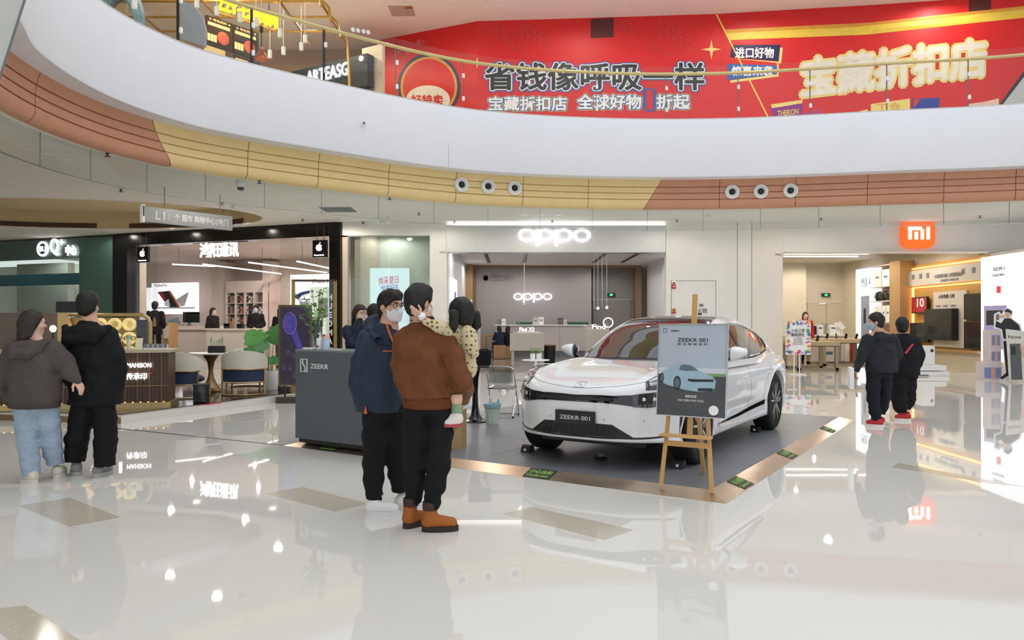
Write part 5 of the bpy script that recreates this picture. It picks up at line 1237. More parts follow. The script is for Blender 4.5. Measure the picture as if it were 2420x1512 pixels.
# black bar table with a tablet
p = fl(1122, 998, ZP); t = thing('bar_table', 'black trumpet-foot table with a slim top', 'table', (p.x, p.y + .15, ZP))
MB().lathe([(0, 0), (.21, 0), (.21, .012), (.12, .03), (.065, .10), (.045, .25), (.04, .45), (.05, .64), (.085, .79), (.085, .80), (0, .80)], 28).build('pedestal', m_gloss, t, True); MB().box(-.28, .22, -.2, .2, .80, .825, .008).build('top', m_gloss, t)
t = thing('laptop', 'open black laptop on the trumpet-foot table', 'laptop', (p.x + .06, p.y + .12, ZP + .825), math.radians(12))
MB().box(-.17, .17, -.02, .2, 0, .014, .004).build('base', m_matt, t); o = MB().box(-.17, .17, -.006, .006, 0, .22, .004).build('screen', m_matt, t); o.location = (0, -.02, .012); o.rotation_euler = (math.radians(14), 0, 0)
# small planter on the floor behind the chairs
t = thing('planter', 'two small white plant pots with green tufts on a white tray', 'planter', (.55, 17.5, 0))
MB().lathe([(0, 0), (.18, 0), (.03, .02), (.03, .62), (.32, .64), (.32, .66), (0, .66)], 20).build('stand', m_wht, t, True)
for x in (-.07, .07):
    o = MB().lathe([(0, .66), (.055, .66), (.06, .80), (.05, .80), (0, .78)], 14, (x, 0, 0)).build('pot', m_wht, t, True)
    for k in range(9):
        a = k * .7; MB().bar((x, 0, .78), (x + .09 * math.cos(a), .09 * math.sin(a), .93), .012, .004).build('blade', m_leaf, o)
# ------------------------------------------------------------------ tea kiosk on its dark platform
ZK = .12
kp = thing('kiosk_platform', 'raised dark polished kiosk floor with a pale stone edge', 'platform', (0, 0, 0))
KP = [(-5.85, 11.3), (-4.2, 15.1), (-3.75, 16.3), (-9.5, 18.6), (-12.5, 13.0), (-8.2, 11.75)]
KI = [(-5.95, 11.5), (-4.36, 15.1), (-3.95, 16.2), (-9.45, 18.4), (-12.3, 13.05), (-8.15, 11.93)]
MB().prism(KP, .001, ZK - .012, 'xy').build('stone_edge', M('pale_stone', 'dcd8cf', .25, noise=.03), kp); MB().prism(KI, ZK - .02, ZK, 'xy').build('top', M('dark_granite', '2b2724', .06, noise=.25, nscale=3), kp)
a, b = Vector((*KP[5], .0)), Vector((*KP[0], 0)); d = (b - a).normalized(); MB().bar(a + Vector((0, -.01, .05)), b + Vector((0, -.01, .05)), .02, .08).build('kick_board', M('bronze_base', '8a7350', .35, metal=.5), kp)
p = fl(527, 964); q = Vector((-5.17, 13.05, ZK + .002)); d = (Vector(KP[1]) - Vector(KP[0])).normalized()
t = thing('floor_sticker', 'small red step sticker with white letters on the kiosk platform edge', 'sticker', (q.x, q.y, ZK - .011), math.atan2(d.y, d.x)); MB().box(-.17, .17, -.075, .075, 0, .003).build('sheet', M('sticker_red', 'e2394a', .5), t); text('lettering', '小心台阶', .24, .08, m_wprint, t, (0, 0, .0035), bold=.03, depth=0, flat=True)
m_wen = M('wenge_slat', '4a3324', .4, noise=.15, nscale=3); m_champ = M('champagne_metal', 'b39b6c', .3, metal=.7, noise=.05)
ca, cb = Vector((-8.6, 11.98 - .245, ZK)), Vector((-5.66, 12.42, ZK)); d = cb - ca; krz = math.atan2(d.y, d.x); kl = d.length
kc = thing('kiosk_counter', 'dark wood slatted tea counter with glowing white lettering', 'counter', ca, krz)
MB().box(0, kl, 0, .6, .08, .90).build('body', m_wen, kc); MB().box(-.03, kl + .05, -.04, .64, 0, .09).build('plinth', m_champ, kc); MB().box(-.02, kl + .04, -.05, .66, .90, .955, .008).build('worktop', M('counter_stone', 'b9ab8e', .3, noise=.05), kc)
nsl = 50
for i in range(nsl): x = kl * (i + .5) / nsl; MB().box(x - .011, x + .011, -.018, 0, .10, .90).build('slat', m_wen if i % 3 else M('wenge_light', '6b4c36', .4, noise=.1), kc)
MB().box(0, kl, -.03, -.018, .36, .366).build('metal_line', m_champ, kc)
for i in range(26): x = kl * (i + .5) / 26; MB().ell((x, -.03, .098), (.016, .01, .006), 8, 4).build('led_dot', m_led, kc)
text('lettering', 'MANSION', .36, .075, m_glowtxt, kc, (kl - .42, -.05, .70), bold=.01, depth=.02); text('lettering', '传承印', .31, .11, m_glowtxt, kc, (kl - .46, -.05, .52), bold=.012, depth=.02); text('lettering', 'THE', .18, .075, m_glowtxt, kc, (kl - 1.05, -.05, .70), bold=.02, depth=.02)
MB().box(kl - .72, kl - .68, -.07, -.018, .62, .80).build('light_bar', m_glowtxt, kc); MB().box(kl - .26, kl - .235, -.03, -.018, .555, .58).build('seal_mark', M('seal_red', 'b3343c', .5), kc)
def on_counter(name, label, cat, x, y, rz=0.): return thing(name, label, cat, ca + Vector((math.cos(krz) * x - math.sin(krz) * y, math.sin(krz) * x + math.cos(krz) * y, .955)), krz + rz)
t = on_counter('shaker_bottle', 'clear bottle with a mint green cap on the tea counter', 'bottle', kl - .62, .12); MB().lathe([(0, 0), (.032, 0), (.034, .16), (.03, .175)], 16).build('bottle', M('milky_plastic', 'd8d2b9', .3), t, True); MB().lathe([(.034, .175), (.034, .21), (.025, .235), (0, .236)], 16).build('cap', M('mint_cap', '7fb79a', .4), t, True)
t = on_counter('leaflet_stand', 'pale yellow leaning leaflet card on the tea counter', 'card', kl - .47, .10, -.15); o = MB().box(-.055, .055, 0, .006, 0, .19).build('card', M('card_yellow', 'efe6bd', .5), t); o.rotation_euler = (math.radians(-16), 0, 0); MB().box(-.04, .04, .02, .08, 0, .05).build('foot', m_wht, t)
base = None
for i in range(5):
    x = kl - .36 + .075 * i
    if base is None: base = on_counter('card_holder', 'small white card holder in the row on the tea counter', 'card holder', x, .10); base['group'] = 'white card holders on the tea counter'; MB().prism([(0, 0), (.09, 0), (.07, .055), (.02, .085)], -.033, .033, 'yz').build('holder', m_wht, base); MB().box(-.028, .028, .004, .01, .02, .09).build('card', m_greyink, base)
    else: q = on_counter('x', None, None, x, .10); dup(base, q.location.copy()); bpy.data.objects.remove(q)
# partition with gold rings
pa = Vector((-9.6, 13.0, ZK)); pr_ = Vector((-6.35, 13.30, ZK)); d = pr_ - pa; prz = math.atan2(d.y, d.x); pw = d.length
pa.z = pr_.z = ZK + .002; kt = thing('ring_partition', 'champagne framed partition with rows of glowing gold rings', 'partition', pa, prz); hz = 1.56
MB().box(0, pw - 1.55, 0, .06, 0, hz).build('panel', M('bronze_panel', '6e6054', .35, metal=.3, noise=.06), kt)
xs0 = pw - 1.55
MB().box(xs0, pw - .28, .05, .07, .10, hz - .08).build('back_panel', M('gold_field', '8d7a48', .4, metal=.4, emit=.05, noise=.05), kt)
fr2 = [(xs0, 0.02), (pw, 0.02), (pw, hz - .14), (pw - .04, hz - .05), (pw - .14, hz), (xs0, hz), ]
MB().tube([(x, .03, z) for x, z in [(xs0, .02), (xs0, hz - .03), (pw - .16, hz - .03), (pw - .06, hz - .09), (pw - .03, hz - .18), (pw - .03, .02)]], .035, 8).build('frame', m_champ, kt, True)
MB().prism([(xs0 - .02, hz), (xs0 + .14, hz), (xs0 + .28, hz - .35), (xs0 + .05, .2), (xs0 - .02, .2)], -.012, .05).build('gold_wedge', m_champ, kt)
MB().box(pw - .26, pw - .08, .02, .05, .06, hz - .12).build('dark_pane', M('smoke_pane', '3a3f42', .1), kt)
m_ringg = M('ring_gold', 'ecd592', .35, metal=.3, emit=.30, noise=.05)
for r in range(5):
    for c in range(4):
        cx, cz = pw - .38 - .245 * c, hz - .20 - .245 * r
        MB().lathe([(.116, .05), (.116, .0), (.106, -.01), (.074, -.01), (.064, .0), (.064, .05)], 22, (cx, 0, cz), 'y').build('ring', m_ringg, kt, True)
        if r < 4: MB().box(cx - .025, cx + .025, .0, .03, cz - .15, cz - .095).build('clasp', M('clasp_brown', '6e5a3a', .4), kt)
text('lettering', 'THE MANSION', .75, .07, M('sign_bronze', '4a3c22', .4), kt, (pw - .55, -.01, 1.12), bold=.01, depth=.006)
t = thing('table_lamp', 'small glowing bulb lamp beside the bronze partition', 'lamp', (-7.73, 12.72, ZK))
MB().lathe([(0, 0), (.05, 0), (.05, .02), (.012, .03), (.012, 1.24), (0, 1.24)], 12).build('stand', m_dark, t, True); MB().ell((0, 0, 1.29), (.05, .05, .06)).build('bulb', M('bulb_glow', 'ffb868', .4, emit=14, noise=0), t, True)
# tub chairs, round table
m_cream2 = M('cream_upholstery', 'd9d3c4', .75, noise=.04, bump=.15, bscale=120); m_navyf = M('navy_fabric', '24344f', .7, noise=.08)
def arc_wall(r0, r1, z0, z1f, a0, a1, n=22):
    mb = MB(); vs = []
    for i in range(n + 1):
        a = a0 + (a1 - a0) * i / n; z1 = z1f(i / n)
        for r, z in ((r0, z0), (r1, z0), (r1, z1), (r0, z1)): vs.append((r * math.cos(a), r * math.sin(a) * .92, z))
    fs = [(i * 4 + j, i * 4 + (j + 1) % 4, (i + 1) * 4 + (j + 1) % 4, (i + 1) * 4 + j) for i in range(n) for j in range(4)] + [(0, 1, 2, 3), (n * 4 + 3, n * 4 + 2, n * 4 + 1, n * 4)]
    return mb.add(vs, fs)
def tub_chair(loc, rz, label):
    t = thing('tub_chair', label, 'armchair', loc, rz, 'cream and navy tub chairs at the kiosk table'); a0, a1 = math.radians(180 + 8), math.radians(360 - 8)
    o = arc_wall(.34, .43, .50, lambda f: .62 + .24 * math.sin(math.pi * f) ** .6, a0 - .25, a1 + .25).build('backrest', m_cream2, t, True)
    arc_wall(.36, .41, .26, lambda f: .48, a0 + .2, a1 - .2).build('lower_back', m_navyf, t, True)
    MB().ell((0, .03, .34), (.35, .36, .10), 24, 10).build('seat', m_navyf, t, True); MB().box(-.26, .26, -.26, -.14, .42, .80, .05).build('cushion', M('cushion_white', 'eae6dc', .8, noise=.03), t)
    for a in (math.radians(200), math.radians(340), math.radians(30), math.radians(150)):
        x, y = .42 * math.cos(a), .40 * math.sin(a); MB().bar((x, y, .0), (x, y, .52 if a > 3 else .30), .03, .03).build('leg', m_champ, t)
    for z, aa in ((.50, 0), (.245, 0), (.015, 1)):
        MB().tube([(.425 * math.cos(a), .40 * math.sin(a), z) for a in np.linspace(a0 + .1, a1 - .1, 20)], .014, 6).build('rail', m_champ, t, True)
tub_chair((-6.15, 14.15, ZK), math.radians(-14), 'cream and navy tub chair nearest the tea counter, its back turned'); tub_chair((-5.22, 14.75, ZK), math.radians(12), 'cream and navy tub chair between table and potted monstera'); tub_chair((-5.7, 16.25, ZK), math.radians(176), 'cream and navy tub chair on the far side of the round table')
t = thing('round_table', 'round white table on a bronze trumpet pedestal', 'table', (-6.12, 15.35, ZK))
MB().lathe([(0, .755), (.42, .755), (.43, .77), (.42, .785), (0, .785)], 36).build('top', m_wht, t, True); MB().lathe([(0, 0), (.22, 0), (.225, .02), (.16, .06), (.12, .14), (.06, .28), (.045, .42), (.07, .60), (.16, .74), (.16, .756), (0, .756)], 30).build('pedestal', M('bronze_pedestal', '8f7650', .3, metal=.7, noise=.08), t, True)
t = thing('plant_box', 'black planter box with small leafy sprigs on the round table', 'planter', (-5.98, 15.3, ZK + .785), .1)
MB().box(-.16, .16, -.07, .07, 0, .14, .008).build('box', m_matt, t)
for k in range(8):
    x = -.13 + .036 * k; tip = Vector((x + rg.uniform(-.06, .06), rg.uniform(-.05, .05), .22 + rg.uniform(0, .12))); st = MB().tube([(x, 0, .13), tip], .004, 5).build('sprig', m_stem, t)
    for j in range(4):
        o = bpy.data.objects.new('leaf', leafme); C.objects.link(o); o.parent = st; an = rg.uniform(0, 6.28); dd = Vector((math.cos(an), math.sin(an), .4)).normalized(); sd = dd.cross(Vector((0, 0, 1))).normalized()
        o.matrix_local = Matrix.Translation(Vector((x, 0, .13)).lerp(tip, .5 + .16 * j)) @ Matrix((dd, sd, sd.cross(dd) * -1)).transposed().to_4x4() @ Matrix.Scale(.05, 4)
# potted monstera
t = thing('potted_monstera', 'large-leaved monstera in a tall white pot', 'plant', (-5.02, 15.7, ZK))
MB().lathe([(0, 0), (.135, 0), (.145, .02), (.165, .40), (.15, .40), (.14, .36), (0, .36)], 28).build('pot', m_wht, t, True)
def big_leaf(mb, base, d, up, L, Wd, droop=.25):
    d = Vector(d).normalized(); s = d.cross(Vector(up)).normalized(); u = s.cross(d); n = 12; cen = []; L_ed = []; R_ed = []
    for i in range(n + 1):
        f = i / n; c = Vector(base) + d * (L * f) - u * (droop * L * f * f); wv = Wd * math.sin(math.pi * min(1, f * .92 + .08)) ** .7 * (1 if i % 3 else .78)
        cen.append(c); L_ed.append(c + s * wv + u * .02); R_ed.append(c - s * wv + u * .02)
    k = n + 1; fs = [(i, i + 1, k + i + 1, k + i) for i in range(n)] + [(i + 1, i, 2 * k + i, 2 * k + i + 1) for i in range(n)]
    return mb.add(cen + L_ed + R_ed, fs)
for k, (a, lean_, hh_, ln, wd, face) in enumerate(((2.6, .26, .92, .50, .26, .9), (1.2, .10, 1.0, .50, .25, 1.0), (3.5, .22, .84, .46, .22, .6), (0.2, .10, .62, .28, .10, .2), (5.2, .08, .66, .30, .11, .3), (4.4, .2, .95, .36, .17, .9))):
    p0 = Vector((.03 * math.cos(a), .03 * math.sin(a), .36)); p1 = Vector((lean_ * math.cos(a), lean_ * math.sin(a), hh_)); st = MB().tube(spline([p0, p0.lerp(p1, .5) + Vector((0, 0, .1)), p1], .06), .008, 6).build('stalk', m_stem, t, True)
    dirv = Vector((math.cos(a) * .5, math.sin(a) * .4 - .3, .45 if k < 2 else -.25)); big_leaf(MB(), p1 - dirv.normalized() * .06, dirv, (0, -1, .6), ln, wd).build('leaf', (m_leafd, m_leaf)[k % 3 == 0], st, True)
# framed purple poster stand and gold frame stand
t = thing('purple_poster_stand', 'bronze framed stand with a dark purple poster beside the desk', 'poster stand', (-4.1, 14.3, 0), math.radians(4))
MB().box(-.32, .30, 0, .05, .32, 1.85).build('frame', M('bronze_frame', '5f5034', .35, metal=.6), t); MB().box(-.28, .26, -.006, 0, .36, 1.81).build('poster', M('purple_poster', '2b1838', .25, noise=.5, nscale=5), t)
m_pv = M('violet_gloss', '4a3ba0', .2, noise=.3, nscale=8); MB().tube([(-.10 + .12 * math.cos(a), -.012, 1.50 + .20 * math.sin(a)) for a in np.linspace(0, 6.28, 28)[:-1]], .008, 6, True).build('oval_print', M('violet_line', '8578d8', .3), t); MB().ell((-.10, -.008, 1.50), (.11, .004, .19)).build('oval_print', m_pv, t, True)
MB().prism([(.0, 1.45), (.05, 1.30), (.16, 1.0), (.06, .98), (-.08, 1.28)], -.010, -.006).build('swoosh_print', m_pv, t)
for k in range(12): x, z = rg.uniform(-.24, .2), rg.uniform(.42, 1.05); MB().tube([(x - .03, -.008, z), (x, -.008, z + .05), (x + .03, -.008, z), (x, -.008, z - .05)], .004, 5, True).build('gem_print', M('lilac_line', '9b8fb0', .3), t)
MB().box(-.34, .32, -.12, .22, 0, .12, .01).build('base', M('stand_base', '3e3628', .4), t)
for x in (-.2, .2): MB().box(x - .015, x + .015, .01, .04, .12, .34).build('leg', m_dark, t)
t = thing('gold_frame_stand', 'tall gold frame stand with a column of white letters', 'frame stand', (-3.92, 15.0, 0), math.radians(4))
for x in (-.42, .40): MB().box(x - .03, x + .03, 0, .05, 0, 2.35).build('upright', M('antique_gold', '9c8448', .35, metal=.7), t)
MB().box(-.45, .43, 0, .05, 2.33, 2.37).build('top_rail', M('dark_rail', '4a3326', .4), t); MB().box(-.45, .43, 0, .05, 0, .06).build('bottom_rail', MATS['antique_gold'], t); MB().box(.22, .37, .01, .02, .06, 2.33).build('pane', m_glassg, t)
for i, ch in enumerate('HUEOMAWC'): text('letter', ch, .09, .12, m_wprint, t, (.30, .0, 2.02 - .175 * i), bold=.03, depth=.02)

t = thing('black_bin', 'black square bin between the tea counter and the tub chair', 'bin', (-5.42, 13.2, ZK), .3)
MB().prism([(-.13, -.13), (.13, -.13), (.13, .13), (-.13, .13)], 0, .30, 'xy').build('body', m_gloss, t); MB().box(-.14, .14, -.14, .14, .30, .325, .008).build('lid', m_matt, t)
t = thing('mop', 'mop with a pale pole and red cloth leaning beside the potted monstera', 'mop', (-4.72, 16.0, ZK))
MB().tube([(.12, 0, .03), (-.12, .02, 1.12)], .012, 8).build('pole', M('pale_pole', 'c9b79c', .5), t, True); MB().ell((.0, -.03, .52), (.055, .03, .17), 12, 8).build('cloth', M('red_cloth', 'b83a4a', .8, noise=.15), t, True); MB().lathe([(.09, 0), (.07, .05), (.02, .08)], 14, (.12, 0, 0)).build('head', m_matt, t, True)
# ------------------------------------------------------------------ shop contents
def pitem(name, label, cat, group=None): return thing(name, label, cat, (0, 0, 0), 0, group)
m_ctr = M('counter_white', 'cfc6c0', .4, noise=.02); m_cut = M('counter_cream', 'd8cec2', .4, noise=.02)
# --- middle phone shop
t = pitem('long_counter', 'long pale two-tone service counter along the grey shop wall', 'counter')
for x0, x1 in ((1172, 1246), (1246.5, 1322), (1322.5, 1399)): pbox('front_panel', m_ctr, x0, x1, 769, 829, YO - 1.4, .6, t)
pbox('worktop', m_wht, 1170, 1401, 767, 769.5, YO - 1.5, .8, t); pbox('plinth', m_greyink, 1175, 1396, 829, 844, YO - 1.35, .5, t)
for k, (x0, x1, y0, m_, lab) in enumerate(((1172, 1186, 749, m_glassg, 'clear acrylic display box'), (1186, 1195, 753, m_wht, 'small white carton'), (1260, 1272, 750, m_ctr, 'grey product carton'), (1273, 1285, 749, m_wht, 'white product carton'), (1318, 1331, 751, M('phone_box_brown', '6b5a54', .4), 'brown and white product carton'), (1332, 1340, 755, m_ctr, 'little grey carton'))):
    t = pitem('product_box', lab + ' on the long service counter', 'box'); Yb = YO - 1.15; pbox('carton', m_, x0, x1, y0, 767, Yb, .2, t); pbox('label_panel', m_greyink, x0 + 3, x1 - 3, y0 + 6, y0 + 9, Yb - .01, .01, t)
for x0, x1, lab in ((1220, 1257, 'green tabletop sign with a small white mark on the long counter'), (1341, 1391, 'plain dark green tabletop sign on the long counter')):
    t = pitem('counter_sign', lab, 'sign'); pbox('board', M('sign_green', '24552f', .4, noise=.2), x0, x1, 761, 767, YO - 1.2, .04, t)
    if x0 < 1300: pbox('mark', M('mark_green', '7fbf8a', .5), x0 + 3, x0 + 8, 763, 765, YO - 1.21, .01, t)
t = pitem('wall_logo', 'glowing white four-letter word on the grey shop wall', 'sign'); p = at(1259, 701, YO - .05); round_word(t, p.x, p.z, YO - .05, 91 * YO / F, .05, MATS['lit_lettering_cool'])
t = pitem('wall_logo', 'faint grey round mark and small text on the grey shop wall', 'sign'); p = at(1148, 657, YO - .02); MB().lathe([(.14, 0), (.14, -.01), (.11, -.01), (.11, 0)], 24, tuple(p), 'y').build('roundel', m_greyink, t)
text('lettering', '中国移动', .62, .16, m_greyink, t, at(1174, 653, YO - .01), depth=.006); text('lettering', 'China Mobile', .6, .07, m_greyink, t, at(1174, 662, YO - .01), depth=.006); text('lettering', '5G+', .40, .20, m_greyink, t, at(1203, 656, YO - .01), depth=.006)
# display table, stools, pendant lamps
def disp_table(x0, x1, ytop, ybot, Y, lab):
    t = pitem('display_table', lab, 'table'); a = at(x0, ytop, Y); b = at(x1, ybot, Y)
    pbox('apron', m_cut, x0, x1, ytop, ybot, Y, .9, t, .01)
    for x in (a.x + .1, b.x - .1): MB().box(x - .05, x + .05, Y + .1, Y + .8, 0, b.z).build('leg', m_cut, t)
    return t
t = disp_table(1205, 1286, 787, 829, 26.5, 'pale display table with a small lit product name sign')
s_ = pitem('product_name_sign', 'lit white product name sign on the pale display table', 'sign'); text('lettering', 'Find X3', .52, .15, m_glowtxt, s_, at(1245, 778, 26.7), bold=.02, depth=.03); pbox('base', m_wht, 1222, 1277, 783, 787, 26.6, .4, s_)
t = disp_table(1384, 1440, 778, 830, 27.5, 'pale display table partly behind the car windscreen')
s_ = pitem('product_name_sign', 'lit white product name sign and round lit disc behind the car', 'sign'); text('lettering', 'Find', .5, .16, m_glowtxt, s_, at(1415, 773, 27.6) + Vector((0, 0, .02)), bold=.02, depth=.03); p = at(1437, 762, 27.9); MB().lathe([(.19, 0), (.19, -.04), (.16, -.04), (.16, -.02), (0, -.02)], 24, tuple(p), 'y').build('disc', m_glowtxt, s_); MB().lathe([(.155, -.022), (0, -.023)], 24, tuple(p), 'y').build('disc_field', m_greyink, s_)
MB().tube([(p.x, p.y, p.z - .19), (p.x, p.y, at(0, 778, 27.5).z)], .015, 6).build('stem', m_wht, s_)
t = pitem('phone_stand', 'white angled phone stand at the end of the second display table', 'stand'); a = at(1392, 775, 27.7); MB().bar((a.x - .3, a.y, a.z + .12), (a.x + .05, a.y, a.z), .12, .03).build('arm', m_wht, t); MB().bar((a.x - .05, a.y, a.z), (a.x - .05, a.y, at(0, 778, 27.5).z), .04, .04).build('post', m_wht, t)
t = pitem('cube_stool', 'oak cube stool under the seated shopper', 'stool'); pbox('block', m_wood, 1166, 1195, 816, 848, 31.5, .55, t, .02)
t = pitem('wood_table', 'oak table with slab legs behind the seated shoppers', 'table'); pbox('top', m_wood, 1140, 1206, 791, 796, 32.6, .7, t); pbox('leg', m_wood, 1141, 1149, 796, 846, 32.6, .7, t)
t = pitem('black_bin', 'black cylindrical bin beside the oak table', 'bin'); p = fl(1152, 838); MB().lathe([(0, 0), (.15, 0), (.17, .38), (.15, .38), (.14, .02)], 18, (p.x, 32.2, 0)).build('body', m_matt, t, True); MB().lathe([(.17, .38), (.175, .41), (0, .42)], 18, (p.x, 32.2, 0)).build('lid', m_matt, t, True)
t = pitem('black_bin', 'dark bin standing beside the pale display table', 'bin'); p = at(1299, 822, 27.0); MB().lathe([(0, 0), (.18, 0), (.22, .7), (.2, .7), (.16, .02)], 18, (p.x, 27.0, 0)).build('body', m_matt, t, True); MB().lathe([(.22, .7), (.215, .74), (.1, .75)], 18, (p.x, 27.0, 0)).build('lid', m_woodd, t, True)
for k, (xa, xb, yb, lab) in enumerate(((1404, 1413, 727, 'thin wire pendant lamp nearest the grey wall edge'), (1423, 1434, 725, 'thin wire pendant lamp nearer the exit sign'))):
    t = pitem('wire_pendant', lab, 'lamp'); Yl = 29.0; a, b = at(xa, yb, Yl), at(xb, yb, Yl)
    for q in (a, b): MB().tube([(q.x, Yl, 4.17), q], .008, 6).build('wire', m_wht, t)
    MB().tube([a, b], .03, 8).build('bar', m_steel, t, True); MB().ell(tuple(b + Vector((0, 0, -.02))), (.05, .05, .05)).build('bulb', m_lamp, t, True)
t = pitem('wire_pendant', 'single thin wire pendant hanging before the glowing wall word', 'lamp'); a = at(1239, 719, 30.0); MB().tube([(a.x, 30, 4.17), a], .008, 6).build('wire', m_wht, t); MB().ell(tuple(a), (.06, .06, .04)).build('bulb', m_wht, t, True)
def exit_sign(x0, x1, y0, y1, Y, lab):
    t = pitem('exit_sign', lab, 'sign'); pbox('box', M('exit_dark', '0c2a1c', .4), x0, x1, y0, y1, Y, .06, t); pbox('pictogram', M('exit_green', '3fd08a', .5, emit=.9, noise=0), x0 + (x1 - x0) * .35, x0 + (x1 - x0) * .7, y0 + 2, y1 - 2, Y - .01, .01, t)
exit_sign(1434, 1454, 692, 701, YO + .4, 'green exit sign above the grey recess door'); exit_sign(1942, 1962, 692.5, 701, YM - .12, 'green exit sign above the beige double door')
t = pitem('wall_screen', 'tall dark portrait screen on the white inner wall', 'screen'); MB().box(6.2, 6.28, 26.5, 30.5, .4, 3.35).build('panel', M('screen_navy', '23232f', .2, noise=.3, nscale=1.2), t); MB().box(6.19, 6.2, 26.8, 27.2, 1.5, 2.6).build('bright_print', M('screen_peach', 'c8a394', .4, emit=.2), t); MB().box(6.19, 6.2, 29.2, 29.5, 1.6, 2.4).build('bright_print', M('screen_blue', '6a8fc8', .4, emit=.2), t)
t = pitem('side_poster', 'narrow lit white poster with violet print on the shop side', 'poster'); MB().box(-2.08, -2.0, 25.5, 27.6, 1.3, 3.05).build('panel', M('poster_lit', 'e9eefb', .4, emit=.55, noise=0), t); MB().box(-2.0, -1.995, 26.2, 26.9, 2.0, 2.6).build('print', MATS['violet_print'], t)
t = pitem('wall_poster', 'blue and white notice fixed to the oak wall panel', 'poster'); pbox('sheet', m_wprint, 1097, 1116, 708, 740, YO - .74, .02, t); pbox('blue_block', m_blue, 1097, 1116, 716, 727, YO - .76, .02, t); pbox('blue_block', m_blue, 1100, 1113, 730, 737, YO - .76, .02, t)
t = pitem('poster_easel', 'white framed phone poster leaning behind the child', 'poster'); pbox('frame', m_wht, 1112, 1135, 748, 824, 30.5, .05, t); pbox('print', M('poster_mist', 'c9c3cc', .4, noise=.1), 1114, 1133, 751, 818, 30.47, .03, t); pbox('phone_print', m_ink, 1119, 1128, 770, 800, 30.45, .02, t); pbox('leg', m_wht, 1115, 1117, 824, 849, 30.55, .05, t); pbox('leg', m_wht, 1130, 1132, 824, 849, 30.55, .05, t)
base = None
for px, py in ((1103, 624), (1172, 624), (1250, 625), (1322, 624), (1485, 625), (1506, 630)):
    p = ceil_at(px, py, 4.17)
    if base is None: base = downlight(p, 4.17, 'small lamps in the middle shop ceiling', 'small lit lamp in the middle phone shop ceiling', .07)
    else: dup(base, (p.x, p.y, 4.17))
# --- shop with the orange sign
def frame_table(x, y, wx, wy, h, lab, rz=0.):
    t = thing('frame_table', lab, 'table', (x, y, 0), rz, 'oak product tables on metal frames')
    MB().box(-wx / 2, wx / 2, -wy / 2, wy / 2, h - .14, h, .01).build('top', M('pale_oak', 'c4b189', .45, noise=.06, nscale=3), t); MB().box(-wx / 2 + .02, wx / 2 - .02, -wy / 2 + .02, wy / 2 - .02, h - .16, h - .14).build('shadow_gap', m_dark, t)
    m_f = M('taupe_frame', 'a3977f', .4, metal=.3)
    for yy in (-wy / 2 + .08, wy / 2 - .08):
        for xx in (-wx / 2 + .08, wx / 2 - .08): MB().box(xx - .05, xx + .05, yy - .05, yy + .05, 0, h - .16).build('leg', m_f, t)
        MB().box(-wx / 2 + .03, wx / 2 - .03, yy - .05, yy + .05, 0, .08).build('foot_bar', m_f, t)
    return t
frame_table(9.75, 24.7, 1.35, 1.4, .92, 'oak product table nearest the poster stand'); frame_table(8.95, 27.2, 1.2, 1.2, .95, 'oak product table behind the poster stand'); frame_table(11.9, 27.4, 1.9, 1.6, .95, 'wide oak product table next to the lit white panel')
base = None
for k, (x, y, h_) in enumerate(((9.3, 24.3, .92), (9.55, 24.35, .92), (9.8, 24.3, .92), (11.2, 26.9, .95), (11.55, 26.9, .95), (11.9, 26.95, .95), (12.25, 26.9, .95), (12.6, 26.9, .95), (9.5, 24.9, .92), (10.1, 24.95, .92))):
    if base is None:
        base = thing('display_phone', 'dark phone on a small tilted stand on the oak tables', 'phone', (x, y, h_), .3, 'phones on stands on the product tables'); o = MB().box(-.04, .04, -.005, .005, 0, .2, .004).build('phone', m_gloss, base); o.rotation_euler = (math.radians(-22), math.radians(12), 0); MB().box(-.04, .04, 0, .09, 0, .012).build('stand', m_wht, base)
    else: dup(base, (x, y, h_), rg.uniform(-.6, .6))
for k, (x0, x1, y0, y1, Y, m_, lab) in enumerate(((1932, 1946, 768, 792, 29.5, m_wht, 'white cube shelf box'), (1948, 1958, 764, 792, 29.6, m_glassg, 'clear acrylic box'), (1962, 1976, 768, 792, 29.7, m_wht, 'pale display carton'), (1979, 1992, 762, 792, 29.5, m_wht, 'tall white product carton'), (1918, 1930, 770, 792, 29.3, m_matt, 'small black device'))):
    t = pitem('table_display', lab + ' on the counter behind the oak tables', 'display'); pbox('box', m_, x0, x1, y0, y1, Y, .3, t, .01); pbox('panel', m_greyink if m_ is not m_matt else m_gloss, x0 + 3, x1 - 3, y0 + 5, y0 + 9, Y - .01, .01, t)
t = pitem('rear_counter', 'long beige counter behind the oak product tables', 'counter'); pbox('body', m_cut, 1856, 2000, 794, 856, 29.2, .7, t); pbox('worktop', m_wht, 1854, 2002, 791, 794, 29.1, .9, t)
t = pitem('tilted_tablet', 'white tilted tablet on the counter behind the tables', 'tablet'); a = at(1984, 765, 29.4); MB().bar((a.x - .05, a.y, a.z + .03), (a.x + .16, a.y, a.z - .2), .2, .02, (0, 1, 0)).build('screen', m_wht, t); MB().bar((a.x + .12, a.y + .05, a.z - .15), (a.x + .12, a.y + .05, a.z - .45), .05, .05).build('stand', m_wht, t)
t = pitem('red_cabinet', 'red cabinet door panel under the wide oak table', 'cabinet'); pbox('door', M('cabinet_red', 'a8322c', .4), 2009, 2023, 807, 857, 28.6, .3, t); pbox('frame', m_wht, 2006, 2026, 804, 858, 28.63, .3, t)
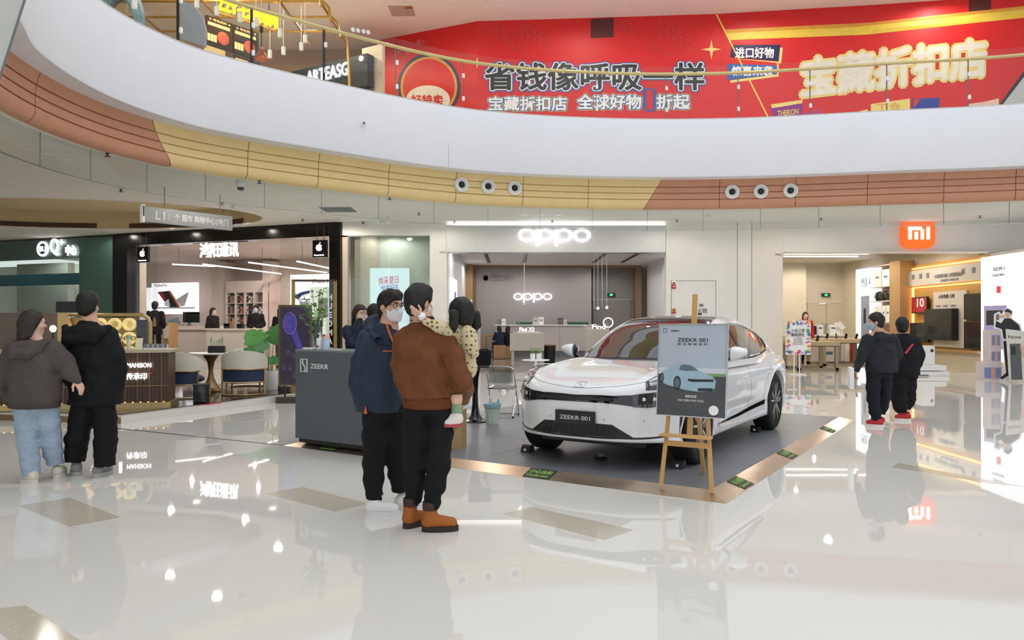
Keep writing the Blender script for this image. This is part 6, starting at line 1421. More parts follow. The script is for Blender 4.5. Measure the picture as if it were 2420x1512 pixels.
t = pitem('white_cabinet', 'white low cabinet with a blue box below the tables', 'cabinet'); pbox('body', m_wht, 1978, 1988, 812, 859, 28.2, .3, t); pbox('blue_box', M('box_blue', '4c7ea6', .4), 1956, 1968, 831, 838, 27.0, .2, t); pbox('shelf', m_wht, 1946, 1978, 838, 841, 27.0, .3, t)
t = pitem('poster_stand', 'white poster on a pole stand with a colourful abstract border', 'poster stand'); Yp = 22.0
pbox('board', m_wprint, 1857, 1916, 757, 838, Yp, .03, t); a = at(1878, 838, Yp); MB().tube([(a.x, Yp + .05, a.z), (a.x, Yp + .05, .02)], .018, 8).build('pole', m_wht, t); a2 = at(1891, 838, Yp); MB().tube([(a2.x, Yp + .05, a2.z), (a2.x, Yp + .05, .02)], .018, 8).build('pole', m_wht, t); MB().box(a.x - .15, a2.x + .15, Yp - .12, Yp + .2, 0, .025, .005).build('base', m_wht, t)
cols = [M('blob_' + n_, c_, .5) for n_, c_ in (('pink', 'd9557f'), ('orange', 'ec8a3f'), ('yellow', 'efcf5e'), ('violet', '8d6fb8'), ('teal', '5d9c8a'), ('blue', '4f77b5'), ('lilac', 'bdb0d8'))]
for k in range(34):
    f = k / 34 * 4; s_ = int(f); u = f - s_; x, z = ((1857 + 59 * u, 762), (1911, 757 + 81 * u), (1916 - 59 * u, 833), (1862, 838 - 81 * u))[s_]
    a = at(x + rg.uniform(-2, 2), z + rg.uniform(-3, 3), Yp - .004); r1, r2 = rg.uniform(.03, .085), rg.uniform(.02, .05); an = rg.uniform(0, 3.1)
    a.x = min(max(a.x, at(1857, 0, Yp).x + r1), at(1916, 0, Yp).x - r1); a.z = min(max(a.z, at(0, 838, Yp).z + r1), at(0, 757, Yp).z - r1)
    MB().prism([(a.x + r1 * math.cos(q) * math.cos(an) - r2 * math.sin(q) * math.sin(an), a.z + r1 * math.cos(q) * math.sin(an) + r2 * math.sin(q) * math.cos(an)) for q in np.linspace(0, 6.28, 13)[:-1]], Yp - .003 - .0004 * k, Yp).build('border_blob', cols[k % 7], t)
text('lettering', '小米之家', .40, .11, m_ink, t, at(1886, 781, Yp - .005), bold=.0, depth=.004); text('lettering', '购机四礼', .40, .11, m_ink, t, at(1886, 791, Yp - .005), bold=.01, depth=.004)
for i in range(4): text('lettering', '一重好礼购机即赠送', .26 + .02 * i, .03, m_greyink, t, at(1885, 799 + 4.6 * i, Yp - .005), depth=.003)
# side wall of that shop
XW = 14.38
def wy(px): return XW * F / (px - CX)
def rbox(name, m, px0, px1, py0, py1, t, parent, x0=0., bev=0., z=None):
    """a box on the side wall plane at x = XW: t = how far it stands off the wall, starting at x0"""
    y1, y0 = wy(px0), wy(px1); ym = (y0 + y1) / 2; z0, z1 = z or (max(0., H - (py1 - HY) * ym / F), H - (py0 - HY) * ym / F)
    return MB().box(XW - x0 - t, XW - x0, y0, y1, z0, z1, bev).build(name, m, parent)
def rtext(s, px, py, w_, h_, m, par, x0, bold=0.):
    y = wy(px); o = text('lettering', s, w_, h_, m, par, (XW - x0, y, H - (py - HY) * y / F), bold, .006, math.radians(-90)); return o
t = pitem('light_box_panel', 'tall narrow lit white panel beside the product shelf', 'light box'); rbox('panel', M('panel_lit', 'eef0ff', .4, emit=.72, noise=.0), 2037, 2085, 637, 850, .25, t, z=(.1, 3.7)); rtext('MIX 4', 2062, 667, .75, .38, m_greyink, t, .26); rbox('phone_print', M('phone_print', '9aa0b4', .3), 2050, 2070, 700, 790, .004, t, .255, z=(.9, 2.6)); rbox('phone_print', m_ink, 2056, 2062, 722, 760, .006, t, .255, z=(1.5, 2.1))
t = pitem('product_shelf', 'oak shelf unit with white cartons and black pots', 'shelf'); rbox('back', m_wood, 2086, 2134, 620, 880, .03, t, z=(0, 3.75))
for z in (.9, 1.55, 2.35, 2.9, 3.7): rbox('shelf_board', m_cut, 2086, 2134, 0, 0, .45, t, .03, z=(z - .04, z))
rbox('side', m_wood, 2134, 2160, 620, 880, .5, t, z=(0, 3.75))
def shelf_items(z, n, h_, m_, nm, lab, f0=.08, f1=.92, prof=None):
    y1, y0 = wy(2086), wy(2134); b0 = None
    for i in range(n):
        y = y1 + (y0 - y1) * (f0 + (f1 - f0) * (i + .5) / n); wd = abs(y0 - y1) * (f1 - f0) / n * .42
        if b0 is None:
            b0 = thing(nm, lab, nm.split('_')[-1], (XW - .27, y, z), 0, lab.split(' on ')[0] + 's')
            if prof: MB().lathe([(0, 0), (wd * .8, 0), (wd, h_ * .5), (wd * .8, h_), (wd * .3, h_ * 1.1), (0, h_ * 1.12)], 14).build('pot_body', m_, b0, True); MB().tube([(-wd, 0, h_ * .7), (-wd * 1.35, 0, h_ * .6), (-wd, 0, h_ * .35)], .015, 6).build('handle', m_greyink, b0)
            else: MB().box(-.15, .15, -wd, wd, 0, h_, .006).build('carton_body', m_, b0); MB().box(-.153, -.15, -wd * .5, wd * .5, h_ * .5, h_ * .62).build('carton_label', m_greyink, b0)
        else: dup(b0, (XW - .27, y, z))
shelf_items(2.9, 2, .62, m_wht, 'white_carton', 'tall white carton on the top shelf'); shelf_items(2.35, 3, .34, m_gloss, 'black_pot', 'black kettle pot on the middle shelf', prof=1); shelf_items(1.55, 4, .62, m_wht, 'slim_carton', 'slim white carton on the lower shelf'); shelf_items(.9, 1, .5, M('box_brownish', '7a5c48', .5), 'brown_carton', 'brown printed carton on the bottom shelf', .5, .98)
nt_ = pitem('screen_niche', 'oak wall niche with warm glowing edges for the screens', 'wall niche'); rbox('back', M('niche_oak', 'c79a52', .5, noise=.08, nscale=2, aniso=(1, .15, 1)), 2160, 2336, 600, 850, .05, nt_, z=(.65, 3.58))
rbox('led_edge', m_led, 2161, 2335, 0, 0, .03, nt_, .06, z=(3.42, 3.46)); rbox('led_edge', m_led, 2161, 2335, 0, 0, .03, nt_, .06, z=(2.74, 2.78)); rbox('led_edge', m_led, 2161, 2164, 0, 0, .03, nt_, .06, z=(.8, 2.75))
rbox('header_panel', m_cut, 2160, 2335, 0, 0, .14, nt_, .05, z=(2.82, 3.36)); rtext('小米智能电视 大师超级画质', 2255, 650, 1.6, .14, m_greyink, nt_, .2); rtext('高清影院 智慧大屏', 2258, 661, 1.0, .08, m_greyink, nt_, .2)
for px in (2171, 2189, 2206, 2291, 2316): y = wy(px); MB().box(XW - .2, XW - .19, y - .08, y + .08, 3.05, 3.22).build('icon', m_greyink, nt_)
rbox('sill', m_wood, 2162, 2336, 0, 0, .35, nt_, z=(.58, .66)); rbox('lower_panel', m_mi, 2162, 2336, 0, 0, .2, nt_, z=(0, .58))
t = pitem('feature_panel', 'white printed panel behind the largest dark screen', 'panel'); rbox('board', m_cut, 2214, 2292, 0, 0, .06, t, .06, z=(.72, 2.55)); rtext('小米电视 大师', 2246, 700, .9, .14, m_ink, t, .13)
for px in (2226, 2243, 2262): y = wy(px); MB().box(XW - .13, XW - .125, y - .12, y + .12, 2.05, 2.10).build('caption', m_greyink, t)
def tv(px0, px1, z0, z1, m_, lab, t0=.13, th=.08):
    t = pitem('wall_screen', lab, 'screen'); y1, y0 = wy(px0), wy(px1); MB().box(XW - t0 - th, XW - t0, y0, y1, z0, z1, .01).build('housing', m_matt, t); MB().box(XW - t0 - th - .004, XW - t0 - th, y0 + .03, y1 - .03, z0 + .04, z1 - .03).build('panel', m_, t); return t
m_tv = M('tv_dark', '23282a', .12, noise=.15)
t = tv(2168, 2205, 1.85, 2.42, M('tv_red', '9a1f2a', .2, noise=.3, emit=.25), 'small wall screen showing a red picture with white numerals'); rtext('10', 2190, 715, .45, .3, m_wprint, t, .216, .02)
tv(2164, 2208, .85, 1.52, m_tv, 'dark wall screen below the red picture screen'); tv(2208, 2275, .95, 1.98, m_tv, 'largest dark grey wall screen on the white panel', .13, .22); tv(2293, 2336, 1.62, 2.42, m_tv, 'upper dark wall screen next to the big light box'); tv(2293, 2336, .72, 1.56, m_tv, 'lower dark wall screen next to the big light box')
t = pitem('big_light_box', 'large lit white phone advert panel at the frame edge', 'light box'); rbox('panel', M('panel_lit2', 'f4f0ff', .4, emit=.78, noise=0.), 2338, 2452, 0, 0, .25, t, z=(.38, 3.48)); rtext('XIAOMI 11', 2382, 635, .55, .12, m_greyink, t, .26, .02); rtext('影像新物种', 2380, 650, .55, .09, m_greyink, t, .26)
rbox('red_mark', M('mark_red', 'd2343f', .4, emit=.4), 2376, 2386, 0, 0, .006, t, .252, z=(2.38, 2.58)); y0, y1 = wy(2400), wy(2346)
mb = MB().box(XW - .262, XW - .25, y0, y1, .75, 2.02, .0); mb.build('phone_print', M('phone_lilac', '9d9cc8', .3, emit=.2), t); MB().box(XW - .268, XW - .262, wy(2398), wy(2352), 1.45, 1.88, .0).build('camera_print', m_ink, t)
t = pitem('dispenser', 'tall white appliance with a round black opening by the screens', 'appliance'); p = Vector((11.94, 21.62, 0)); MB().box(p.x - .19, p.x + .17, p.y, p.y + .38, .30, .86, .02).build('body', m_wht, t); MB().lathe([(.045, 0), (.045, -.01), (0, -.011)], 16, (p.x + .08, p.y, .72), 'y').build('opening', m_ink, t)
t = pitem('drawer_plinth', 'low white two-tier plinth under the tall appliance', 'plinth'); p2 = fl(2203, 889); MB().box(p2.x - .55, p2.x + .5, p2.y, p2.y + .55, 0, .13, .01).build('lower_tier', m_wht, t); MB().box(p2.x - .52, p2.x + .46, p2.y + .08, p2.y + .7, .15, .30, .01).build('upper_tier', m_wht, t); MB().box(p2.x - .4, p2.x - .1, p2.y - .01, p2.y, .02, .04).build('handle', m_dark, t)
for k, (x0, x1, y0, y1, Y, lab) in enumerate(((2325, 2368, 856, 897, 20.0, 'bottom printed gift carton of the stack beside the standee'), (2342, 2366, 820, 856, 20.1, 'middle printed gift carton of the stack beside the standee'), (2342, 2365, 780, 820, 20.1, 'topmost printed gift carton of the stack beside the standee'))):
    t = pitem('gift_carton', lab, 'box', 'printed gift cartons in a stack'); pbox('carton', M('carton_pink', 'd9cdd0', .5, noise=.05), x0, x1, y0, y1 + (2.2 if k == 0 else 0), Y, .35, t); pbox('blue_print', M('carton_blue', '7f8fc0', .5), x0 + 2, x1 - 2, y0 + (y1 - y0) * .3, y1 - 4, Y - .006, .006, t); pbox('peach_print', M('carton_peach', 'd9a68c', .5), x0 + (x1 - x0) * .4, x0 + (x1 - x0) * .65, y0 + (y1 - y0) * .35, y1 - 4, Y - .010, .006, t)
# cardboard standee of a man taking a photo, and phone board
Ys = 19.6; t = pitem('cardboard_standee', 'flat cardboard cut-out of a dark-dressed man holding a phone', 'standee')
def spoly(name, m, pts, off): MB().prism([(at(x, y, Ys).x, at(x, y, Ys).z) for x, y in pts], Ys - off, Ys - off + .006).build(name, m, t)
MB().prism([(at(x, y, Ys).x, at(x, y, Ys).z) for x, y in ((2362, 899), (2376, 885), (2370, 800), (2366, 780), (2350, 776), (2350, 742), (2362, 736), (2368, 744), (2372, 733), (2384, 727), (2393, 735), (2392, 752), (2412, 766), (2418, 790), (2412, 800), (2408, 899))], Ys, Ys + .02).build('board', m_wprint, t)
spoly('coat_print', m_ink, [(2352, 772), (2354, 758), (2366, 764), (2374, 752), (2388, 752), (2408, 768), (2414, 790), (2404, 800), (2372, 800), (2368, 778)], .004); spoly('trouser_print', m_blk, [(2371, 806), (2392, 806), (2388, 885), (2366, 897), (2364, 893), (2378, 880)], .004)
spoly('face_print', M('skin_print', 'd8b49a', .6), [(2374, 738), (2384, 733), (2389, 740), (2384, 752), (2376, 750)], .004); spoly('hair_print', m_blk, [(2372, 736), (2380, 729), (2391, 735), (2391, 744), (2386, 738)], .008); spoly('phone_print', m_greyink, [(2353, 744), (2361, 741), (2361, 756), (2354, 757)], .004); spoly('hand_print', MATS['skin_print'], [(2360, 746), (2374, 744), (2374, 750), (2361, 752)], .006)
t = pitem('phone_board', 'pale board with a product name and a dark phone picture', 'standee'); Ys = 19.3
MB().prism([(at(x, y, Ys).x, at(x, y, Ys).z) for x, y in ((2378, 777), (2424, 783), (2500, 792), (2500, 898), (2386, 898))], Ys, Ys + .03).build('board', M('board_pale', 'd9d7cf', .5), t)
text('lettering', 'Note 11', .50, .08, m_ink, t, at(2406, 796, Ys - .002), depth=.003); spoly('phone_print', M('phone_slate', '55585a', .3), [(2386, 812), (2412, 812), (2416, 897), (2390, 897)], .004); spoly('lens_print', m_ink, [(2389, 818), (2399, 818), (2400, 838), (2390, 838)], .008); spoly('hand_print', MATS['skin_print'], [(2410, 815), (2424, 822), (2424, 850), (2414, 838)], .008)
base = None
for px, py in ((1868, 606), (1930, 607), (2016, 608), (1885, 615), (1907, 611), (1929, 618), (1980, 618), (2002, 616)):
    p = ceil_at(px, py, 4.1)
    if base is None: base = downlight(p, 4.1, 'round lamps in the beige shop ceiling', 'round lit lamp in the beige shop ceiling', .12)
    else: dup(base, (p.x, p.y, 4.1))
for k, (xa, xb, y) in enumerate(((1852, 2052, 27.6), (1852, 2028, 28.7))):
    t = pitem('linear_lamp', ('longer' if k == 0 else 'shorter') + ' slim lit linear lamp under the beige shop ceiling', 'lamp'); a, b = at(xa, 0, y).x, at(xb, 0, y).x; MB().box(a, b, y - .03, y + .03, 4.02, 4.06).build('tube', m_lampw, t)
    for x in (a + .3, b - .3): MB().tube([(x, y, 4.06), (x, y, 4.1)], .01, 6).build('hanger', m_dark, t)
# --- computer shop contents
t = lthing('light_box_panel', 'lit white panel showing a thin laptop on the taupe wall', 'light box'); m_lb = M('lightbox_white', 'f4f0f6', .4, emit=.6, noise=0.)
lbox('panel', m_lb, 358, 466, 668, 742, 8.0, .12, t); ltext('lettering', 'MacBook Pro', 380, 674, 7.99, .75, .13, m_ink, t, 0, .006)
def lpoly(name, m, pts, d, par):
    MB().prism([(-lfp(x, y, d)[0], lfp(x, y, d)[1]) for x, y in pts], d, d + .01).build(name, m, par)
lpoly('laptop_print', M('laptop_dark', '2a1e2c', .3), [(372, 690), (400, 687), (425, 726), (400, 726)], 7.985, t); lpoly('laptop_print', M('laptop_red', 'a03038', .3), [(374, 692), (385, 690), (392, 706), (388, 712)], 7.975, t); lpoly('laptop_print', M('laptop_orange', 'd9794a', .3), [(398, 688), (402, 687), (426, 724), (422, 726)], 7.975, t); lpoly('laptop_print', m_wprint, [(388, 714), (398, 706), (402, 724), (390, 724)], 7.975, t); lpoly('laptop_print', M('laptop_silver', 'c9c8cd', .3), [(428, 724), (416, 708), (438, 694), (446, 690), (436, 722)], 7.985, t); lpoly('laptop_print', m_ink, [(366, 726.5), (460, 726.5), (460, 728.5), (366, 728.5)], 7.98, t)
t = lthing('light_box_panel', 'small white poster panel with a dark laptop edge beside the far pier', 'light box'); lbox('panel', m_lb, 320, 357, 680, 746, 6.5, .1, t); lpoly('laptop_print', m_ink, [(332, 695), (334, 694), (344, 706), (346, 735), (340, 735)], 6.48, t); lpoly('laptop_print', M('navy_gloss', '31357a', .3), [(336, 699), (343, 706), (345, 732), (341, 732)], 6.47, t); ltext('lettering', 'MacBook Pro', 339, 686, 6.49, .4, .06, m_ink, t, .01, .005)
t = lthing('light_box_panel', 'large lit white phone poster beside the black post', 'light box'); lbox('panel', m_lb, 686, 800, 648, 780, 3.0, .1, t); ltext('lettering', 'iPhone 13', 760, 664, 2.99, .75, .15, m_ink, t, 0, .006)
lpoly('phone_print', M('blue_line', '3c4a78', .3), [(694, 700), (712, 690), (742, 684), (742, 690), (714, 697), (706, 706), (742, 707), (742, 711), (700, 706)], 2.98, t); lpoly('phone_print', M('pale_lilac', 'cdd0e8', .4), [(708, 712), (742, 712), (742, 740), (708, 740)], 2.98, t)
t = lthing('light_box_panel', 'cream phone poster overlapping the large lit white phone poster', 'light box'); lbox('panel', M('poster_cream_lit', 'eceae0', .4, emit=.5, noise=0), 732, 800, 678, 780, 2.4, .1, t, (0, None)); ltext('lettering', 'iPhone 13 Pro', 760, 690, 2.39, .45, .06, m_greyink, t, .01, .005)
for px, py, m_ in ((744, 720, m_ink), (760, 714, m_ink), (760, 736, m_ink)): s_, z_ = lfp(px, py, 2.39); MB().lathe([(.07, 0), (.07, -.01), (0, -.012)], 18, (-s_, 2.39, z_), 'y').build('lens_print', m_, t)
lpoly('phone_print', M('phone_pearl', 'c9cdd2', .3), [(752, 704), (775, 704), (775, 750), (752, 750)], 2.395, t)
for k, (xa, ya, xb, yb, da, db) in enumerate(((407, 624, 508, 629, 4.5, 6.5), (480, 624, 664, 650, 3.0, 6.5), (588, 620, 772, 651, 2.0, 5.5), (702, 617, 776, 633, 1.2, 2.6))):
    t = lthing('linear_lamp', ('shortest far', 'longest middle', 'steeply receding', 'nearest short')[k] + ' slim lit linear lamp under the taupe shop ceiling', 'lamp')
    za = 3.75; 
    def onz(px, py):
        for d in np.linspace(0, 8.8, 89):
            s_, z_ = lfp(px, py, d)
            if z_ >= za: return Vector((-s_, d, za))
        return Vector((-s_, 8.8, za))
    a, b = onz(xa, ya), onz(xb, yb); MB().bar(a, b, .05, .045).build('tube', m_lampw, t)
    for f in (.15, .85): q = a.lerp(b, f); MB().tube([q, (q.x, q.y, 4.42)], .006, 6).build('hanger', m_dark, t)
t = lthing('product_shelf', 'grey recessed shelf unit packed with boxed accessories', 'shelf'); s0 = lfp(534, 700, 8.0)[0]; s1 = lfp(622, 700, 8.0)[0]; zt = lfp(578, 690, 8.0)[1]
MB().box(-s0, -s1, 8.3, 8.4, 0, zt).build('back', M('shelf_grey', '80766f', .5), t); wd = s0 - s1
MB().box(-s0 - .02, -s1 + .02, 8.0, 8.35, zt, zt + .5).build('header', m_apwall, t)
for i in range(5): x = -s0 + wd * i / 4; MB().box(x - .03, x + .03, 8.0, 8.3, 0, zt).build('upright', m_apwall2, t)
for j in range(6): z = .5 + (zt - .5) * j / 5; MB().box(-s0, -s1, 8.02, 8.3, z - .03, z).build('shelf_board', m_apwall2, t)
bcol = [M('acc_' + n_, c_, .5) for n_, c_ in (('white', 'd9d5d0'), ('black', '2c2a2c'), ('red', 'b0453f'), ('tan', 'a08a78'), ('grey', '8a8688'))]
pro = {}
for i in range(4):
    for j in range(5):
        z = .5 + (zt - .5) * j / 5; nb = 5
        for k in range(nb):
            if i == 3 and j != 3: continue
            x = -s0 + wd * (i + .14 + .72 * (k + .5) / nb) / 4; ci_ = 2 if (i == 1 and k > 2 and j > 1) else rg.choice((0, 0, 1, 1, 3, 4))
            q = A0 - LU * x + LV * 8.08 + Vector((0, 0, z))
            if ci_ not in pro:
                b0 = thing('accessory_box', ('white', 'black', 'red', 'tan', '', 'grey')[ci_ if ci_ < 4 else 5] + ' slim accessory box on the recessed grey shelves', 'box', q, LRZ, ('white', 'black', 'red', 'tan', 'grey')[ci_] + ' accessory boxes'); pro[ci_] = b0
                MB().box(-.055, .055, 0, .15, 0, (zt - .5) / 5 * .62).build('carton', bcol[ci_], b0); MB().box(-.03, .03, -.003, 0, .12, .20).build('label_panel', bcol[(ci_ + 1) % 5], b0)
            else: dup(pro[ci_], q)
t = lthing('service_counter', 'taupe demonstration counter with a white top below the laptop panel', 'counter'); lbox('front', m_apwall, 398, 488, 779, 845, 5.2, .8, t, (0, None)); lbox('worktop', m_apwall2, 393, 492, 770, 779, 5.1, 1.0, t)
t = lthing('service_counter', 'cream reception counter in front of the accessory shelves', 'counter'); lbox('front', m_cut, 488, 592, 780, 848, 4.0, .8, t, (0, None)); lbox('worktop', m_apwall2, 486, 594, 776, 780, 3.95, .9, t)
t = lthing('desktop_computer', 'dark desktop computer with a pale foot on the demonstration counter', 'computer'); lbox('screen', m_gloss, 432, 470, 737, 762, 5.3, .06, t); lbox('foot', m_steel, 440, 452, 766, 770, 5.3, .3, t); lbox('neck', m_steel, 444, 450, 760, 768, 5.36, .05, t)
t = lthing('laptop', 'open silver laptop at the end of the demonstration counter', 'laptop'); lbox('base', m_steel, 398, 418, 766, 770, 5.3, .4, t); s_, z_ = lfp(408, 766, 5.5); MB().bar((-s_ - .2, 5.5, z_), (-s_ + .2, 5.65, z_ + .18), .3, .02, (0, 1, 0)).build('lid', m_steel, t)
for x0, x1, y0, m_, lab in ((528, 543, 764, m_matt, 'black card terminal on the cream reception counter'), (559, 573, 765, m_matt, 'black tilted till screen on the cream reception counter'), (542, 549, 752, m_woodd, 'small brown box standing on the cream reception counter')):
    t = lthing('counter_device', lab, 'device'); lbox('body', m_, x0, x1, y0, 776, 4.2, .15, t, None, .01); lbox('screen', m_gloss, x0 + 2, x1 - 2, y0 + 1.5, y0 + 6, 4.19, .01, t)
t = lthing('glass_shopfront', 'frameless glass panes of the computer shop front', 'glass front')
for x0, x1 in ((302, 372), (662, 720), (721, 776)): lbox('pane', m_glass, x0, x1, 556, 880, .1, .012, t, (.0, 4.14))
t = lthing('pale_cabinet', 'pale wooden side cabinet beside the man in the dark coat', 'cabinet'); lbox('body', m_wood, 386, 398, 762, 840, 3.5, .5, t, (0, None)); lbox('panel', m_cut, 387, 397, 770, 800, 3.48, .02, t)
t = lthing('shop_display', 'dark purple boxed goods stacked behind the teal shop window', 'display'); lbox('stack', M('dim_goods', '4c3f52', .5, noise=.5, nscale=6), 132, 205, 712, 740, 1.6, .4, t); lbox('shelf', m_wht, 128, 210, 738, 742, 1.55, .5, t)

base = None
for px in (1895, 2000, 2105, 2212, 2320):
    z = at(0, 598, YW).z; p = at(px, 597, YW - .12)
    if base is None: base = downlight(p, z, 'round lamps below the orange sign header', 'round lit lamp under the cream header with the orange sign', .13)
    else: dup(base, (p.x, p.y, z))
soffit = MB().box(at(1850, 0, YW).x, at(2560, 0, YW).x, YW - .3, YW, at(0, 598, YW).z, at(0, 596.5, YW).z).build('soffit', m_wall, wf)
# ------------------------------------------------------------------ people
class Field:
    """sampled distance field; shapes are added only where they matter"""
    def __init__(s, lo, hi, h):
        s.h = h; s.ax = [np.arange(lo[i], hi[i] + h, h) for i in range(3)]; s.D = np.full([len(a) for a in s.ax], .3)
    def sl(s, lo, hi):
        o = []
        for i in range(3):
            a = max(0, int((lo[i] - s.ax[i][0]) / s.h) - 2); b = min(len(s.ax[i]), int((hi[i] - s.ax[i][0]) / s.h) + 4); o.append(slice(a, max(a, b)))
        return tuple(o)
    def put(s, fn, lo, hi, k=.02, cut=False):
        q = s.sl([v - k for v in lo], [v + k for v in hi]); X = s.ax[0][q[0]][:, None, None]; Y = s.ax[1][q[1]][None, :, None]; Z = s.ax[2][q[2]][None, None, :]
        if 0 in (X.size, Y.size, Z.size): return s
        d = fn(X, Y, Z); c = s.D[q]
        s.D[q] = smax(c, -d, max(k, 1e-4)) if cut else smin(c, d, max(k, 1e-4)); return s
    def cap(s, a, b, ra, rb, k=.02, sq=(1, 1, 1), cut=False):
        a = np.array(a, float); b = np.array(b, float); ab = b - a; L = max(1e-9, (ab / sq) @ (ab / sq)); r = max(ra, rb); w = np.array(sq) * r
        def fn(X, Y, Z):
            x, y, z = (X - a[0]) / sq[0], (Y - a[1]) / sq[1], (Z - a[2]) / sq[2]; e = ab / sq
            t = np.clip((x * e[0] + y * e[1] + z * e[2]) / L, 0, 1)
            return (np.sqrt((x - t * e[0]) ** 2 + (y - t * e[1]) ** 2 + (z - t * e[2]) ** 2) - (ra + (rb - ra) * t)) * min(sq)
        return s.put(fn, np.minimum(a, b) - w, np.maximum(a, b) + w, k, cut)
    def chain(s, pts, rs, k=.02, sq=(1, 1, 1)):
        for i in range(len(pts) - 1): s.cap(pts[i], pts[i + 1], rs[i], rs[i + 1], k, sq)
        return s
    def ell(s, c, r, k=.02, cut=False, R=None):
        c = np.array(c, float); r = np.array(r, float); m = r.max()
        def fn(X, Y, Z):
            x, y, z = X - c[0], Y - c[1], Z - c[2]
            if R is not None: x, y, z = R[0][0] * x + R[1][0] * y + R[2][0] * z, R[0][1] * x + R[1][1] * y + R[2][1] * z, R[0][2] * x + R[1][2] * y + R[2][2] * z
            return (np.sqrt((x / r[0]) ** 2 + (y / r[1]) ** 2 + (z / r[2]) ** 2) - 1) * r.min()
        return s.put(fn, c - (m if R is not None else r), c + (m if R is not None else r), k, cut)
    def tube(s, rings, k=.02):
        rg_ = sorted(rings); z = [r[0] for r in rg_]; fx, fy, frx, fry = (ci(z, [r[i] for r in rg_]) for i in (1, 2, 3, 4)); R = max(max(r[3], r[4]) for r in rg_)
        def fn(X, Y, Z):
            rx, ry = frx(Z), fry(Z); d = (np.sqrt(((X - fx(Z)) / rx) ** 2 + ((Y - fy(Z)) / ry) ** 2) - 1) * np.minimum(rx, ry)
            return smax(d, np.maximum(z[0] - Z, Z - z[-1]), .02)
        cx = [r[1] for r in rg_]; cy = [r[2] for r in rg_]
        return s.put(fn, (min(cx) - R, min(cy) - R, z[0]), (max(cx) + R, max(cy) + R, z[-1]), k)
    def folds(s, amp, fr, seed=0, az=1.):
        r = np.random.RandomState(seed); X = s.ax[0][:, None, None]; Y = s.ax[1][None, :, None]; Z = s.ax[2][None, None, :]; m = np.abs(s.D) < .05
        I = np.argwhere(m); x, y, z = s.ax[0][I[:, 0]], s.ax[1][I[:, 1]], s.ax[2][I[:, 2]]; n = np.zeros(len(I))
        for i in range(5):
            v = r.normal(size=3); v /= np.linalg.norm(v); v[2] *= az; w = r.uniform(.6, 1.5) * fr
            n += np.sin((x * v[0] + y * v[1] + z * v[2]) * w + r.uniform(0, 6.28) + 1.3 * np.sin((x * v[1] - z * v[0]) * w * .6))
        s.D[m] += amp * n / 5 * 1.6; return s
    def hem(s, z0, z1=9.):
        """clean cut at the lower (and upper) edge after the folds"""
        Z = s.ax[2][None, None, :]; s.D = np.maximum(s.D, np.maximum(z0 - Z, Z - z1)); return s
    def mesh(s): return surfnet(s.D, [a[0] for a in s.ax], s.h)
    def build(s, name, m, parent, extra=None):
        V, Q = s.mesh()
        for e in (extra or []):
            v2, q2 = e.mesh(); Q = np.concatenate([Q, q2 + len(V)]); V = np.concatenate([V, v2])
        return link_mesh(name, np_mesh(name, V, Q), m, parent)
def rot3(yaw, pitch=0., roll=0.): return np.array(Matrix.Rotation(yaw, 3, 'Z') @ Matrix.Rotation(pitch, 3, 'X') @ Matrix.Rotation(roll, 3, 'Y'))
class Head:
    """places head-local points (facing -y, metres for an adult) in the figure's frame"""
    def __init__(s, c, yaw, pitch=0., sc=1., roll=0.): s.c = np.array(c, float); s.R = rot3(yaw, pitch, roll); s.sc = sc
    def p(s, x, y, z): return s.c + s.R @ (np.array((x, y, z)) * s.sc)
    def ell(s, F, c, r, k=.02, cut=False): F.ell(s.p(*c), np.array(r) * s.sc, k, cut, s.R)
    def cap(s, F, a, b, ra, rb, k=.01): F.cap(s.p(*a), s.p(*b), ra * s.sc, rb * s.sc, k)
    def face(s, F):
        s.ell(F, (0, .012, .032), (.076, .094, .086)); s.ell(F, (0, -.018, -.04), (.060, .072, .076), .03); s.ell(F, (0, -.052, -.092), (.030, .030, .024), .025)
        s.cap(F, (0, -.088, .012), (0, -.106, -.026), .009, .014, .012); s.cap(F, (-.034, -.078, .030), (.034, -.078, .030), .014, .014, .02)
        for e in (-1, 1): s.ell(F, (e * .031, -.098, .010), (.016, .012, .009), .012, True); s.ell(F, (e * .077, .012, -.006), (.011, .022, .031), .008); s.ell(F, (e * .044, -.055, -.025), (.022, .022, .02), .02)
        s.cap(F, (-.019, -.086, -.062), (.019, -.086, -.062), .007, .007, .008)
    def half(s, F, fn, lo, hi, k=.012):
        """keep only where fn(head-local) < 0"""
        c, R, sc = s.c, s.R, s.sc
        def g(X, Y, Z):
            x, y, z = X - c[0], Y - c[1], Z - c[2]; return -fn((R[0][0] * x + R[1][0] * y + R[2][0] * z) / sc, (R[0][1] * x + R[1][1] * y + R[2][1] * z) / sc, (R[0][2] * x + R[1][2] * y + R[2][2] * z) / sc) * sc
        return F.put(g, lo, hi, k, True)
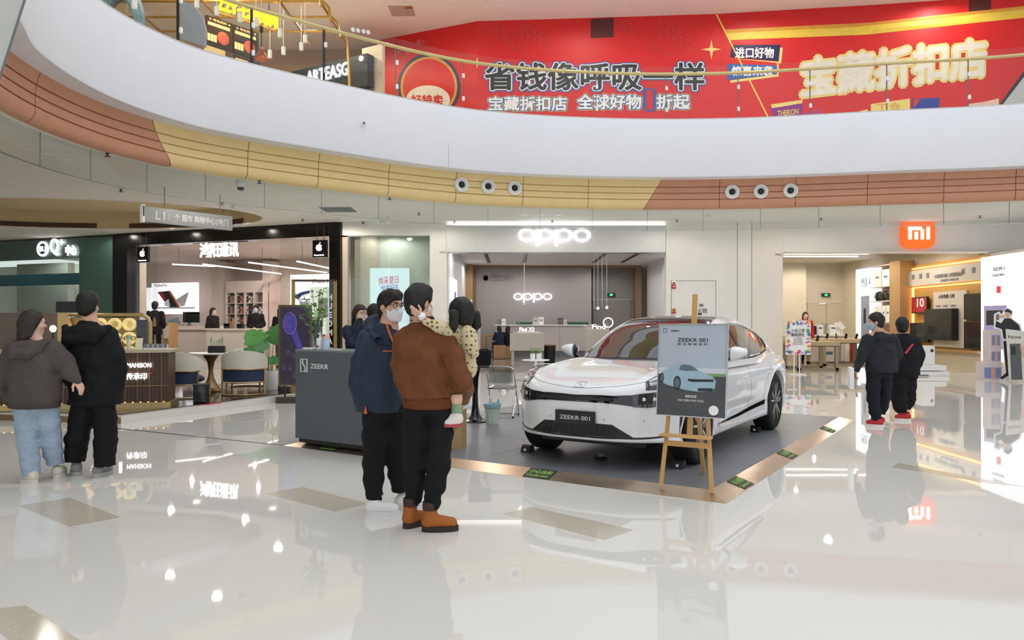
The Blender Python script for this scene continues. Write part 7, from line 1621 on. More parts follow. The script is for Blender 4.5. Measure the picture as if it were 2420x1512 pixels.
def hair(hd, m, par, style='short', h=.008, seed=1):
    c = hd.c; e = .36 * hd.sc; F = Field(c - e - (0, 0, .25 * hd.sc if style in ('long', 'bob') else 0), c + e, h); v = 1.06 if style == 'mush' else 1.
    hd.ell(F, (0, .014, .038), (.088 * v, .108 * v, .104 * v), .01); hd.ell(F, (0, .042, -.025), (.074 * v, .074, .078), .03)
    if style == 'short': hd.ell(F, (0, -.045, .095), (.060, .05, .032), .03)
    def cutf(x, y, z):
        lim = np.clip(-.034 - 1.05 * y, -.10 if v == 1. else -.115, .052); return lim - z
    def cutl(x, y, z): return np.clip(-.045 - 1.6 * y, -.6, .06) - z
    if style in ('long', 'bob'):
        L = .30 if style == 'long' else .13
        hd.cap(F, (0, .055, .0), (0, .065, -L), .085, .075, .03); hd.cap(F, (-.06, .03, .0), (-.075, .035, -L * .8), .04, .035, .03); hd.cap(F, (.06, .03, .0), (.075, .035, -L * .8), .04, .035, .03)
        hd.half(F, cutl, F_lo(F), F_hi(F), .01)
    else: hd.half(F, cutf, F_lo(F), F_hi(F), .01)
    if style in ('short', 'mush'):
        for e in (-1, 1): hd.ell(F, (e * .092, -.004, -.022), (.026, .030, .042), .006, True)
    if style == 'pig':
        for s in (-1, 1): F.chain([hd.p(s * .085, .03, .0), hd.p(s * .122, .05, .0), hd.p(s * .130, .05, -.08), hd.p(s * .112, .04, -.14)], [.020 * hd.sc, .036 * hd.sc, .034 * hd.sc, .010 * hd.sc], .01)
    F.folds(.004 * hd.sc, 90, seed, .35); return F.build('hair', m, par)
def F_lo(F): return [a[0] for a in F.ax]
def F_hi(F): return [a[-1] for a in F.ax]
def mask(hd, m, par, h=.006, straps=True):
    F = Field(hd.c - .17 * hd.sc, hd.c + .17 * hd.sc, h); hd.ell(F, (0, -.022, -.042), (.072, .082, .082), .01); hd.ell(F, (0, -.085, -.030), (.030, .036, .045), .03); hd.ell(F, (0, -.065, -.095), (.035, .035, .03), .03)
    hd.half(F, lambda x, y, z: np.maximum(np.maximum(y + .028 + 2.5 * np.abs(x) * 0, z - (.0 - .25 * np.abs(x))), -.112 - z), F_lo(F), F_hi(F), .008)
    hd.ell(F, (0, -.01, -.04), (.060, .072, .070), .004, True)
    o = F.build('face_mask', m, par)
    if straps:
        for s in (-1, 1): MB().tube([hd.p(s * .066, -.03, -.012), hd.p(s * .079, .0, .008), hd.p(s * .084, .022, .022)], .0022, 5).build('ear_loop', m, o); MB().tube([hd.p(s * .062, -.032, -.078), hd.p(s * .078, .005, -.035), hd.p(s * .082, .028, -.012)], .0022, 5).build('ear_loop', m, o)
    return o
def hand_caps(w, d, n, side, curl, s=1.):
    w = Vector(w); d = Vector(d).normalized(); n = Vector(n); n = (n - d * n.dot(d)).normalized(); t = d.cross(n) * side; out = [(w, w + d * .03 * s, .024 * s, .026 * s)]
    for i, (o, L) in enumerate(((.032, .072), (.011, .082), (-.011, .077), (-.031, .060))):
        k = w + d * (.088 - .006 * abs(i - 1)) * s + t * o * s; out.append((w + d * .02 * s + t * o * .5 * s, k, .016 * s, .0115 * s)); p = k; dd = d.copy(); ang = curl * (.8 + .12 * i)
        for f, c in ((.45, .7), (.32, 1.), (.23, .8)):
            dd = (dd * math.cos(ang * c) + n * math.sin(ang * c)).normalized(); q = p + dd * L * f * s; out.append((p, q, .0100 * s, .0088 * s)); p = q
    b = w + d * .022 * s + t * .022 * s; q = b + (d * .55 + t * .75 + n * .35).normalized() * .045 * s; out += [(b, q, .016 * s, .0115 * s), (q, q + (d * .85 + t * .25 + n * (.3 + .4 * curl)).normalized() * .045 * s, .0112 * s, .0095 * s)]
    return out
def hand_field(caps, h=.0045):
    P = np.array([tuple(c[0]) for c in caps] + [tuple(c[1]) for c in caps]); F = Field(P.min(0) - .04, P.max(0) + .04, h)
    for a, b, ra, rb in caps: F.cap(a, b, ra, rb, .006)
    return F
def shoe(par, heel, toe, top, m_up, m_sole, width=.05, sole=.03, h=.007, boot=0., laces=None, name='shoe'):
    """shoe from heel to toe (x, y); top = height at the ankle"""
    o = bpy.data.objects.new(name, None); C.objects.link(o); o.parent = par
    a = np.array([*heel[:2], 0.]); b = np.array([*toe[:2], 0.]); L = np.linalg.norm(b - a); d = (b - a) / L; z0 = heel[2] if len(heel) > 2 else 0
    a = np.array([heel[0], heel[1], z0]); b = np.array([toe[0], toe[1], toe[2] if len(toe) > 2 else z0]); up = np.array((0, 0, 1.))
    lo, hi = np.minimum(a, b) - .09, np.maximum(a, b) + .09; hi[2] += max(top, boot); F = Field(lo, hi, h)
    F.cap(a + d * .045 + up * (sole + .032), b - d * .05 + up * (sole + .022), .046, .040, .02); F.cap(a + d * .05 + up * (sole + .04), a + d * .065 + up * (top - .02), .045, .046, .02); F.cap(a + d * .075 + up * (top - .035), b - d * .09 + up * (sole + .03), .036, .034, .02)
    if boot: F.cap(a + d * .06 + up * (top - .04), a + d * .06 + up * boot, .048, .052, .015)
    F.put(lambda X, Y, Z: Z - (z0 + sole) + 0 * X + 0 * Y, lo, hi, .002, True)
    F.build('upper', m_up, o)
    G2 = MB(); n = 20; s_ = np.array((-d[1], d[0], 0.)); pts = []
    for i in range(n):
        t = 2 * math.pi * i / n; f = (1 - math.cos(t)) / 2; wv = width * (.92 + .14 * math.sin(math.pi * f)) * math.copysign(abs(math.sin(t)) ** .6, math.sin(t)); q = a + d * (L * f) + s_ * wv; pts.append((q[0], q[1]))
    G2.prism(pts, z0, z0 + sole + .004, 'xy').build('sole', m_sole, o)
    if laces:
        for i in range(4):
            q = a + d * (.085 + .028 * i) + up * (top - .012 - .016 * i); MB().tube([q - s_ * .03, q + up * .012, q + s_ * .03], .003, 5).build('lace', laces, o)
    return o
m_skin = M('skin_tone', 'd3a488', .5, noise=.04, nscale=14); m_skinl = M('skin_light', 'e2b8a0', .5, noise=.03, nscale=14)
m_hairk = M('black_hair', '0f0d0b', .62, noise=.3, nscale=60, bump=.25, bscale=160, aniso=(1, 1, .25)); m_hairb = M('brown_hair', '2c2019', .62, noise=.3, nscale=60, bump=.2, bscale=160, aniso=(1, 1, .25))
def cloth(name, col, rough=.85, noise=.08, bump=.12, bs=90): return M(name, col, rough, noise=noise, nscale=10, bump=min(.9, bump * 5), bscale=bs * .28, spec=.25)
m_bpants = cloth('black_trousers', '17181a'); m_maskw = cloth('mask_white', 'e9e9ea', .7, .02, .05); m_maskb = cloth('mask_blue', '9fc3dd', .7, .03, .05)
def core(F, J, r=1.):
    """hidden core of the figure so that head, hands and trunk form one body"""
    F.cap(J['neck'], J['pel'], .075 * r, .09 * r, .03)
    for s in ('l', 'r'):
        if s + 'sh' in J: F.chain([J['neck'], J[s + 'sh'], J[s + 'el'], J[s + 'wr']], [.05 * r, .045 * r, .034 * r, .026 * r], .02)
        if s + 'hip' in J: F.chain([J['pel'], J[s + 'hip'], J[s + 'kn'], J[s + 'an']], [.08 * r, .07 * r, .05 * r, .032 * r], .02)
def bounds(J, pad=.14):
    P = np.array([tuple(v) for v in J.values()]); return P.min(0) - pad, P.max(0) + pad
def trousers(par, J, m, rs, name='trousers', h=.011, wz=None, folds=.006, seed=3, rw=(.15, .12)):
    P = np.array([tuple(J[k]) for k in ('pel', 'lhip', 'lkn', 'lan', 'rhip', 'rkn', 'ran')]); F = Field(P.min(0) - .2, P.max(0) + .2, h)
    for s in 'lr':
        a, b, c = (np.array(J[s + k], float) for k in ('hip', 'kn', 'an')); c2 = c + (0, 0, .0)
        F.chain([a + (0, 0, .06), a * .55 + b * .45, b, b * .5 + c2 * .5, c2], rs, .03)
    p = np.array(J['pel'], float); F.tube([(p[2] - .10, p[0], p[1], rw[0], rw[1]), (p[2] + (wz or .10), p[0], p[1], rw[0] * .96, rw[1])], .05)
    for s in 'lr': c = J[s + 'an']; F.put(lambda X, Y, Z: Z - (c[2]) + 0 * X + 0 * Y, np.array(c) - .12, np.array(c) + (.12, .12, .0), .004, True)
    F.folds(.005, 58, seed + 3, 1.6).folds(folds, 30, seed, 1.2); return F.build(name, m, par)
# ---- man in the brown jacket holding the child
S1 = 324.; O1 = fl(1015, 1250)
def q1(px, py, y=0.): return np.array(((px - 1015) / S1, y, (1250 - py) / S1))
t = thing('person', 'man in a brown suede bomber jacket holding the child, seen from behind', 'person', O1)
J = dict(neck=q1(1000, 755), pel=q1(1012, 945), rsh=q1(1052, 800), rel=q1(1090, 898, -.09), rwr=q1(1046, 914, .21), lsh=q1(952, 802), lel=q1(950, 900, .12), lwr=q1(1015, 890, .26),
         lhip=q1(985, 965), lkn=q1(982, 1090, .02), lan=q1(975, 1192, .06), rhip=q1(1043, 965), rkn=q1(1036, 1090, -.03), ran=q1(1022, 1196, -.04))
lo, hi = bounds(J); hi[2] += .25; F_ = Field(lo, hi, .010); core(F_, J); hd = Head(q1(991, 716, .0), math.radians(180 - 38), math.radians(4), 1.04); hd.face(F_); F_.cap(hd.p(0, .02, -.05), q1(1000, 775), .058, .066, .03)
hc = hand_caps(q1(1045, 914, .21), (-.8, .3, .1), (0, -.3, 1), 1, .5); F_.build('body', m_skin, t, [hand_field(hc)])
hair(hd, m_hairk, t, 'short', .007, 5); mask(hd, m_maskw, t)
m_suede = cloth('brown_suede', '70452a', .9, .16, .25, 60); F_ = Field((-.5, -.35, .85), (.45, .45, 1.62), .010)
F_.tube([(.95, -.012, 0, .180, .142), (.985, -.022, 0, .202, .158), (1.10, -.042, 0, .216, .168), (1.25, -.05, .0, .216, .165), (1.38, -.042, 0, .20, .145), (1.46, -.035, 0, .155, .11), (1.51, -.04, 0, .105, .09)], .02)
F_.chain([q1(1044, 800), q1(1072, 845, -.08), q1(1092, 898, -.10), q1(1072, 912, .04), q1(1048, 914, .20)], [.085, .080, .074, .062, .05], .022); F_.chain([q1(958, 805), q1(948, 860, .06), q1(955, 905, .12), q1(1010, 892, .25)], [.085, .078, .07, .05], .04)
F_.folds(.006, 62, 4 + 40, .5).folds(.007, 26, 4, .7); F_.hem(.955); jk = F_.build('bomber_jacket', m_suede, t)
F_ = Field((-.3, -.25, .84), (.3, .25, 1.02), .010); F_.tube([(.88, -.004, 0, .186, .142), (.925, -.008, 0, .190, .146), (.965, -.014, 0, .186, .146)], .01).build('waistband', cloth('brown_rib', '6b3d22', .9, .1, .3, 140), jk)
F_ = Field((-.25, -.2, 1.42), (.15, .2, 1.64), .009); F_.tube([(1.505, -.045, 0, .098, .085), (1.56, -.055, .0, .080, .075)], .01).ell((-.055, .0, 1.585), (.066, .062, .06), .004, True).build('collar', cloth('dark_rib', '4a2620', .9, .1, .3, 140), jk)
trousers(t, J, m_bpants, [.090, .096, .086, .076, .056], seed=5, rw=(.148, .115), wz=.02)
m_bootl = cloth('tan_boot', 'a8622d', .6, .1, .1); m_bsole = M('dark_sole', '332820', .8)
shoe(t, (-.05, -.06), (.215, -.03), .13, m_bootl, m_bsole, .048, .035, .007, .175, m_hairb, 'boot'); shoe(t, (-.185, -.0), (-.03, .20), .13, m_bootl, m_bsole, .046, .035, .007, .175, m_hairb, 'boot')
for c in ((.012, -.052, .185), (-.142, .045, .19)): MB().lathe([(.055, -.03), (.058, .0), (.055, .03), (.03, .032)], 18, c).build('boot_cuff', cloth('boot_cuff', '4a3a33', .9), t, True)
# ---- child on his arm
t = thing('person', 'small child with two pigtails in a cream patterned coat carried on the arm', 'person', O1)
J = dict(neck=q1(1090, 778, .06), pel=q1(1082, 885, .12), lsh=q1(1068, 783, .02), lel=q1(1038, 768, -.13), lwr=q1(1004, 750, -.12), rsh=q1(1108, 790, .05), rel=q1(1105, 830, .12), rwr=q1(1080, 850, .16),
         lhip=q1(1072, 890, .06), lkn=q1(1076, 922, .0), lan=q1(1080, 972, -.04), rhip=q1(1088, 890, .12), rkn=q1(1098, 925, .14), ran=q1(1090, 968, .14))
lo, hi = bounds(J, .1); hi[2] += .22; F_ = Field(lo, hi, .009); core(F_, J, .52); hd = Head(q1(1086, 744, .05), math.radians(-128), math.radians(4), .95); hd.face(F_); F_.cap(hd.p(0, .02, -.05), q1(1090, 790, .06), .042, .045, .03)
F_.chain([q1(1076, 915, .0), q1(1078, 940, -.02), q1(1080, 972, -.04)], [.045, .044, .034], .02)
hc = hand_caps(q1(1002, 748, -.12), (-.72, .10, .45), (.3, .8, .5), -1, .18, .72); F_.build('body', m_skinl, t, [hand_field(hc, .004)])
hair(hd, m_hairk, t, 'pig', .007, 9)
for s in (-1, 1): MB().tube([hd.p(s * .088 + .016 * math.cos(a) * 0, .03 + .016 * math.cos(a), .0 + .016 * math.sin(a)) for a in np.linspace(0, 6.28, 13)[:-1]], .005, 6, True).build('hair_tie', m_wht, t, True)
mc = cloth('cream_coat', 'd3c19b', .9, .05); nt = mc.node_tree; v = nt.nodes.new('ShaderNodeTexVoronoi'); v.inputs['Scale'].default_value = 30; rp = nt.nodes.new('ShaderNodeValToRGB'); rp.color_ramp.elements[0].position = .26; rp.color_ramp.elements[1].position = .32; rp.color_ramp.elements[0].color = lin('6b5537') + (1,); rp.color_ramp.elements[1].color = lin('d6c6a2') + (1,)
tcn = nt.nodes.new('ShaderNodeTexCoord'); v.inputs['Randomness'].default_value = .35; nt.links.new(tcn.outputs['Object'], v.inputs['Vector']); nt.links.new(v.outputs['Distance'], rp.inputs[0]); nt.links.new(rp.outputs[0], nt.nodes['Principled BSDF'].inputs['Base Color'])
F_ = Field((-.05, -.25, 1.0), (.45, .3, 1.53), .009); F_.cap(q1(1094, 792, .06), q1(1094, 872, .10), .082, .10, .03); F_.chain([q1(1074, 786, .02), q1(1044, 772, -.11), q1(1012, 757, -.13)], [.052, .046, .036], .02); F_.chain([q1(1108, 792, .05), q1(1106, 830, .12), q1(1085, 850, .16)], [.05, .045, .04], .02)
F_.ell(q1(1112, 805, -.02), (.060, .045, .085), .03); F_.cap(q1(1105, 785, -.02), q1(1122, 835, -.01), .045, .035, .03); F_.folds(.006, 45, 2).build('coat', mc, t)
F_ = Field((.08, -.25, .82), (.40, .3, 1.16), .009); F_.chain([q1(1072, 885, .06), q1(1074, 908, .0), q1(1077, 925, -.01)], [.078, .066, .050], .02).chain([q1(1088, 890, .06), q1(1098, 925, .13), q1(1092, 950, .14)], [.075, .06, .045], .02).folds(.004, 50, 3).build('trousers', cloth('brown_knit', '7d5c40', .9), t)
MB().lathe([(.047, -.012), (.052, 0), (.047, .012)], 16, tuple(q1(1077, 929, -.012))).build('trouser_cuff', cloth('brown_knit_dark', '5f4430', .9), t, True)
MB().lathe([(.036, -.04), (.040, -.02), (.041, .0), (.039, .035), (.034, .036)], 18, tuple(q1(1080, 965, -.038))).build('sock', cloth('green_sock', '8fa985', .9, .12), t, True)
z0 = (1250 - 1012) / S1; shoe(t, (.245, -.03, z0 + .02), (.095, -.08, z0 + .0), .075, cloth('white_shoe', 'e9e4dc', .7), M('red_sole', 'b4484d', .6), .036, .022, .006, 0, None)
w_ = thing('wrist_watch', 'round white wrist watch on the small child hand', 'watch', O1); a = q1(1003, 749, -.12); MB().lathe([(.030, -.012), (.033, 0), (.030, .012)], 18).xf(Matrix.Translation(a) @ Vector((-.72, .10, .45)).to_track_quat('Z', 'Y').to_matrix().to_4x4()).build('strap', m_wht, w_, True); MB().lathe([(.026, 0), (.026, -.012), (.02, -.016), (0, -.017)], 20, tuple(a + (.0, -.030, .006)), 'y').build('dial', m_chrome, w_, True)
# ---- man in the navy jacket with glasses and mask
S2 = 298.6; O2 = fl(905, 1212)
def q2(px, py, y=0.): return np.array(((px - 905) / S2, y, (1212 - py) / S2))
t = thing('person', 'man in a navy rain jacket with glasses and a white face mask', 'person', O2)
J = dict(neck=q2(920, 775), pel=q2(900, 950), rsh=q2(868, 805, -.04), rel=q2(852, 900, -.07), rwr=q2(862, 970, -.01), lsh=q2(935, 805, .10), lel=q2(940, 890, .18), lwr=q2(930, 960, .16),
         lhip=q2(888, 985, -.02), lkn=q2(886, 1085, -.03), lan=q2(886, 1178, -.02), rhip=q2(928, 985, .06), rkn=q2(932, 1085, .06), ran=q2(942, 1168, .12))
lo, hi = bounds(J); hi[2] += .28; F_ = Field(lo, hi, .009); core(F_, J); hd = Head(q2(924, 725, .0), math.radians(50), math.radians(3), 1.03); hd.face(F_); F_.cap(hd.p(0, .02, -.05), q2(912, 790), .056, .064, .03)
hc = hand_caps(q2(866, 972, -.01), (.5, .2, -.8), (.6, .5, .2), 1, .8); F_.build('body', m_skin, t, [hand_field(hc)])
hair(hd, m_hairk, t, 'short', .007, 3)
mask(hd, m_maskw, t)
for s in (-1, 1):
    MB().ell(hd.p(s * .031, -.086, .012), (.012, .012, .009)).build('eye', m_wht, t, True); MB().ell(hd.p(s * .031, -.095, .012), (.006, .006, .007)).build('iris', m_hairk, t, True); MB().tube([hd.p(s * .014, -.098, .032), hd.p(s * .032, -.098, .037), hd.p(s * .05, -.086, .033)], .0042, 6).build('eyebrow', m_hairk, t, True)
g_ = bpy.data.objects.new('glasses', None); C.objects.link(g_); g_.parent = t
for s in (-1, 1):
    MB().tube([hd.p(s * .034 + .028 * math.copysign(abs(math.cos(a)) ** .6, math.cos(a)), -.116 + abs(s * .034 + .028 * math.cos(a)) * .22, .006 + .021 * math.copysign(abs(math.sin(a)) ** .6, math.sin(a))) for a in np.linspace(0, 6.28, 21)[:-1]], .0022, 6, True).build('rim', m_dark, g_, True); MB().tube([hd.p(s * .062, -.10, .016), hd.p(s * .082, .01, .018)], .0022, 6).build('temple', m_dark, g_, True)
MB().tube([hd.p(-.008, -.116, .014), hd.p(.008, -.116, .014)], .0022, 6).build('bridge', m_dark, g_)
m_navyj = cloth('navy_jacket', '2b3646', .6, .10, .10); F_ = Field((-.45, -.32, .74), (.35, .38, 1.66), .010)
F_.tube([(.79, -.030, .02, .172, .15), (.9, -.03, .02, .178, .16), (1.05, -.025, .02, .185, .165), (1.22, -.01, .02, .180, .155), (1.36, .0, .015, .165, .135), (1.44, .01, .01, .12, .11), (1.50, .03, .0, .09, .085)], .02)
F_.chain([q2(872, 805, -.03), q2(858, 860, -.06), q2(850, 905, -.075), q2(858, 965, -.02)], [.090, .080, .074, .055], .022); F_.chain([q2(930, 808, .10), q2(942, 880, .17), q2(932, 950, .15)], [.08, .07, .06], .04)
F_.folds(.006, 62, 8 + 40, .5).folds(.007, 28, 8, .8); F_.hem(.80); jk = F_.build('rain_jacket', m_navyj, t)
F_ = Field((-.25, -.15, 1.30), (.2, .28, 1.68), .010); F_.ell((-.055, .08, 1.475), (.115, .105, .085), .03).chain([(-.09, -.04, 1.44), (-.10, .05, 1.50), (-.01, .14, 1.53), (.07, .10, 1.50)], [.045, .055, .05, .04], .03).chain([(-.06, -.09, 1.40), (.0, -.13, 1.36), (.06, -.12, 1.34)], [.035, .028, .02], .03).folds(.006, 45, 2).build('hood', m_navyj, jk)
m_or = M('orange_trim', 'e0612e', .6); MB().tube([q2(918, 765, -.10), q2(928, 790, -.135), q2(938, 815, -.12)], .008, 6).build('lanyard', m_or, jk, True); MB().bar(q2(912, 828, -.155), q2(935, 828, -.135), .012, .008).build('chest_zip', m_or, jk); MB().prism([(-.125, .80), (-.10, .80), (-.11, .865)], -.135, -.12).build('vent_flap', m_or, jk)
trousers(t, J, m_bpants, [.10, .098, .085, .078, .066], seed=7, rw=(.130, .11), wz=.0); m_wshoe = cloth('white_sneaker', 'eeeeee', .55, .02, .03)
shoe(t, (-.128, -.04), (.145, -.075), .11, m_wshoe, M('white_sole', 'e4e4e4', .6), .047, .03, .007, 0, m_wht, 'sneaker'); shoe(t, (.075, .10), (.33, .17), .11, m_wshoe, MATS['white_sole'], .047, .03, .007, 0, m_wht, 'sneaker')
# ---- couple walking away
S3 = 249.3; O3 = fl(90, 1138)
def q3(px, py, y=0.): return np.array(((px - 90) / S3, y, (1138 - py) / S3))
t = thing('person', 'woman in a loose grey hoodie and light blue jeans walking away', 'person', O3)
J = dict(neck=q3(80, 800), pel=q3(82, 945), lsh=q3(38, 822), lel=q3(12, 880), lwr=q3(14, 930, .08), rsh=q3(122, 822), rel=q3(155, 862, .02), rwr=q3(182, 898, -.02), lhip=q3(62, 965), lkn=q3(66, 1045), lan=q3(80, 1122, -.04), rhip=q3(104, 965, .03), rkn=q3(106, 1045, .10), ran=q3(104, 1105, .18))
lo, hi = bounds(J); hi[2] += .26; F_ = Field(lo, hi, .010); core(F_, J, .9); hd = Head(q3(79, 765, .0), math.radians(140), 0., .98); hd.face(F_); F_.cap(hd.p(0, .02, -.05), q3(80, 812), .05, .055, .03)
hc = hand_caps(q3(181, 897, -.02), (.5, .1, -.75), (-.6, .3, -.4), -1, .5, .95); F_.build('body', m_skinl, t, [hand_field(hc)]); hair(hd, m_hairb, t, 'bob', .008, 4)
MB().tube([hd.p(.034 + .024 * math.cos(a), -.112, .006 + .021 * math.sin(a)) for a in np.linspace(0, 6.28, 17)[:-1]], .003, 6, True).build('glasses', m_dark, t, True); MB().tube([hd.p(.06, -.10, .014), hd.p(.082, .01, .016)], .0025, 6).build('glasses_arm', m_dark, t)
m_hood = cloth('grey_hoodie', '57504c', .95, .06, .2, 120); F_ = Field((-.55, -.35, .68), (.55, .35, 1.45), .011)
F_.tube([(.735, -.035, 0, .235, .17), (.80, -.035, 0, .245, .18), (1.0, -.035, 0, .24, .18), (1.18, -.035, 0, .225, .165), (1.28, -.035, 0, .19, .14), (1.345, -.035, 0, .10, .09)], .02)
F_.chain([q3(38, 825), q3(15, 870), q3(6, 905, .02), q3(16, 940, .06)], [.095, .088, .08, .06], .022); F_.chain([q3(122, 825), q3(150, 855, .0), q3(168, 880, -.01), q3(183, 897, -.02)], [.095, .085, .068, .045], .04); F_.folds(.005, 62, 6 + 40, .5).folds(.008, 24, 6, .6); jk = F_.build('hoodie', m_hood, t)
F_ = Field((-.28, -.32, 1.12), (.22, .1, 1.42), .010); F_.ell((-.04, -.12, 1.27), (.17, .06, .075), .03).chain([q3(38, 805, -.08), q3(60, 835, -.17), q3(92, 835, -.17), q3(122, 803, -.08)], [.03, .045, .045, .03], .03).folds(.004, 45, 5).build('hood', m_hood, jk)
F_ = Field((-.35, -.25, .68), (.25, .25, .82), .010); F_.tube([(.70, -.035, 0, .232, .165), (.765, -.035, 0, .238, .172)], .008).build('hem_rib', cloth('grey_rib', '4c4643', .95, .06, .3, 140), jk)
trousers(t, J, cloth('light_jeans', 'a0b1c3', .8, .12, .12), [.108, .102, .090, .082, .078], seed=9, rw=(.16, .13), wz=-.02)
shoe(t, (.04, -.09), (-.16, .0), .08, cloth('cream_sneaker', 'd8d1c2', .7), M('cream_sole', 'd9d4c8', .7), .048, .035, .008); shoe(t, (.085, .13), (.03, .37), .08, MATS['cream_sneaker'], MATS['cream_sole'], .046, .035, .008)
S4 = 240.6; O4 = fl(215, 1125)
def q4(px, py, y=0.): return np.array(((px - 215) / S4, y, (1125 - py) / S4))
t = thing('person', 'young man in a black hooded jacket and black trousers walking away', 'person', O4)
J = dict(neck=q4(212, 757), pel=q4(222, 935), lsh=q4(168, 790), lel=q4(158, 870, .02), lwr=q4(172, 925, .12), rsh=q4(258, 790), rel=q4(274, 865, .02), rwr=q4(262, 930, .10), lhip=q4(200, 955), lkn=q4(182, 1035, .0), lan=q4(170, 1093, .05), rhip=q4(245, 955), rkn=q4(250, 1040, .0), ran=q4(250, 1098, -.02))
lo, hi = bounds(J); hi[2] += .28; F_ = Field(lo, hi, .010); core(F_, J); hd = Head(q4(209, 723, .0), math.radians(180), 0., 1.05); hd.face(F_); F_.cap(hd.p(0, .02, -.05), q4(212, 772), .056, .064, .03); hc = hand_caps(q4(174, 928, .12), (.2, .3, -.8), (.8, .1, 0), 1, .5); F_.build('body', m_skin, t, [hand_field(hc)]); hair(hd, m_hairk, t, 'mush', .008, 2)
m_blkj = cloth('black_jacket', '131417', .75, .15, .12); F_ = Field((-.5, -.35, .66), (.45, .4, 1.60), .011)
F_.tube([(.70, .03, 0, .235, .165), (.85, .035, 0, .245, .175), (1.05, .03, 0, .24, .175), (1.25, .015, 0, .235, .16), (1.38, .0, 0, .215, .14), (1.46, -.01, 0, .155, .115), (1.53, -.012, 0, .08, .08)], .02)
F_.chain([q4(172, 792), q4(158, 840, .02), q4(155, 885, .04), q4(172, 928, .12)], [.09, .085, .078, .058], .022); F_.chain([q4(256, 792), q4(272, 840, .0), q4(276, 875, .02), q4(262, 930, .10)], [.09, .085, .078, .058], .04); F_.folds(.006, 62, 12 + 40, .5).folds(.007, 24, 12, .8); F_.hem(.70); jk = F_.build('jacket', m_blkj, t)
F_ = Field((-.3, -.32, 1.25), (.28, .12, 1.62), .010); F_.ell((-.01, -.13, 1.41), (.19, .06, .08), .03).chain([q4(160, 775, -.04), q4(185, 800, -.15), q4(240, 800, -.15), q4(262, 775, -.04)], [.035, .05, .05, .035], .03).folds(.005, 40, 3).build('hood', m_blkj, jk)
trousers(t, J, cloth('black_cargo', '101113', .75, .15), [.11, .108, .10, .092, .088], seed=15, rw=(.155, .12), wz=0.); m_gsh = cloth('grey_sneaker', '8b8a88', .7, .1); m_gso = M('grey_sole', 'a9a6a1', .7)
shoe(t, (.085, -.10), (.135, .14), .12, m_gsh, m_gso, .05, .04, .008, 0, None, 'sneaker'); shoe(t, (-.13, -.01), (-.26, .18), .12, m_gsh, m_gso, .05, .04, .008, 0, None, 'sneaker')
# ---- two young men strolling on the far side
S5 = 162.7; O5 = fl(2075, 1008)
def q5(px, py, y=0.): return np.array(((px - 2075) / S5, y, (1008 - py) / S5))
t = thing('person', 'man in a charcoal hoodie and dark jeans with a pale mask, carrying a white box', 'person', O5)
J = dict(neck=q5(2076, 782), pel=q5(2082, 875), lsh=q5(2050, 800), lel=q5(2038, 838), lwr=q5(2021, 873, -.02), rsh=q5(2112, 800), rel=q5(2122, 842), rwr=q5(2105, 862, .15), lhip=q5(2064, 890), lkn=q5(2064, 945), lan=q5(2072, 996), rhip=q5(2094, 890, .05), rkn=q5(2098, 940, .1), ran=q5(2097, 982, .22))
lo, hi = bounds(J); hi[2] += .26; F_ = Field(lo, hi, .011); core(F_, J, .95); hd = Head(q5(2069, 761, .0), math.radians(-112), math.radians(2), 1.0); hd.face(F_); F_.cap(hd.p(0, .02, -.05), q5(2078, 792), .054, .06, .03); hc = hand_caps(q5(2021, 873, -.02), (-.2, 0, -.95), (.9, .2, 0), -1, .7); F_.build('body', m_skin, t, [hand_field(hc, .006)]); hair(hd, m_hairk, t, 'mush', .010, 6); mask(hd, m_maskb, t, .008)
m_char = cloth('charcoal_hoodie', '2d3036', .9, .08, .2, 120); F_ = Field((-.5, -.3, .74), (.45, .38, 1.42), .012)
F_.tube([(.79, .05, 0, .21, .155), (.85, .05, 0, .225, .165), (1.05, .045, 0, .22, .165), (1.2, .035, 0, .20, .15), (1.30, .02, 0, .15, .12), (1.375, .01, 0, .085, .08)], .02); F_.chain([q5(2050, 802), q5(2040, 830), q5(2033, 850, -.01), q5(2022, 872, -.02)], [.085, .078, .066, .045], .022); F_.chain([q5(2110, 802), q5(2122, 838, .02), q5(2106, 862, .14)], [.085, .075, .055], .04); F_.folds(.005, 62, 6 + 40, .5).folds(.007, 26, 6); jk = F_.build('hoodie', m_char, t)
F_ = Field((-.2, -.28, 1.16), (.3, .12, 1.44), .012); F_.ell((.06, -.11, 1.29), (.14, .055, .07), .03).folds(.004, 40, 3).build('hood', m_char, jk)
trousers(t, J, cloth('dark_jeans', '1c2029', .85, .12), [.10, .098, .085, .078, .07], seed=21, rw=(.16, .13), h=.013); m_rsh = cloth('red_sneaker', 'c0343a', .6, .05); m_rso = M('sneaker_sole_white', 'e6e2de', .6)
shoe(t, (.04, -.08), (-.16, .06), .09, m_rsh, m_rso, .05, .035, .009, 0, None, 'sneaker'); shoe(t, (.17, .16), (.05, .36), .09, m_rsh, m_rso, .05, .035, .009, 0, None, 'sneaker')
b_ = thing('white_carton', 'flat white box with a dark edge carried by the man in charcoal', 'box', O5); ca_ = q5(2007, 892, -.05); mb = MB().box(-.03, .03, -.19, .19, -.15, .15, .004).xf(Matrix.Translation(ca_) @ Matrix.Rotation(math.radians(-20), 4, 'Z')); mb.build('carton', m_wht, b_); MB().box(.030, .034, -.10, .16, -.05, .10).xf(Matrix.Translation(ca_) @ Matrix.Rotation(math.radians(-20), 4, 'Z')).build('dark_panel', m_ink, b_)
MB().tube([ca_ + (.05, .0, .14), ca_ + (.085, .01, .17), ca_ + (.115, .02, .14)], .008, 6).build('handle', m_ink, b_)
S6 = 152.7; O6 = fl(2140, 993)
def q6(px, py, y=0.): return np.array(((px - 2140) / S6, y, (993 - py) / S6))
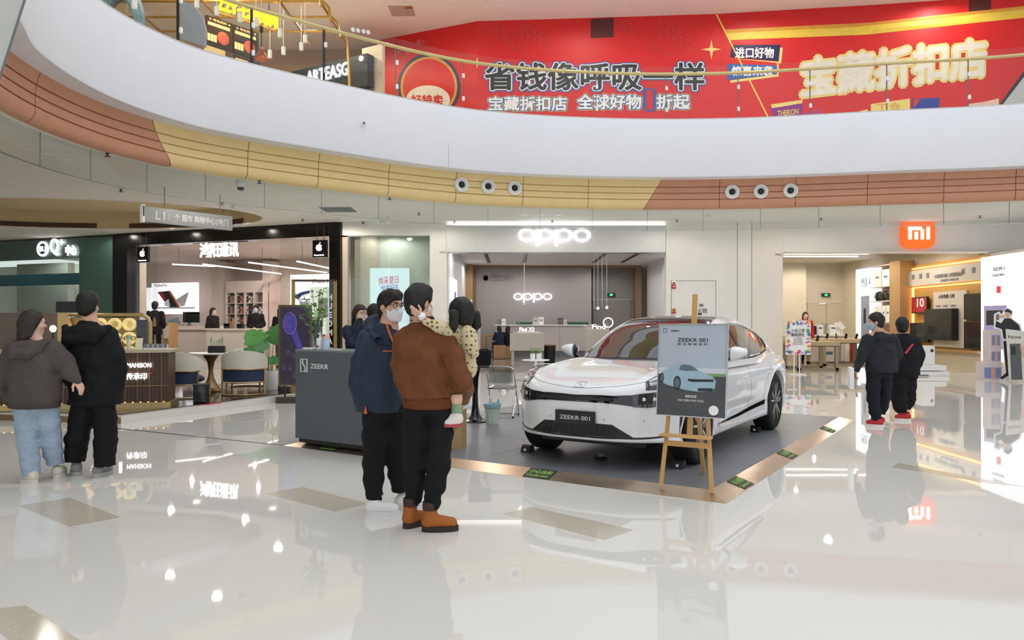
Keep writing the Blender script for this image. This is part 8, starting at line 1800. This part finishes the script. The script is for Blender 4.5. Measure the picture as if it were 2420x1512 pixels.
t = thing('person', 'young man in loose black clothes with a red chest strap and red sneakers', 'person', O6)
J = dict(neck=q6(2134, 790), pel=q6(2140, 875), lsh=q6(2112, 806), lel=q6(2108, 845), lwr=q6(2112, 875, .1), rsh=q6(2160, 806), rel=q6(2172, 842), rwr=q6(2168, 868, -.02), lhip=q6(2126, 890), lkn=q6(2124, 940), lan=q6(2130, 975, -.02), rhip=q6(2150, 890, .05), rkn=q6(2152, 938, .08), ran=q6(2150, 970, .15))
lo, hi = bounds(J); hi[2] += .26; F_ = Field(lo, hi, .012); core(F_, J, .9); hd = Head(q6(2131, 771, .0), math.radians(170), math.radians(-4), 1.02); hd.face(F_); F_.cap(hd.p(0, .02, -.05), q6(2134, 798), .052, .058, .03); hc = hand_caps(q6(2168, 868, -.02), (.0, 0, -1), (-.9, .2, 0), 1, .5); F_.build('body', m_skin, t, [hand_field(hc, .006)]); hair(hd, m_hairk, t, 'mush', .010, 8)
F_ = Field((-.4, -.3, .62), (.42, .35, 1.4), .012); F_.tube([(.68, .0, 0, .20, .15), (.85, .0, 0, .23, .165), (1.05, .0, 0, .225, .165), (1.2, -.01, 0, .20, .15), (1.28, -.02, 0, .15, .12), (1.345, -.03, 0, .085, .08)], .02); F_.chain([q6(2112, 808), q6(2106, 840), q6(2112, 872, .08)], [.085, .08, .06], .022); F_.chain([q6(2160, 808), q6(2172, 838), q6(2170, 860, -.02)], [.09, .085, .06], .04); F_.folds(.005, 62, 16 + 40, .5).folds(.008, 26, 16); F_.hem(.70); jk = F_.build('jacket', m_blkj, t)
MB().bar(q6(2126, 834, -.17), q6(2144, 812, -.165), .03, .012, (0, 1, 0)).build('red_strap', M('strap_red', 'c23340', .6), jk)
trousers(t, J, m_bpants, [.115, .118, .112, .105, .07], seed=25, rw=(.17, .14), h=.013); shoe(t, (.03, -.1), (-.19, -.02), .08, m_rsh, m_rso, .05, .035, .009, 0, None, 'sneaker'); shoe(t, (.12, .12), (.05, .33), .08, m_rsh, m_rso, .05, .035, .009, 0, None, 'sneaker')
# ---- people further back
def far_person(label, px, py, Y, zb, ht, yaw, coat, legs, hs='short', mk=None, pose=None, hm=m_hairk, h=.016, skirt=False, wide=1.):
    """standing figure; (px, py) is the top of the head at distance Y"""
    x0 = (px - CX) * Y / F; k = ht / 1.72; o = thing('person', label, 'person', (x0, Y, zb), yaw)
    J = dict(neck=(0, 0, 1.45), pel=(0, 0, .95), lsh=(.17, 0, 1.38), lel=(.23, .02, 1.10), lwr=(.22, -.08, .88), rsh=(-.17, 0, 1.38), rel=(-.23, .02, 1.10), rwr=(-.22, -.08, .88), lhip=(.09, 0, .9), lkn=(.10, -.02, .48), lan=(.10, .02, .08), rhip=(-.09, 0, .9), rkn=(-.10, -.02, .48), ran=(-.10, .02, .08))
    J.update(pose or {}); J = {a: np.array(b) * k for a, b in J.items()}; lo, hi = bounds(J); hi[2] += .28; F_ = Field(lo, hi, h); core(F_, J, .9); hd = Head((0, -.02 * k, 1.59 * k), 0, 0, 1.0 * k); hd.face(F_); F_.cap(hd.p(0, .02, -.05), J['neck'], .05, .058, .03)
    ex = [hand_field(hand_caps(J[s + 'wr'], Vector(J[s + 'wr']) - Vector(J[s + 'el']), (0, -1, .2), -1 if s == 'l' else 1, .5), .008) for s in 'lr']; F_.build('body', m_skinl, o, ex); hair(hd, hm, o, hs, max(.010, h * .75), 5)
    if mk: mask(hd, mk, o, .009, False)
    F_ = Field(lo, hi, h); F_.tube([(a * k, 0, 0, b * k * wide, c * k) for a, b, c in ((.80, .19, .14), (.95, .19, .145), (1.15, .195, .145), (1.3, .19, .13), (1.39, .14, .11), (1.47, .075, .075))], .02)
    for s in 'lr': F_.chain([J[s + 'sh'], J[s + 'el'], J[s + 'wr']], [.078 * k, .066 * k, .046 * k], .04)
    F_.folds(.005, 62, 4 + 40, .5).folds(.007, 30, 4).build('coat', coat, o); trousers(o, J, legs, [.10, .095, .082, .075, .065], h=max(.014, h), rw=(.16, .13))
    for s in 'lr': a = J[s + 'an']; shoe(o, (a[0], a[1] + .06), (a[0], a[1] - .18), .09, m_matt if legs is not None else m_wht, m_matt, .045, .03, .014)
    return o
m_navyc = cloth('navy_coat', '1f2a3c', .7); m_dkc = cloth('dark_coat', '1a1718', .8); m_skirt = cloth('grey_skirt', '55564f', .85)
far_person('woman with long dark hair in a navy jacket touching her blue mask behind the desk', 850, 718, 9.75, ZP, 1.68, math.radians(38), m_navyc, m_bpants, 'long', m_maskb, dict(rel=(-.20, -.16, 1.20), rwr=(-.085, -.16, 1.50)), m_hairb, .011)
far_person('dark-haired person mostly hidden behind the man in the navy jacket', 884, 719, 10.3, ZP, 1.70, math.radians(160), m_navyc, m_bpants, 'mush')
def far_l(label, px, py, d, ht, yaw, coat, legs, hs, mk=None, pose=None):
    s_, z_ = lfp(px, py, d); p = A0 + LU * s_ + LV * d; far_person(label, px, py, p.y, 0, z_ if not ht else ht, yaw, coat, legs, hs, mk, pose, h=.02)
far_l('man in a dark coat bending over the far counter, back turned', 366, 712, 2.2, 0, math.radians(190), m_dkc, m_bpants, 'short', None, dict(rwr=(-.15, -.3, 1.0), lwr=(.15, -.3, 1.0)))
far_l('woman with long black hair in a black coat by the demonstration counter', 503, 727, 4.9, 0, math.radians(70), m_dkc, m_dkc, 'long')
far_l('masked shop assistant in black before the accessory shelves', 605, 721, 6.6, 0, math.radians(8), m_dkc, m_dkc, 'short', m_maskb, dict(rwr=(-.05, -.25, 1.0), lwr=(.05, -.25, 1.0)))
far_l('woman with long black hair and grey skirt standing beside the monstera', 664, 725, 1.6, 0, math.radians(165), m_dkc, m_skirt, 'long'); far_l('second dark-haired shopper next to the woman in the grey skirt', 684, 727, 2.6, 0, math.radians(200), m_dkc, m_dkc, 'bob')
far_person('shop assistant in a red top standing behind the product tables', 1903, 737, 28.4, 0, 1.5 + 27 * 28.4 / F, math.radians(-5), cloth('red_top', 'b83226', .8), m_dkc, 'long', None, None, m_hairb, .02)
def seated(label, px, py, Y, yaw, seat, coat):
    x0 = (px - CX) * Y / F; zt = H - (py - HY) * Y / F; o = thing('person', label, 'person', (x0, Y, 0), yaw); b = seat
    J = dict(neck=(0, -.06, b + .56), pel=(0, 0, b + .10), lsh=(.16, -.04, b + .50), lel=(.20, -.16, b + .28), lwr=(.08, -.36, b + .32), rsh=(-.16, -.04, b + .50), rel=(-.20, -.16, b + .28), rwr=(-.08, -.36, b + .32), lhip=(.09, -.05, b + .08), lkn=(.11, -.44, b + .06), lan=(.11, -.42, .10), rhip=(-.09, -.05, b + .08), rkn=(-.11, -.44, b + .06), ran=(-.11, -.42, .10))
    J = {a: np.array(v) for a, v in J.items()}; lo, hi = bounds(J); hi[2] += .28; F_ = Field(lo, hi, .02); core(F_, J, .9); hd = Head((0, -.10, b + .70), 0, math.radians(14), 1.02); hd.face(F_); F_.cap(hd.p(0, .02, -.05), J['neck'], .05, .058, .03); F_.build('body', m_skinl, o, [hand_field(hand_caps(J[s + 'wr'], (0, -1, 0), (0, 0, -1), 1 if s == 'l' else -1, .5), .009) for s in 'lr']); hair(hd, m_hairk, o, 'long', .014, 5)
    F_ = Field(lo, hi, .02); F_.tube([(b + .0, 0, .0, .19, .15), (b + .2, 0, -.01, .185, .15), (b + .42, 0, -.03, .19, .135), (b + .52, 0, -.05, .13, .11), (b + .58, 0, -.06, .075, .075)], .02)
    for s in 'lr': F_.chain([J[s + 'sh'], J[s + 'el'], J[s + 'wr']], [.075, .062, .045], .04)
    F_.folds(.006, 30, 4).build('coat', coat, o); F_ = Field(lo, hi, .02)
    for s in 'lr': F_.chain([J[s + 'hip'], J[s + 'kn'], J[s + 'an']], [.10, .08, .06], .03)
    F_.cap((-.06, 0, b + .07), (.06, 0, b + .07), .12, .12, .04); F_.build('trousers', m_bpants, o)
    for s in 'lr': a = J[s + 'an']; shoe(o, (a[0], a[1] + .06), (a[0], a[1] - .18), .09, m_matt, m_matt, .045, .03, .014)
seated('woman in a dark navy coat sitting on the oak cube stool', 1181, 763, 31.75, math.radians(200), .565, m_navyc)
t = pitem('cube_stool', 'oak cube stool of the second shopper at the oak table', 'stool'); pbox('block', m_wood, 1190, 1208, 814, 847.5, 31.9, .4, t, .02)
seated('second shopper bending over the oak table beside the woman in navy', 1199, 768, 32.0, math.radians(165), .56, m_dkc)
